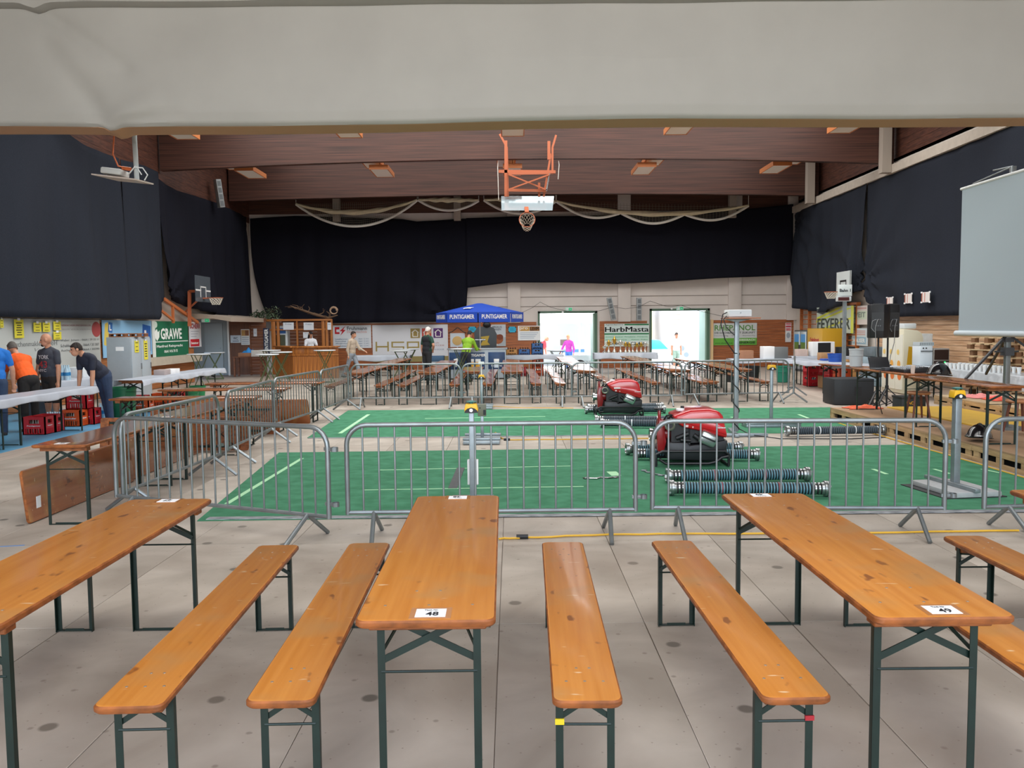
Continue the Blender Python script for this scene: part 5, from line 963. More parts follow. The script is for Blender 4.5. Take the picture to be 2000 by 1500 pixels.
t = thing('white_appliance', 'white and grey box appliance on the table before the green and white banner', 'appliance', (7.75, 25.0, .775)); m = MB(); m.bb(-.32, .0, -.2, .2, 0, .36); m.build('white_part', PAPER, t, bevel=.01); m = MB(); m.bb(.0, .4, -.2, .2, 0, .34); m.build('grey_part', mat('#6f7374', .5), t, bevel=.01)
cbox('black kitchen box on the table right of the coffee machine', 10.5, 26.5, .775, .5, .35, .28, '#25282b', 'black_box', 'box', flap=False); cbox('clear tray with red lid on the table left of the coffee machine', 9.15, 26.6, .775, .32, .3, .22, '#c9b3aa', 'tray_box', 'box', flap=False)
cbox('blue tray with cups left of the round blue tub', 8.75, 23.2, .775, .4, .3, .05, '#2a52a8', 'blue_tray', 'tray', flap=False)
for k in range(4): cbox('stacked bottle tray, %s of the grey tray stack beside the steel pot' % ['lowest', 'second', 'third', 'topmost'][k], 10.55, 24.4, .0 + k * .28, .5, 1.1, .26, ['#8fa6b4', '#5a666e', '#9ab0bc', '#66737a'][k], 'bottle_tray', 'tray', flap=False, var=.12)
cbox('white rack with small red labels behind the loudspeaker tripods', 10.9, 22.9, 0, .6, 1.0, 1.5, '#cdd2d2', 'white_rack', 'rack', flap=False, var=.1)
# ------------------------------------------------------------------ blue parasol and beer counter
t = thing('parasol', 'large blue beer parasol with white lettering on its valance', 'parasol', (-1.12, 29.9, 0)); BL = mat('#1446b4', .6); n = 8; r0 = 1.55
def ring(r, z, off=0): return [(r * math.cos(R(45 * k) + off), r * math.sin(R(45 * k) + off), z) for k in range(n)]
for k in range(n):
    a, b_ = ring(r0, 2.28), ring(.1, 2.62); j = (k + 1) % n; m = MB(); m.add([a[k], a[j], b_[j], b_[k], *[(p[0], p[1], p[2] - .01) for p in (a[k], a[j], b_[j], b_[k])]], [(0, 1, 2, 3), (7, 6, 5, 4), (0, 4, 5, 1), (1, 5, 6, 2), (2, 6, 7, 3), (3, 7, 4, 0)]); m.build('canopy_panel', BL, t)
    c = (Vector(a[k]) + Vector(a[j])) / 2; an = math.atan2(c.y, c.x); wd = (Vector(a[k]) - Vector(a[j])).length
    m = MB(); m.bb(-wd / 2 + .02, wd / 2 - .02, -.006, .006, -.34, .0); v = m.build('valance', BL, t, (c.x, c.y, 2.29), an + R(90))
    text('PUNTIGAMER', wd * .78, .15, (0, -.008, -.15), WHITE, v, bold=.02)
m = MB(); m.tube((0, 0, .0), (0, 0, 2.62), .025, 10); m.build('pole', WHITE, t, smooth=True); m = MB(); m.lathe([(.28, 0), (.28, .06), (.05, .1)], 20); m.build('base', mat('#5a5d5e', .7), t)
for k in range(n): a = ring(r0 * .97, 2.26); m = MB(); m.bar((0, 0, 2.55), a[k], .02, .02); m.build('rib', WHITE, t)
m = MB(); m.prism([(-.15, .0), (.0, .1), (.2, .08), (.12, -.02), (.16, -.1), (.02, -.06), (-.12, -.12)], 0, .006); o = m.build('white_emblem', WHITE, t, (-.38, -.85, 2.44)); o.rotation_euler = (R(13), 0, R(-22))
t = thing('beer_counter', 'beer counter with blue front panels under the parasol', 'counter', (-1.2, 28.6, 0)); SS = mat('#98a0a6', .35, metal=.5)
m = MB(); m.bb(-.95, 1.0, .05, .6, .05, 1.02); m.build('body', SS, t); m = MB(); m.bb(-1.0, 1.05, -.02, .68, 1.02, 1.07); m.build('worktop', SS, t, bevel=.006)
for x0, x1, s_ in ((-.93, .28, 'PUNTIGAMER'), (.40, .97, '')):
    m = MB(); m.bb(x0, x1, .02, .05, .35, .93); d = m.build('front_panel', mat('#123f6e', .4, hex2='#0c2c52', var=.1, scale=1.5), t, bevel=.004)
    if s_: text(s_, .72, .09, (-.05, .017, .83), WHITE, d, bold=.02)
    for gx in ((-.18, .05) if s_ else (.68,)):
        g = MB(); g.bb(gx - .085, gx + .085, .008, .02, .40, .60); g.build('beer_glass', mat('#d9a02c' if s_ else '#c9d6e2', .4), d, bevel=.02); g = MB(); g.bb(gx - .09, gx + .09, .007, .02, .60, .70); g.build('foam', WHITE, d, bevel=.03)
    if s_: g = MB(); g.prism([(-.78, .7), (-.62, .74), (-.66, .55), (-.7, .42)], .008, .02, 0, lambda a, b_, c: (a, c, b_)); g.build('white_emblem', WHITE, d)
    else: text('Brauerei', .36, .06, (.685, .017, .47), WHITE, d)
m = MB(); m.tube((.12, .3, 1.07), (.12, .3, 1.35), .03, 10); m.tube((-.05, .3, 1.35), (.3, .3, 1.35), .03, 10); m.build('beer_tap', CHROME, t, smooth=True)
t = thing('fabric_display', 'grey shirt-shaped display with yellow print behind the parasol pole', 'display', (-1.05, 33.2, 0)); m = MB(); m.prism([(-.4, .9), (.45, .9), (.47, 1.5), (.35, 1.75), (.2, 1.8), (-.25, 1.8), (-.42, 1.6)], -.05, .05, 0, lambda a, b_, c: (a, c, b_)); m.bb(-.03, .03, -.03, .03, 0, .95); m.bb(-.25, .25, -.2, .2, 0, .04); m.build('body', mat('#4b5258', .8), t, bevel=.02); m = MB(); m.prism([(-.18, 1.4), (.18, 1.44), (.1, 1.2), (.2, 1.08), (-.2, 1.05), (-.08, 1.25)], -.056, -.05, 0, lambda a, b_, c: (a, c, b_)); m.build('yellow_print', mat('#b59a3c', .6), t); m = MB(); m.ball((.08, 0, 1.86), (.16, .12, .12)); m.build('dark_cap', BLACK, t, smooth=True)
t = thing('price_board', 'pale menu board left of the man in green with a dark cap hung on top', 'board', (-2.15, 33.4, 0)); m = MB(); m.bb(-.28, .3, -.02, .02, 1.0, 1.55); m.bb(-.02, .02, -.02, .02, 0, 1.0); m.bb(-.2, .2, -.2, .2, 0, .03); m.build('board', mat('#c3ccd4', .6), t); m = MB(); m.ball((0, -.025, 1.25), (.2, .01, .18)); m.build('bread_picture', mat('#c9a66a', .6), t); m = MB(); m.grid(lambda u, v: (-.34 + .7 * u, -.05 + .1 * v, 1.56 + .17 * math.sin(u * 3.14) * (1 - .3 * math.sin(u * 9))), 16, 4); o = m.build('dark_cap', BLACK, t, smooth=True); o.modifiers.new('t', 'SOLIDIFY').thickness = .03
for k in range(4): cbox(['lowest', 'second', 'third', 'topmost'][k] + ' grey tray of the stack left of the beer counter', -2.75, 29.6, .5 * 0 + k * .2, .75, .45, .19, ['#a7adb2', '#8f989e', '#b3b9be', '#4a6a8a'][k], 'glass_tray', 'tray', flap=False)
# ------------------------------------------------------------------ wooden pub hut, bar counter and washroom wall
HUT = mat('#b8742f', .5, hex2='#96561f', var=.1, scale=2, stretch=(14, 14, .6)); HUTD = mat('#7d4a2b', .6, hex2='#5f3520', var=.1, scale=2, stretch=(.6, .6, 12)); POST = mat('#a8682f', .5, var=.1, scale=3)
t = thing('bar_counter', 'honey coloured wooden bar counter with panelled front at the rear left', 'counter', (0, 0, 0)); c0 = [onY(535, 730, 31.3), onY(572, 730, 30.1), onY(660, 730, 30.0)]; pts = [(c0[0].x, 31.6), (c0[1].x, 30.2), (c0[2].x, 30.2)]
for (ax_, ay), (bx, by) in zip(pts, pts[1:]):
    a, b_ = Vector((ax_, ay, 0)), Vector((bx, by, 0)); d = (b_ - a).normalized(); l = (b_ - a).length; nrm = Vector((d.y, -d.x, 0)); n_ = max(4, round(l / .14))
    for k in range(n_): q = a + d * (k + .5) * l / n_; m = MB(); m.box((0, 0, .40), (l / n_ - .008, .03, .80)); m.build('plank', HUT, t, (q.x, q.y, 0), math.atan2(d.y, d.x))
    m = MB(); m.bar(a + Vector((0, 0, .84)) + nrm * .01, b_ + Vector((0, 0, .84)) + nrm * .01, .06, .06); m.build('rail', HUT, t, bevel=.008)
    n2 = max(2, round(l / .42))
    for k in range(n2): q = a + d * (k + .5) * l / n2 + nrm * .0; m = MB(); m.box((0, 0, .98), (l / n2 - .01, .03, .24)); m.box((0, -.018, .98), (l / n2 - .1, .012, .15)); m.build('panel', HUT, t, (q.x, q.y, 0), math.atan2(d.y, d.x), bevel=.004)
    m = MB(); m.bar(a + Vector((0, 0, 1.13)) - nrm * .12, b_ + Vector((0, 0, 1.13)) - nrm * .12, .45, .05); m.build('worktop', HUT, t, bevel=.01)
t = thing('pub_hut', 'brown wooden pub hut with posts and lattice behind the bar counter', 'hut', (0, 0, 0)); hy = 33.6; x0, x1 = onY(533, 700, hy).x, onY(650, 700, hy).x
for k in range(15): m = MB(); m.bb(x0, x1, hy, hy + .03, .1 + k * .13, .22 + k * .13); m.build('plank', HUTD, t)
for px_, w_ in ((536, .16), (545, .10), (582, .06), (633, .12), (640, .1), (649, .08)): p = onY(px_, 700, hy - .5); m = MB(); m.bb(p.x - w_ / 2, p.x + w_ / 2, hy - .56, hy - .44, 0, 2.15); m.build('post', POST, t, bevel=.01)
m = MB(); m.bb(x0 - .1, x1 + .1, hy - .58, hy - .44, 2.08, 2.16); m.bb(x0, x1, hy - .55, hy - .47, 1.72, 1.78); m.build('beam', POST, t, bevel=.01)
for k, (px0, py0, px1, py1) in enumerate(((553, 630, 574, 644), (593, 630, 613, 644.5), (592, 649, 611, 660), (639.5, 630, 647, 644))): Ban(['white price list hung at the left of the pub hut', 'white price list hung in the middle of the pub hut', 'lower white price list behind the barmaid', 'narrow white slip hung on the right post of the hut'][k], 'f', hy - .566, px0, py0, px1, py1, '#dde5ee', 'notice', 'paper_notice').tx('Preise', .2, .8, .7, .85, '#5b6a80')
r = random.Random(3); t = thing('dry_branches', 'bare brown branches and antlers laid along the top of the pub hut', 'branches', (onY(605, 630, hy - .5).x, hy - .5, 2.18)); m = MB(); brm = mat('#6a5340', .85, var=.15)
m.path([(-.75, 0, .5), (-.2, .0, .3), (.3, .0, .12), (.75, 0, .02), (1.1, 0, .12)], [.025, .045, .05, .04, .02], 7)
for k in range(14): u = r.uniform(-.6, .8); z = .35 - (u + .4) * .27; a = r.uniform(.3, 2.8); l = r.uniform(.2, .5); m.path([(u, 0, max(.02, z)), (u + l * .5 * math.cos(a), r.uniform(-.1, .1), max(.02, z + l * .35 * math.sin(a))), (u + l * math.cos(a + .4), r.uniform(-.15, .15), max(.03, z + l * .6 * math.sin(a + .4)))], [.022, .015, .007], 5)
m.build('branch', brm, t, smooth=True)
m = MB(); m.path([(.95 + .13 * math.cos(R(30 * k)) * (1 + .01 * k), 0, .3 + .13 * math.sin(R(30 * k))) for k in range(13)], [.05 - .0025 * k for k in range(13)], 8); m.build('horn', mat('#a88c74', .7), t, smooth=True)
def shrub(label, x, y, z, n_, sx, sz, col, nm='potted_greenery'):
    t = thing(nm, label, 'plant', (x, y, z)); m = MB(); rr = random.Random(n_)
    for k in range(n_):
        a, e = rr.uniform(0, 6.28), rr.uniform(-.3, 1.2); l = rr.uniform(.3, 1); p = Vector((math.cos(a) * math.cos(e) * sx * l, math.sin(a) * math.cos(e) * .2 * l, math.sin(e) * sz * l + .05)); q = Matrix.Rotation(a, 3, 'Z') @ Matrix.Rotation(rr.uniform(-1, 1), 3, 'Y'); s = rr.uniform(.05, .1)
        m.add([p + q @ Vector(v) for v in ((-s, 0, 0), (0, -s * .45, .01), (s, 0, -.01), (0, s * .45, .01))], [(0, 1, 2, 3)])
    o = m.build('leaf', mat(col, .7, var=.3, scale=8), t); o['kind'] = 'stuff'; m = MB()
    for k in range(5): m.path([(0, 0, 0), (rr.uniform(-.3, .3) * sx, 0, sz * .4), (rr.uniform(-.9, .9) * sx, 0, sz * .8)], .01, 5)
    m.build('stem', mat('#4a3d2a', .8), t)
p = onY(530, 636, 33.2); shrub('leafy green plants on top of the hut beside the blue vertical sign', p.x, 33.2, 2.17, 160, .5, .55, '#5d7058'); p = onY(509, 637, 32.8); shrub('trailing green ivy on top of the washroom wall', p.x, 32.75, 2.2, 90, .45, .3, '#41563f')
t = thing('washroom_wall', 'brown boarded washroom partition with a plain door at the rear left', 'partition', (0, 0, 0)); x0, x1 = onY(446, 700, 32.7).x, onY(521, 700, 32.7).x
for k in range(17): m = MB(); m.bb(x0 + .9, x1, 32.7, 32.75, .02 + k * .128, .142 + k * .128); m.build('plank', HUTD, t)
m = MB(); m.bb(x0 + .06, x0 + .84, 32.7, 32.74, .02, 1.98); m.build('door_panel', mat('#6d4229', .55, hex2='#5a341f', var=.08, scale=2, stretch=(8, 8, .5)), t); m = MB(); m.bb(x0, x0 + .9, 32.69, 32.76, 1.98, 2.2); m.bb(x0, x0 + .06, 32.68, 32.76, 0, 2.2); m.bb(x0 + .84, x0 + .9, 32.68, 32.76, 0, 2.2); m.build('door_frame', HUTD, t); m = MB(); m.ball((x0 + .78, 32.66, 1.02), .03); m.build('knob', CHROME, t, smooth=True)
b = Ban('white WC sign with an arrow on the brown partition', 'f', 32.66, 450, 655, 470.5, 669.5, '#c9d3de', 'sign', 'washroom_sign'); b.tx('WC', .28, .72, .42, .78, '#3b4a66', .02); b.rect('arrow', .22, .82, .2, .27, '#3b4a66')
b = Ban('poster with a brown photograph right of the WC sign', 'f', 32.66, 470.5, 643, 488, 673.5, '#d6d9dc', 'poster', 'event_poster'); b.rect('photo', .05, .95, .58, .95, '#b98d52'); b.rect('photo_dark', .5, .9, .6, .92, '#7a4a30', 2); [b.rect('text_line', .1, .9, .45 - k * .12, .49 - k * .12, '#8c97a8') for k in range(4)]
b = Ban('small white slip on the brown partition near the blue sign', 'f', 32.66, 495, 642, 502, 657, '#cfd6e0', 'notice', 'paper_notice'); b.rect('text_line', .2, .8, .4, .46, '#8c97a8')
b = Ban('dark blue vertical beer sign beside the pub hut', 'f', 32.64, 514.5, 641, 527.5, 691, '#14213f', 'sign', 'vertical_sign', .05)
text('PUNTIGAMER', b.h * .94, b.w * .62, (b.w * .55, -.08, b.h * .5), WHITE, b.t, rot=Matrix.Rotation(R(-90), 3, 'Y'), bold=.02)
t = thing('glass_fridge', 'white glass-door fridge beside the hut post at the rear left', 'fridge', (onY(545, 700, 33.0).x, 33.39, 0)); m = MB(); m.bb(-.2, .3, -.2, .19, 0, 1.9); m.build('body', mat('#c9d2d6', .4), t, bevel=.01); m = MB(); m.bb(-.16, .22, -.21, -.2, .3, 1.55); m.build('glass_door', mat('#4b5040', .15), t); m = MB(); m.bb(-.16, .24, -.208, -.2, 1.6, 1.82); m.build('blue_head', mat('#2a66b0', .4), t)
cbox('low service table box by the washroom wall with a blue bag', -9.25, 31.6, .74, .9, .5, .04, '#5a3526', 'side_table_top', 'shelf', flap=False) if False else None
t = thing('side_table', 'small dark table with blue bag against the washroom wall', 'table', (onY(485, 700, 31.9).x, 31.9, 0)); m = MB(); m.bb(-.5, .6, -.3, .3, .72, .76); m.build('top', HUTD, t); [MB().bb(x - .03, x + .03, y - .03, y + .03, 0, .72).build('leg', HUTD, t) for x in (-.45, .55) for y in (-.25, .25)]
t = thing('plastic_bag', 'bright blue plastic bag on the cardboard by the washroom wall', 'bag', (onY(487, 700, 31.8).x, 31.8, .9)); m = MB(); m.grid(lambda u, v: ((u - .5) * .5, (v - .5) * .35, .16 * math.sin(u * 3.14) * math.sin(v * 3.14) * (1 + .3 * math.sin(u * 17))), 14, 10); m.bb(-.2, .2, -.14, .14, 0, .01); m.build('film', mat('#2f8ad0', .4), t, smooth=True)
cbox('open cardboard tray on the small table by the washroom wall', onY(487, 700, 31.8).x, 31.8, .76, .7, .45, .14, '#96684a'); cbox('folded white cartons on the small table by the washroom wall', onY(507, 700, 31.6).x, 31.6, .76, .5, .4, .24, '#b9b6b0', flap=False)
# tall bistro tables
def bistro(label, px, py, Y, grp='white round bistro tables'):
    p = onY(px, py, Y); z = p.z; t = thing('bistro_table', label, 'table', (p.x, Y, 0), rnd.uniform(-.3, .3), grp)
    m = MB(); m.lathe([(.3, z - .028), (.35, z - .026), (.355, z - .014), (.35, z)], 28); m.build('top', mat('#dfe6ea', .4), t, smooth=True)
    for s in (-1, 1):
        for q in (-1, 1): m = MB(); m.tube((q * s * .28, s * .16, .01), (-q * s * .0 - s * .22 * q, s * .12 - .04 * q, z - .03), .014, 8); m.build('leg', OLIVE, t, smooth=True)
    for s in (-1, 1): m = MB(); m.tube((-.25, s * .16, .03), (.25, s * .16, .03), .012, 8); m.tube((-.2, s * .12, z - .04), (.2, s * .12, z - .04), .012, 8); m.build('crossbar', OLIVE, t, smooth=True)
for a in (('white bistro table nearest, left of the bar counter', 522, 691.5, 25.8), ('white bistro table at the left behind the nearest one', 527, 683.5, 28.0), ('white bistro table close to the left end of the bar counter', 549, 687, 27.0), ('white bistro table before the middle of the bar counter', 634, 683.5, 27.6), ('white bistro table at the far end of the left counter', 388, 691, 26.4), ('white bistro table before the grey rear door', 419, 688, 30.0), ('white bistro table before the gold lettering of the wide banner, left', 783, 684.5, 29.5), ('white bistro table before the gold lettering of the wide banner, right', 799, 681.5, 30.3), ('white bistro table beside the man in the green jacket', 901, 680.5, 26.9), ('white bistro table in the left doorway', 1087, 684, 31.3)): bistro(*a)
# ------------------------------------------------------------------ trophies
GOLD = mat('#c9a24a', .25, metal=.9); SILV = mat('#d9d6cc', .25, metal=.8)
for k, (px, top) in enumerate(((1181, 674), (1189, 663), (1200, 656), (1212, 663), (1222, 667), (1229, 668), (1236, 669), (1244, 669), (1252, 668), (1260, 667))):
    h = onY(px, top, 31.55).z - .775; x = onY(px, top, 31.55).x
    lab = ['smallest silver trophy at the left end of the row', 'second trophy from the left in the row', 'tallest golden trophy, third from the left', 'fourth trophy from the left, golden cup', 'fifth trophy from the left in the row', 'sixth trophy from the left in the row', 'fourth trophy from the right end of the row', 'third trophy from the right end of the row', 'second trophy from the right end of the row', 'last trophy at the right end of the row'][k]
    t = thing('trophy', lab, 'trophy', (x, 31.55, .775), 0, 'trophies on the white table'); m = MB(); m.lathe([(.075, 0), (.075, .03), (.05, .05), (.025, h * .25), (.018, h * .45), (.03, h * .5)], 14); m.build('foot', SILV, t, smooth=True)
    m = MB(); m.lathe([(.02, h * .5), (.06, h * .62), (.075, h * .78), (.08, h * .8), (.05, h * .84), (.02, h * .95), (.008, h)], 14); m.build('cup', GOLD if k % 3 else SILV, t, smooth=True)
    for s in (-1, 1): m = MB(); m.path([(s * .06, 0, h * .62), (s * .11, 0, h * .66), (s * .115, 0, h * .74), (s * .075, 0, h * .77)], .008, 6); m.build('handle', GOLD, t, smooth=True)
# ------------------------------------------------------------------ wall speakers, exit signs, light string
def column(label, loc, tilt, yaw=0, h=.95):
    t = thing('column_speaker', label, 'loudspeaker', loc, yaw); t.rotation_euler.y = tilt; m = MB(); m.bb(-.1, .1, -.1, .1, -h / 2, h / 2); m.build('case', mat('#9aa0a2', .5), t, bevel=.01)
    for k in range(4): m = MB(); m.bb(-.065, .065, -.106, -.1, -h / 2 + .05 + k * h * .235, -h / 2 + .05 + k * h * .235 + h * .18); m.build('grille', mat('#6b7276', .6), t)
    m = MB(); m.bar((0, .1, 0), (.05, .22, 0), .03, .03); m.build('bracket', BLACK, t)
p = onY(1194, 603, 35.2); column('tilted grey column speaker on the far wall right of the left doorway', p, R(-12)); p = onY(1248, 604, 35.2); column('upright grey column speaker on the far wall left of the right doorway', p, R(0)); p = onX(428, 378, -10.55); column('grey column speaker high up at the rear left above the drape', p, R(-8), R(50), 1.0)
def exit_sign(label, p, rz=0):
    t = thing('exit_sign', label, 'sign', p, rz); m = MB(); m.bb(-.14, .14, -.05, .05, -.07, .07); m.build('case', mat('#bfe6dc', .5), t, bevel=.006); m = MB(); m.bb(-.005, .12, -.055, -.05, -.055, .055); m.build('green_field', mat('#12a068', .5, emit=.6), t); m = MB(); m.bar((.02, -.057, 0), (.09, -.057, 0), .004, .02); m.bb(-.1, -.04, -.056, -.05, -.04, .04); m.build('arrow', WHITE, t)
exit_sign('green emergency exit sign above the left doorway', onY(1111, 604, 35.3)); exit_sign('green emergency exit sign above the right doorway', onY(1328, 602.5, 35.3)); exit_sign('green emergency exit sign above the rear left recess', onY(402, 625.5, 29.2))
def wire(nm, label, pts, r=.008, m_=BLACK, cat='cable', bulbs=()):
    t = thing(nm, label, cat, tuple(pts[0])); o = Vector(pts[0]); m = MB(); m.path([Vector(p) - o for p in pts], r, 6); m.build('wire', m_, t, smooth=True)
    for b_ in bulbs: m = MB(); m.ball(Vector(b_) - o, .045); m.build('bulb', PAPER, t, smooth=True)
q = lambda *a: onY(*a)
wire('light_string', 'thin dark light string looping over the left doorway', [q(1010, 615, 35.2), q(1040, 601, 35.2), q(1055, 590, 35.2), q(1075, 600, 35.2), q(1100, 606, 35.2), q(1118, 610, 35.2), q(1150, 611, 35.2), q(1175, 606, 35.2), q(1195, 600, 35.0)], bulbs=[q(1099, 610, 35.2)])
wire('light_string', 'thin dark light string between the column speakers and the right doorway', [q(1200, 600, 35.0), q(1222, 603, 35.0), q(1246, 600, 35.0), q(1270, 588, 35.2), q(1300, 598, 35.2), q(1312, 599, 35.2), q(1330, 596, 35.2), q(1360, 606, 35.2), q(1395, 614, 35.2), q(1440, 624, 35.2)], bulbs=[q(1312, 603, 35.2)])
# ------------------------------------------------------------------ ceiling lamps
ORL = mat('#c4763f', .5); DIF = mat('#e6e2da', .6)
li = 0
for xi, X in enumerate((-8.35, -4.12, .08, 4.3, 8.55)):
    for yi, (Y, z) in enumerate(((21.55, 6.72), (27.5, 6.75), (27.62, 7.06))):
        x = X + (0 if yi != 2 else X * .08 if abs(X) > 1 else -.2)
        t = thing('ceiling_lamp', 'orange ceiling lamp with pale diffuser, %s, %s' % (['before the first beam', 'lower one behind the first beam', 'upper one behind the first beam'][yi], ['leftmost', 'second from left', 'middle', 'second from right', 'rightmost'][xi]), 'lamp', (x, Y, z), 0, 'orange ceiling lamps'); m = MB()
        for r_ in ((-.30, -.27, -.72, .72), (.27, .30, -.72, .72), (-.27, .27, -.72, -.69), (-.27, .27, .69, .72)): m.bb(*r_, 0, .14)
        m.bb(-.29, .29, -.71, .71, .12, .14); m.build('housing', ORL, t); m = MB(); m.bb(-.27, .27, -.69, .69, .012, .03); m.build('diffuser', DIF, t)
        for s in (-1, 1): m = MB(); m.tube((0, s * .5, .14), (0, s * .5, 9.0 - z), .008, 6); m.build('hanger', BLACK, t)
# ------------------------------------------------------------------ ball net swags under the far beam
NETY = 34.6; CRM = mat('#e2d8b8', .8, var=.06); RP = mat('#f0eee6', .7)
def swag(label, p0, p1, sag_c, sag_r, net=True, sc=1):
    a, b_ = onY(*p0, NETY), onY(*p1, NETY); t = thing('ball_net', label, 'net', a, 0, 'gathered ball nets under the far beam'); d = b_ - a; pxm = 1643.1 / NETY
    s1, s2 = sag_c / pxm, sag_r / pxm; P = lambda u, s: Vector((d.x * u, 0, d.z * u - s * 4 * u * (1 - u)))
    n = 28; m = MB(); m.grid(lambda u, v: tuple(P(u, s1) + Vector((0, -.02 - .05 * math.sin(v * 3.14), (.04 + .16 * math.sin(u * 3.14)) * (1 - v) + .02 * math.sin(u * 30 + v * 9)))), 48, 6); o = m.build('gathered_cloth', CRM, t, smooth=True); o.modifiers.new('t', 'SOLIDIFY').thickness = .01
    Q = lambda u: P(u, s2) if sc == 1 else P(u, s1 * .9) - Vector((0, 0, (s2 - s1) * 1.6 * abs(math.sin(math.pi * sc * u)))); m = MB(); m.path([Q(k / (n * sc)) for k in range(n * sc + 1)], .05, 8); m.build('rope', RP, t, smooth=True); m = MB(); m.tube((0, 0, -.02), (0, 0, 9 - a.z), .012, 5); m.tube(d, (d.x, 0, 9 - a.z), .012, 5); m.build('hanging_cord', RP, t)
    m = MB()
    for k in range(1, 60): u = k / 60; m.path([P(u, s1), Q(u)], .004, 4)
    for j in range(1, 6): m.path([P(k / n, s1).lerp(Q(k / n), j / 6) for k in range(n + 1)], .004, 4)
    if net:
        for j in range(1, 5): m.path([P(k / n, s1 * (1 - j / 5)) for k in range(n + 1)], .004, 4)
        for k in range(1, 60): u = k / 60; m.path([P(u, 0), P(u, s1)], .004, 4)
    o = m.build('netting', mat('#8d8674', .8), t); o['kind'] = 'stuff'
swag('largest ball net swag left of the central hoop', (578, 399), (815, 391), 24, 46); swag('small ball net swag left of the central hoop', (817, 391), (935, 392), 4, 19); swag('ball net swag passing behind the central backboard', (945, 391), (1085, 394), 3, 24, False); swag('widest ball net swag right of the central hoop', (1087, 394), (1462, 402), 24, 34, True, 3)
# ------------------------------------------------------------------ hoops
HO = mat('#b3623f', .5); 
def netrim(par, c, Mx, r=.225, nm='rim', depth=.42):
    m = MB(); m.path([c + Mx @ Vector((r * math.cos(R(15 * k)), r * math.sin(R(15 * k)), 0)) for k in range(24)], .011, 8, closed=True); m.build(nm, HO, par, smooth=True)
    return lambda g: None
def hnet(par, c, Mx, dn, r=.22):
    m = MB(); N = 12
    for k in range(N):
        for s in (-1, 1):
            pts = []
            for j in range(6): a = 2 * math.pi * (k + s * j * .5) / N; q = r * (1 - .09 * j); pts.append(c + Mx @ Vector((q * math.cos(a), q * math.sin(a), 0)) + dn * (.075 * j))
            m.path(pts, .006, 4)
    o = m.build('net', mat('#e0dccf', .8), par); o['kind'] = 'stuff'
t = thing('ceiling_hoop', 'orange folding basketball hoop frame hanging from the beam in the centre', 'hoop', (0, 0, 0)); Yh = 26.0; g = lambda a, b_, y=Yh: onY(a, b_, y)
def obar(nm, pts, w_=.07, y=None): m = MB(); [m.bar(a, b_, w_, w_) for a, b_ in zip(pts, pts[1:])]; m.build(nm, HO, t)
obar('hanger', [g(976, 262), g(990, 288), g(992, 384)], .06); obar('hanger', [g(1086, 264), g(1079, 288), g(1079, 340)], .06); obar('upright', [g(988, 275), g(988, 384)], .09); obar('upright', [g(1072, 276), g(1072, 312)], .09); obar('crossbar', [g(974, 335), g(1085, 336)], .09); obar('crossbar', [g(993, 339, 25.9), g(1075, 338, 25.9)], .08); obar('crossbar', [g(993, 371.5, 25.9), g(1068, 372.5, 25.9)], .08)
obar('diagonal', [g(994, 341, 25.8), g(1068, 371, 25.8)], .04); obar('diagonal', [g(994, 370, 25.7), g(1073, 341, 25.7)], .04); obar('strut', [g(1076, 300), g(1062, 384)], .06); obar('strut', [g(1053, 357), g(1053, 384)], .07); m = MB(); m.bar(g(1073, 339, 25.8), g(1067, 373, 25.8), .04, .04); m.build('chrome_strut', CHROME, t)
bt, bb_ = g(979, 383.5, 26.35), g(1079, 411, 25.75); m = MB(); ang = math.radians(48)
c1, c2, c3, c4 = g(979, 384, 26.2), g(1082, 384, 26.2), g(1079, 411, 25.4), g(979.5, 411, 25.4); th = Vector((0, .03, .02)); m.add([c1, c2, c3, c4, c1 + th, c2 + th, c3 + th, c4 + th], [(3, 2, 1, 0), (4, 5, 6, 7), (0, 1, 5, 4), (1, 2, 6, 5), (2, 3, 7, 6), (3, 0, 4, 7)]); m.build('backboard', mat('#aebfc6', .08, metal=.35), t)
c = g(1029.5, 429, 25.3); Mx = Matrix.Rotation(R(72), 3, 'X'); netrim(t, c, Mx, .235); hnet(t, c, Mx, Vector((0, .55, -.35)).normalized()); m = MB(); m.bar(g(1028, 405, 25.5), g(1029, 415, 25.3), .12, .05); m.build('rim_bracket', HO, t)
g = lambda a, b_, y=26.6: onY(a, b_, y)
wire('pull_cord', 'thin pale pull cord hanging left of the central hoop frame', [g(973, 314), g(972, 325), g(974, 390)], .01, RP, 'cord'); wire('pull_cord', 'thin pale pull cord hanging right of the central hoop frame', [g(1091, 314), g(1092, 322), g(1090, 350)], .01, RP, 'cord')
t = thing('wall_hoop', 'small basketball hoop with clear board on an orange post at the rear left', 'hoop', (-10.2, 28.0, 0)); m = MB(); m.bb(-.01, .01, -.68, .68, 2.7, 3.55); m.build('backboard', mat('#5e666e', .2, alpha=.75), t)
m = MB(); [m.bb(.01, .016, *r_) for r_ in ((-.26, -.22, 2.85, 3.2), (.22, .26, 2.85, 3.2), (-.26, .26, 3.17, 3.21), (-.67, -.2, 3.05, 3.1), (.2, .67, 3.05, 3.1))]; m.build('board_marking', WHITE, t); c = Vector((.42, 0, 2.83)); netrim(t, c, Matrix.Identity(3)); hnet(t, c, Matrix.Identity(3), Vector((0, 0, -.6))); m = MB(); m.bar((0, 0, 2.82), (.2, 0, 2.83), .12, .04); m.build('rim_bracket', HO, t)
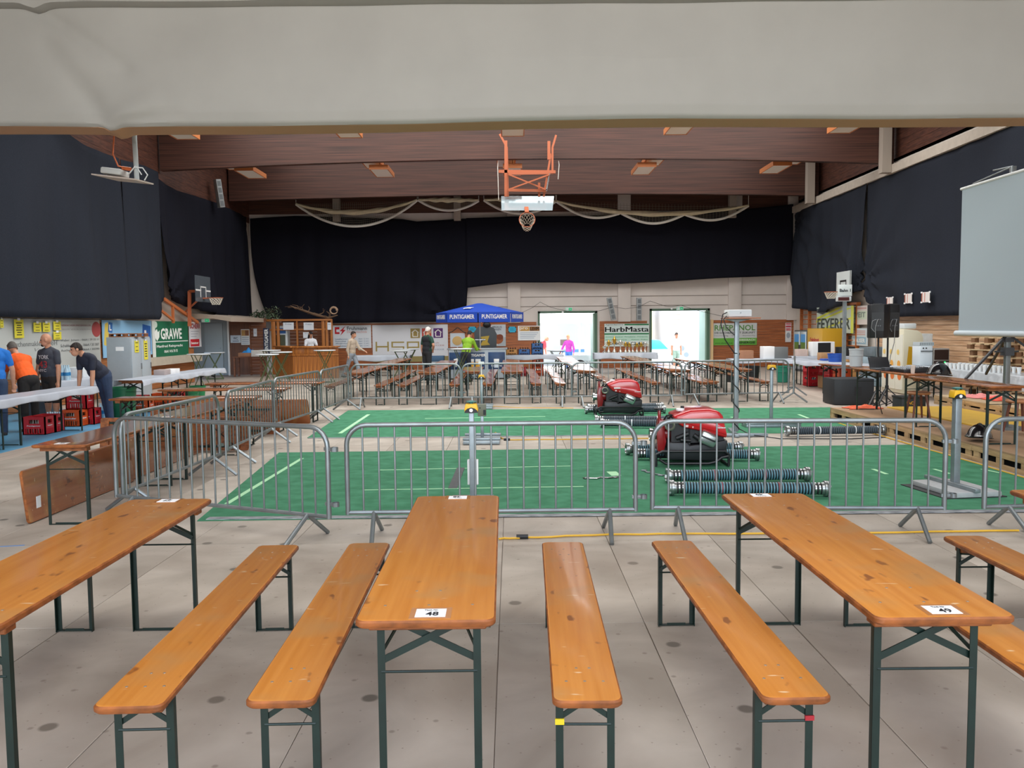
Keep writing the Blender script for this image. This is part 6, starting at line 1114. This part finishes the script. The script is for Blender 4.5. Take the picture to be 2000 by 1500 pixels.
p0 = onX(370, 632, -10.6); p1 = onX(370, 569, -10.6); m = MB(); m.bar((p0.x + 10.2, p0.y - 28, 1.9), (p1.x + 10.2, p1.y - 28, p1.z), .09, .09); m.bar((p1.x + 10.2, p1.y - 28, p1.z), (-.02, -.3, p1.z), .08, .08); m.bar((-.7, 0, 2.3), (-.02, 0, 2.9), .05, .05); m.build('post', HO, t)
t = thing('stair_handrail', 'sloping orange handrail of the gallery stair at the left', 'handrail', (-10.7, 0, 0)); a, b_ = onX(320, 584, -10.7), onX(386, 630, -10.7); a2, b2 = onX(314, 606, -10.7), onX(340, 627, -10.7)
m = MB(); m.bar((0, a.y, a.z), (0, b_.y, b_.z), .08, .09); m.build('rail', mat('#b8683a', .5), t); m = MB(); m.bar((0, a2.y, a2.z), (0, b2.y, b2.z), .06, .07); m.build('lower_rail', mat('#b8683a', .5), t); v = onX(337, 595, -10.7); m = MB(); m.bar((0, v.y, 2.0), (0, v.y, v.z), .07, .07); m.build('post', mat('#b8683a', .5), t)
t = thing('wall_hoop', 'white backboard hoop on the right wall behind the sign pole', 'hoop', (11.3, 28.75, 0)); m = MB(); m.bb(-.015, .015, -.62, .62, 2.72, 3.55); m.build('backboard', mat('#d3dcdc', .5), t)
m = MB(); [m.bb(-.021, -.015, *r_) for r_ in ((-.27, -.22, 2.85, 3.25), (.22, .27, 2.85, 3.25), (-.27, .27, 3.2, 3.26), (-.62, -.59, 2.72, 3.55), (.59, .62, 2.72, 3.55))]; m.build('board_marking', BLACK, t); c = Vector((-.42, 0, 2.86)); netrim(t, c, Matrix.Identity(3)); hnet(t, c, Matrix.Identity(3), Vector((0, 0, -.6))); m = MB(); m.bar((0, 0, 2.86), (-.2, 0, 2.86), .12, .04); m.bar((.02, 0, 3.0), (.7, 0, 3.0), .08, .08); m.build('rim_bracket', HO, t)
# ------------------------------------------------------------------ projector hanging behind the tarpaulin
t = thing('hanging_projector', 'projector on a white board hung from a pole at the upper left', 'projector', (onY(240, 355, 12.6).x, 12.6, onY(240, 355, 12.6).z)); m = MB(); m.add([(-.34, -.25, .06), (.32, -.30, -.03), (.36, .22, -.01), (-.2, .3, .06)] + [(-.34, -.25, .08), (.32, -.30, -.01), (.36, .22, .01), (-.2, .3, .08)], [(3, 2, 1, 0), (4, 5, 6, 7), (0, 1, 5, 4), (1, 2, 6, 5), (2, 3, 7, 6), (3, 0, 4, 7)]); m.build('board', mat('#c2b3a8', .6), t)
m = MB(); m.box((-.1, -.02, .13), (.3, .3, .09), 0, Matrix.Rotation(R(7), 3, 'Y')); m.build('case', mat('#c9cbc8', .5), t, bevel=.02); m = MB(); m.tube((.2, .02, .0), (.13, .05, 3.0), .035, 12); m.build('pole', mat('#b9c0c2', .4), t, smooth=True); m = MB(); m.path([(-.02, 0, 1.5), (-.1, 0, .7), (-.13, 0, .4), (-.06, 0, .23), (.1, 0, .19)], .012, 6); m.tube((.0, 0, .2), (.13, 0, .18), .028, 8); m.build('orange_cable', mat('#c9632f', .5), t, smooth=True); m = MB(); m.path([(.1, 0, .12), (.2, -.05, .2), (.3, 0, .2), (.36, .02, .1), (.3, .05, .03)], .01, 6); m.path([(.08, 0, .1), (.15, -.08, .12), (.2, 0, .24), (.28, 0, .1)], .008, 6); m.build('cable', PAPER, t, smooth=True)
# ------------------------------------------------------------------ people: one continuous skinned-over body each
SKIN = mat('#c48f72', .55, var=.06, scale=30)
def person(label, loc, rz, ht=1.75, lean=0, side=0, shirt='#333', trouser='#222', shoe='#2a2a2a', hair='#3a2a20', sleeve=.62, armL=None, armR=None, legL=(0, 0), legR=(0, 0), head=(0, 0), girth=1.0, vox=.012, shorts=False, beard=None, hairstyle='short', vest=None, skin=None, hem=None):
    k = ht / 1.75; t = thing('person', label, 'person', loc, rz); P = []
    l = R(lean); sd = R(side); up = Vector((math.sin(sd), -math.sin(l) * math.cos(sd), math.cos(l) * math.cos(sd))).normalized(); fw = Vector((0, -math.cos(l), -math.sin(l)))
    rt = up.cross(fw).normalized(); fw = rt.cross(up); MX = Matrix((rt, fw, up)).transposed()           # columns: left side, front, spine
    hc = Vector((0, 0, .93)); g = girth
    def cap(a, b_, ra, rb, m): P.append(('c', Vector(a), Vector(b_), ra, rb, m))
    def ell(c, r, m, M=MX): P.append(('e', Vector(c), r, M, m))
    S = lambda x, y, z: hc + MX @ Vector((x, y, z))
    ell(hc + Vector((0, 0, .0)), (.165 * g, .125 * g, .13), 't'); ell(S(0, .0, .10), (.165 * g, .13 * g, .17), 's'); ell(S(0, .01, .26), (.165 * g, .125 * g, .2), 's'); ell(S(0, 0, .42), (.19 * g ** .6, .125 * g ** .6, .15), 's')
    if g > 1.1: ell(S(0, .05, .16), (.16, .13 * g, .16), 's')
    for q in (-1, 1): cap(S(q * .05, -.01, .53), S(q * .165, -.005, .475), .06, .068, 's')
    ns = S(0, -.005, .54); hd = (up * .8 + Vector((0, 0, 1)) * .2 + fw * .15).normalized(); cap(ns, ns + hd * .1, .058, .054, 'k')
    hcn = ns + hd * .18 + fw * .02; yaw, nod = R(head[0]), R(head[1]); HM = Matrix.Rotation(yaw, 3, 'Z') @ (Matrix((rt, fw, up)).transposed() if False else Matrix(((1, 0, 0), (0, -1, 0), (0, 0, 1)))) @ Matrix.Rotation(-nod, 3, 'X')
    h_ = lambda x, y, z: hcn + HM @ Vector((x, y, z))
    ell(hcn + HM @ Vector((0, -.01, .02)), (.075, .095, .105), 'k', HM); ell(h_(0, .03, -.05), (.055, .065, .07), 'k', HM); cap(h_(0, .085, .012), h_(0, .105, -.022), .011, .016, 'k'); cap(h_(-.02, .085, -.058), h_(.02, .085, -.058), .011, .011, 'k'); cap(h_(-.035, .078, .035), h_(.035, .078, .035), .012, .012, 'k')
    for q in (-1, 1): ell(h_(q * .077, -.008, .0), (.012, .024, .033), 'k', HM)
    def arm(q, pose):
        sh = S(q * .185, 0, .475); d1, d2 = pose if pose else ((q * .12, .0, -1), (q * .02, .12, -1))
        V = lambda d: Vector((d[0], -d[1], d[2])).normalized()
        el = sh + V(d1) * .29; wr = el + V(d2) * .255; cap(sh, sh.lerp(el, sleeve), .062 * g ** .4, .058 * g ** .3, 's'); cap(sh.lerp(el, .3), el, .05, .043, 's' if sleeve >= 1 else 'k'); cap(el, el.lerp(wr, .35), .043, .044, 's' if sleeve > 1 else 'k'); cap(el.lerp(wr, .35), wr, .044, .028, 's' if sleeve > 1 else 'k')
        d = V(d2); side_ = d.cross(Vector((0, 0, 1)) if abs(d.z) < .8 else Vector((0, 1, 0))).normalized(); nn = d.cross(side_)
        palm = wr + d * .055; cap(wr, palm + d * .02, .026, .03, 'k'); 
        for i, (o, ln) in enumerate(((-.03, .07), (-.011, .085), (.010, .08), (.029, .062))):
            b0 = palm + side_ * o + d * .03; b1 = b0 + (d * .8 + nn * q * .25) * ln * .6; cap(b0, b1, .0105, .0098, 'k'); cap(b1, b1 + (d * .5 + nn * q * .7) * ln * .5, .0098, .0085, 'k')
        th0 = wr + side_ * -.022 + d * .02; th1 = th0 + (side_ * -.6 + d * .7) * .045; cap(th0, th1, .014, .012, 'k'); cap(th1, th1 + d * .035, .012, .0095, 'k')
    arm(1, armL); arm(-1, armR)
    for q, (f, bend) in ((1, legL), (-1, legR)):
        hp = hc + Vector((q * .09, 0, -.03)); a = R(f); kn = hp + Vector((q * .015, -math.sin(a), -math.cos(a))) * .43; c = R(f - bend); an = kn + Vector((0, -math.sin(c), -math.cos(c))) * .405
        cap(hp, kn, .1 * g ** .7, .07, 't'); cap(kn, kn.lerp(an, .35), .068, .068 if not shorts else .054, 'k' if shorts else 't'); cap(kn.lerp(an, .3), an, .066 if not shorts else .05, .056 if not shorts else .034, 'k' if shorts else 't')
        cap(an + Vector((0, .03, -.045)), an + Vector((q * .01, -.12, -.06)), .043, .036, 'o')
    M_ = MB()
    for p in P:
        if p[0] == 'c':
            _, a, b_, ra, rb, m = p; d = b_ - a; L_ = max(d.length, 1e-5); z = d.normalized(); x = z.orthogonal().normalized(); y = z.cross(x); W = Matrix((x, y, z)).transposed()
            pr = [(ra * math.sin(R(t_)), -ra * math.cos(R(t_))) for t_ in (12, 40, 65, 90)] + [(rb * math.sin(R(t_)), L_ - rb * math.cos(R(t_))) for t_ in (90, 115, 140, 168)]; M_.lathe(pr, 12, o=a, M=W)
        else: M_.ball(p[1], p[2], 0, 18, 12, p[3])
    o = M_.build('raw', SKIN); rm = o.modifiers.new('r', 'REMESH'); rm.mode = 'VOXEL'; rm.voxel_size = vox; sm = o.modifiers.new('s', 'SMOOTH'); sm.factor = .5; sm.iterations = 3
    me = bpy.data.meshes.new_from_object(o.evaluated_get(bpy.context.evaluated_depsgraph_get())); bpy.data.objects.remove(o)
    n = len(me.polygons); cs = np.zeros(n * 3); me.polygons.foreach_get('center', cs); cs = cs.reshape(-1, 3); best = np.full(n, 9.); idx = np.zeros(n, int); keys = 'kstov'
    for p in P:
        if p[0] == 'c':
            a, b_ = np.array(p[1]), np.array(p[2]); d = b_ - a; tt = np.clip(((cs - a) @ d) / max(d @ d, 1e-9), 0, 1); dist = np.linalg.norm(cs - a - tt[:, None] * d, axis=1) - (p[3] + (p[4] - p[3]) * tt); m = p[5]
        else:
            q = (cs - np.array(p[1])) @ np.array(p[3]); rr = np.array(p[2]); dist = (np.linalg.norm(q / rr, axis=1) - 1) * rr.min(); m = p[4]
        if m == 's': dist = dist - .006
        u = dist < best; best[u] = dist[u]; idx[u] = keys.index(m)
    if vest:
        q = (cs - np.array(hc)) @ np.array(MX); u = (idx == 1) & (np.abs(q[:, 0]) < .165) & (q[:, 2] < .52); idx[u] = 4
    me.materials.clear()
    for c_ in (None, shirt, trouser, shoe, vest or shirt): me.materials.append((mat(skin, .55) if skin else SKIN) if c_ is None else mat(c_, .85, var=.10, scale=14, bump=.15))
    me.polygons.foreach_set('material_index', idx.tolist()); me.polygons.foreach_set('use_smooth', [True] * n); me.update()
    me.transform(Matrix.Scale(k, 4)); b0 = bpy.data.objects.new('body', me); C.objects.link(b0); b0.parent = t
    E_ = MB()
    for q in (-1, 1): E_.ball(h_(q * .032, .082, .012) * k, .011 * k, 0, 8, 6)
    o = E_.build('eye', mat('#2a211d', .3), t, smooth=True); o['kind'] = 'stuff'
    if beard: E_ = MB(); E_.ball(h_(0, .072, -.085) * k, (.034 * k, .03 * k, .03 * k)); E_.build('beard', mat(beard, .9), t, smooth=True)
    if hair:
        hm = MB(); lo = {'short': -.02, 'long': -.16, 'thin': .01}[hairstyle]
        def hf(u, v):
            a = 2 * math.pi * u; e = v * 1.571; fr = math.sin(a); zz = math.cos(e); bx, by = .081 * math.sin(e) * math.cos(a), .101 * math.sin(e) * math.sin(a) - .012
            z = .025 + .112 * zz; lim = lo if fr < .35 else (.055 if hairstyle != 'long' else .04)
            if v > .5: z = .025 + .112 * math.cos(.5 * 1.571) + (lim - .025 - .112 * math.cos(.5 * 1.571)) * (v - .5) / .5; rr_ = 1 if hairstyle != 'long' else 1 + .12 * (v - .5); bx = .081 * math.cos(a) * rr_ * (.72 + .28 * min(1, (v - .5) * 4)); by = (.101 * math.sin(a)) * rr_ * (.72 + .28 * min(1, (v - .5) * 4)) - .012
            return tuple(h_(bx, by, z) * k)
        hm.grid(hf, 24, 12); o = hm.build('hair', mat(hair, .8, var=.2, scale=40), t, smooth=True); o.modifiers.new('t', 'SOLIDIFY').thickness = .012 * k
    return t, S, k
down = lambda q: ((q * .10, .05, -1), (q * .02, .18, -1))
t, S, k = person('bald stocky man in a dark printed T-shirt and shorts behind the left counter', (-8.78, 16.0, -.014), R(-18), 1.74, 3, 0, '#3a3e48', '#2a2624', hair=None, beard='#2c211c', girth=1.22, shorts=True, head=(-50, 10), armL=((.18, .05, -1), (.02, .1, -1)), armR=((-.2, .1, -1), (.1, .3, -1)), vox=.0095)
def badge(txt, x, z, w_, h2, col, y=.20): text(txt, w_, h2, (x, -y, z), mat(col, .8), t, depth=.002)
badge('YORK', .03, 1.32, .24, .075, '#cfd2d6', .176); badge('43', .04, 1.18, .2, .13, '#a8323a', .205); badge('NYC', .03, 1.07, .2, .05, '#cfd2d6', .222)
m = MB(); m.path([S(-.045 + .009 * i, .10 - .0 * i, 0) for i in range(2)], .004, 5) if False else None

person('man in a bright orange T-shirt bending away behind the left counter', (-8.72, 15.15, -.014), R(-118), 1.74, 36, 0, '#f0601c', '#1d1a19', hair='#5f5a55', girth=1.15, head=(-10, 20), armL=((.1, .25, -1), (0, .3, -1)), armR=((-.15, .15, -1), (-.02, .25, -1)), vox=.0095)
person('man in a blue T-shirt and jeans cut off by the left frame edge', (-8.95, 14.55, -.014), R(-150), 1.78, 8, 0, '#1f6fc4', '#2c3d58', hair='#3a302a', head=(0, 10), armL=((.2, .1, -1), (.05, .3, -1)), armR=((-.25, .0, -1), (-.02, .25, -1)), vox=.0095)
person('dark-haired man in a navy T-shirt and jeans leaning on the left counter', (-7.93, 16.3, -.014), R(-30), 1.78, 45, 0, '#252a3a', '#2a3a55', '#55504a', '#231b17', head=(-25, 8), armL=((.0, .0, -1), (.0, .12, -1)), armR=((-.05, .02, -1), (-.02, .10, -1)), legL=(-4, 0), legR=(-10, 0), girth=1.12, vox=.0095)
person('woman with long dark hair in a white T-shirt behind the wooden bar', (-7.62, 31.9, 0), R(25), 1.66, 4, 0, '#dfe3ea', '#2a2a30', hair='#1c1517', hairstyle='long', girth=.88, head=(25, 15), vox=.014, armL=((.15, .35, -.8), (-.2, 1, -.1)), armR=((-.15, .3, -.8), (.2, 1, -.1)))
person('man in a beige hoodie and grey jeans walking right past the white banner', (-5.62, 29.6, 0), R(68), 1.66, 4, 0, '#b9aa98', '#8a929c', hair='#2f2a28', sleeve=1.2, head=(10, 0), legL=(24, 8), legR=(-18, 14), armL=((.1, .5, -.9), (.0, 1, -.5)), armR=((-.2, -.2, -1), (0, .1, -1)), vox=.014)
person('white-haired man in a black vest over a green shirt before the wide banner', (-2.86, 28.4, 0), R(140), 1.78, 3, 0, '#24463a', '#26262a', hair='#dcdad6', vest='#1e2128', girth=1.1, head=(-20, 5), armL=((.2, -.1, -1), (.0, .15, -1)), armR=((-.55, -.2, -.8), (.5, .4, -.6)), vox=.014)
person('man in a lime green jacket leaning over the beer counter', (-1.52, 27.75, 0), R(155), 1.72, 24, 0, '#86b42e', '#232836', hair='#2a2523', sleeve=1.2, head=(0, 15), armL=((.1, .6, -.8), (.0, 1, -.2)), armR=((-.15, .5, -.9), (.1, 1, -.2)), legL=(-8, 0), legR=(10, 6), vox=.014)
gz = -.3
person('fair-haired woman in a magenta jacket standing outside the left doorway', (2.62, 38.6, gz), R(-30), 1.68, 2, 0, '#b03fa0', '#3f6fb5', hair='#c9a878', sleeve=1.2, girth=1.0, head=(-10, 0), armL=((.35, .1, -1), (.1, .2, -1)), armR=((-.4, .1, -.9), (-.1, .5, -.7)), vox=.016)
person('person in a red shirt bending at the left jamb of the left doorway', (1.3, 39.2, gz), R(70), 1.7, 28, 0, '#d8434e', '#4a3c3a', hair='#d0b49a', girth=1.1, vox=.016)
person('man in a white T-shirt and pale shorts standing outside the right doorway', (7.49, 38.3, gz), R(8), 1.72, 0, 0, '#e8ecec', '#9fc0b4', hair='#3a332e', shorts=True, head=(0, 5), vox=.016)
# ------------------------------------------------------------------ outside the doorways
m = MB(); m.bb(-30, 40, YF + .3, 90, gz - .1, gz); tag(m.build('ground', mat('#cfcac2', .9, var=.05, scale=.6)), kind='structure')
m = MB(); m.prism([(YF + .3, gz), (38.2, gz), (YF + .3, 0)], -3, 12, 0, lambda x, y, z: (z, x, y)); tag(m.build('trim_ramp', mat('#bdb7ae', .9)), kind='structure')
def building(label, x0, x1, y, h, col, wins, roof='#a8a29c', slats=False):
    t = thing('building', label, 'building', ((x0 + x1) / 2, y, gz)); w_ = (x1 - x0) / 2; m = MB(); m.bb(-w_, w_, 0, 6, 0, h); m.build('wall', mat(col, .8, var=.03, scale=1), t); m = MB(); m.prism([(-w_ - .4, h), (w_ + .4, h), (w_ * .6, h + 2.2), (-w_ * .6, h + 2.2)], -.4, 6.4, 0, lambda a, b_, c: (a, c, b_)); m.build('roof', mat(roof, .8), t)
    for a, b_, c, d in wins:
        m = MB()
        for r_ in ((a, a + .08, c, d), (b_ - .08, b_, c, d), (a, b_, d - .08, d), (a, b_, c, c + .08)): m.bb(r_[0], r_[1], -.05, .02, r_[2], r_[3])
        f_ = m.build('window', WHITE, t); m = MB(); m.bb(a + .08, b_ - .08, -.01, .01, c + .08, d - .08); m.build('pane', mat('#7fa3bd', .15), f_)
    if slats:
        for q in range(11): m = MB(); m.bb(-w_ + .1, w_ * .1, -.04, 0, 1.3 + q * .28, 1.53 + q * .28); m.build('board', mat('#e2dcd2', .8), t)
    return t
building('pale house with windows seen through the left doorway', -2, 8.3, 52, 3.2, '#d5dde3', [(-3.2, -2.2, .9, 2.2), (-.2, .8, 1.0, 2.3), (1.6, 2.6, 1.0, 2.3)])
building('white boarded building seen through the right doorway', 9.2, 15.8, 49, 6.2, '#dcd6cc', [(1.4, 2.4, 1.8, 3.0)], slats=True)
building('white side building at the right edge of the right doorway', 9.45, 12.6, 41.2, 4.6, '#e4e6e8', [(-1.35, -.95, 1.2, 2.4), (-.6, -.2, 1.2, 2.4)])
t = thing('market_stall', 'white canvas market stall with counter outside the left doorway', 'stall', (2.4, 43.5, gz)); m = MB(); m.grid(lambda u, v: (-3 + 6 * u, -1.4 + 2.8 * v, 2.25 + .55 * (1 - abs(2 * v - 1)) + .02 * math.sin(u * 40)), 24, 8); o = m.build('canvas_roof', mat('#eceef0', .7), t); o.modifiers.new('t', 'SOLIDIFY').thickness = .03
for x in (-2.9, -1, 1, 2.9): m = MB(); m.bb(x - .04, x + .04, -1.4, -1.32, 0, 2.25); m.build('pole', mat('#b9bfc2', .5), t)
m = MB(); m.bb(-2.8, 2.8, 1.2, 1.25, 0, 2.3); m.build('back_panel', mat('#b7c3cc', .7), t); m = MB(); m.bb(.1, 1.3, -.6, 0, 0, 1.1); m.build('counter', mat('#c3ccd2', .5), t); m = MB(); m.bb(.1, 1.3, -.62, -.6, .75, .9); m.build('blue_band', mat('#3f77b4', .5), t); m = MB(); m.bb(.1, .5, -.5, -.2, 1.1, 1.4); m.build('till', mat('#5a5250', .5), t)
for k in range(3): barrel('grey waste bin behind the stall counter, %s' % ['left', 'middle', 'right'][k], 3.95 + k * .5, 41.6, gz, .24, .95, '#9fb0bc', 'bin', 'bin')
t = thing('flat_trailer', 'low white flatbed trailer with twin wheels outside the left doorway', 'trailer', (2.9, 37.6, gz)); m = MB(); m.bb(-1.6, 1.4, -.6, .6, .52, .62); m.bb(-1.6, 1.4, -.62, -.6, .55, .8); m.build('bed', mat('#cfdde6', .5), t)
for x in (.1, .85):
    m = MB(); m.lathe([(.14, -.08), (.29, -.08), (.31, 0), (.29, .08), (.14, .08)], 20, o=(x, -.55, .31), M=Matrix.Rotation(R(90), 3, 'X')); o = m.build('wheel', RUBBER, t, smooth=True); m = MB(); m.lathe([(.03, .07), (.17, .085)], 16, o=(x, -.55, .31), M=Matrix.Rotation(R(90), 3, 'X')); m.build('rim', mat('#c5cbce', .3, metal=.5), o)
m = MB(); m.path([(-.25 + 1.45 * u / 12, -.6, .5 + .14 * abs(math.sin(u * math.pi / 6))) for u in range(13)], .02, 6); m.build('mudguard', mat('#8f989c', .5), t, smooth=True)
t = thing('car', 'pale blue covered car outside the right doorway', 'car', (7.1, 41.8, gz)); m = MB(); m.prism([(-1.6, .25), (1.5, .25), (1.6, .6), (1.3, .8), (.6, .9), (.1, 1.35), (-1.0, 1.4), (-1.6, .9)], -.8, .8, 0, lambda a, b_, c: (a, c, b_)); m.build('body', mat('#cfe2ee', .3, coat=.5), t, bevel=.06); m = MB(); m.prism([(-1.5, .9), (.55, .92), (.08, 1.38), (-1.02, 1.43)], -.82, .5, 0, lambda a, b_, c: (a, c, b_)); m.build('blue_cover', mat('#1d86d8', .5, var=.2, scale=2), t, bevel=.03)
for x in (-1.0, 1.0): m = MB(); m.lathe([(.1, -.1), (.3, -.1), (.3, .1), (.1, .1)], 18, o=(x, -.75, .3), M=Matrix.Rotation(R(90), 3, 'X')); m.build('wheel', RUBBER, t, smooth=True)
t = thing('bare_tree', 'leafless tree beyond the stall roof outside the left doorway', 'tree', (1.6, 61, gz)); m = MB(); m.tube((0, 0, 0), (0, 0, 3.2), .22, 8, r2=.14); m.build('trunk', mat('#8d857c', .9), t, smooth=True); m = MB(); rr = random.Random(5)
def limb(p, d, l, r_, n_):
    q = p + d * l; m.path([p, p + d * l * .5 + Vector((rr.uniform(-.1, .1), 0, rr.uniform(-.05, .1))), q], [r_, r_ * .8, r_ * .55], 5)
    if n_: [limb(q, (d + Vector((rr.uniform(-.8, .8), rr.uniform(-.5, .5), rr.uniform(-.1, .6)))).normalized(), l * .75, r_ * .55, n_ - 1) for _ in range(3)]
limb(Vector((0, 0, 3.2)), Vector((.1, 0, 1)), 1.6, .12, 3); limb(Vector((0, 0, 2.8)), Vector((.6, 0, .7)).normalized(), 1.4, .1, 3); m.build('branch', mat('#8d857c', .9), t)
t = thing('planked_panel', 'white board with grey round pictures outside the right doorway', 'board', (8.05, 39.3, gz)); m = MB(); m.bb(-.28, .28, -.02, .02, 0.2, 2.2); m.build('board', WHITE, t)
for x, z, r_ in ((-.12, 1.5, .12), (.12, 1.5, .1), (-.12, 1.0, .14), (.1, .7, .12)): m = MB(); m.lathe([(.01, 0), (r_, .003)], 16, o=(x, -.021, z), M=Matrix.Rotation(R(90), 3, 'X')); m.build('picture', mat('#8fa6b8', .6), t)
# last: anything left unlabelled, and props that hang together in one long group
for o in list(C.objects):
    if o.get('label') == 'x': 
        for c in list(o.children_recursive): bpy.data.objects.remove(c)
        bpy.data.objects.remove(o)
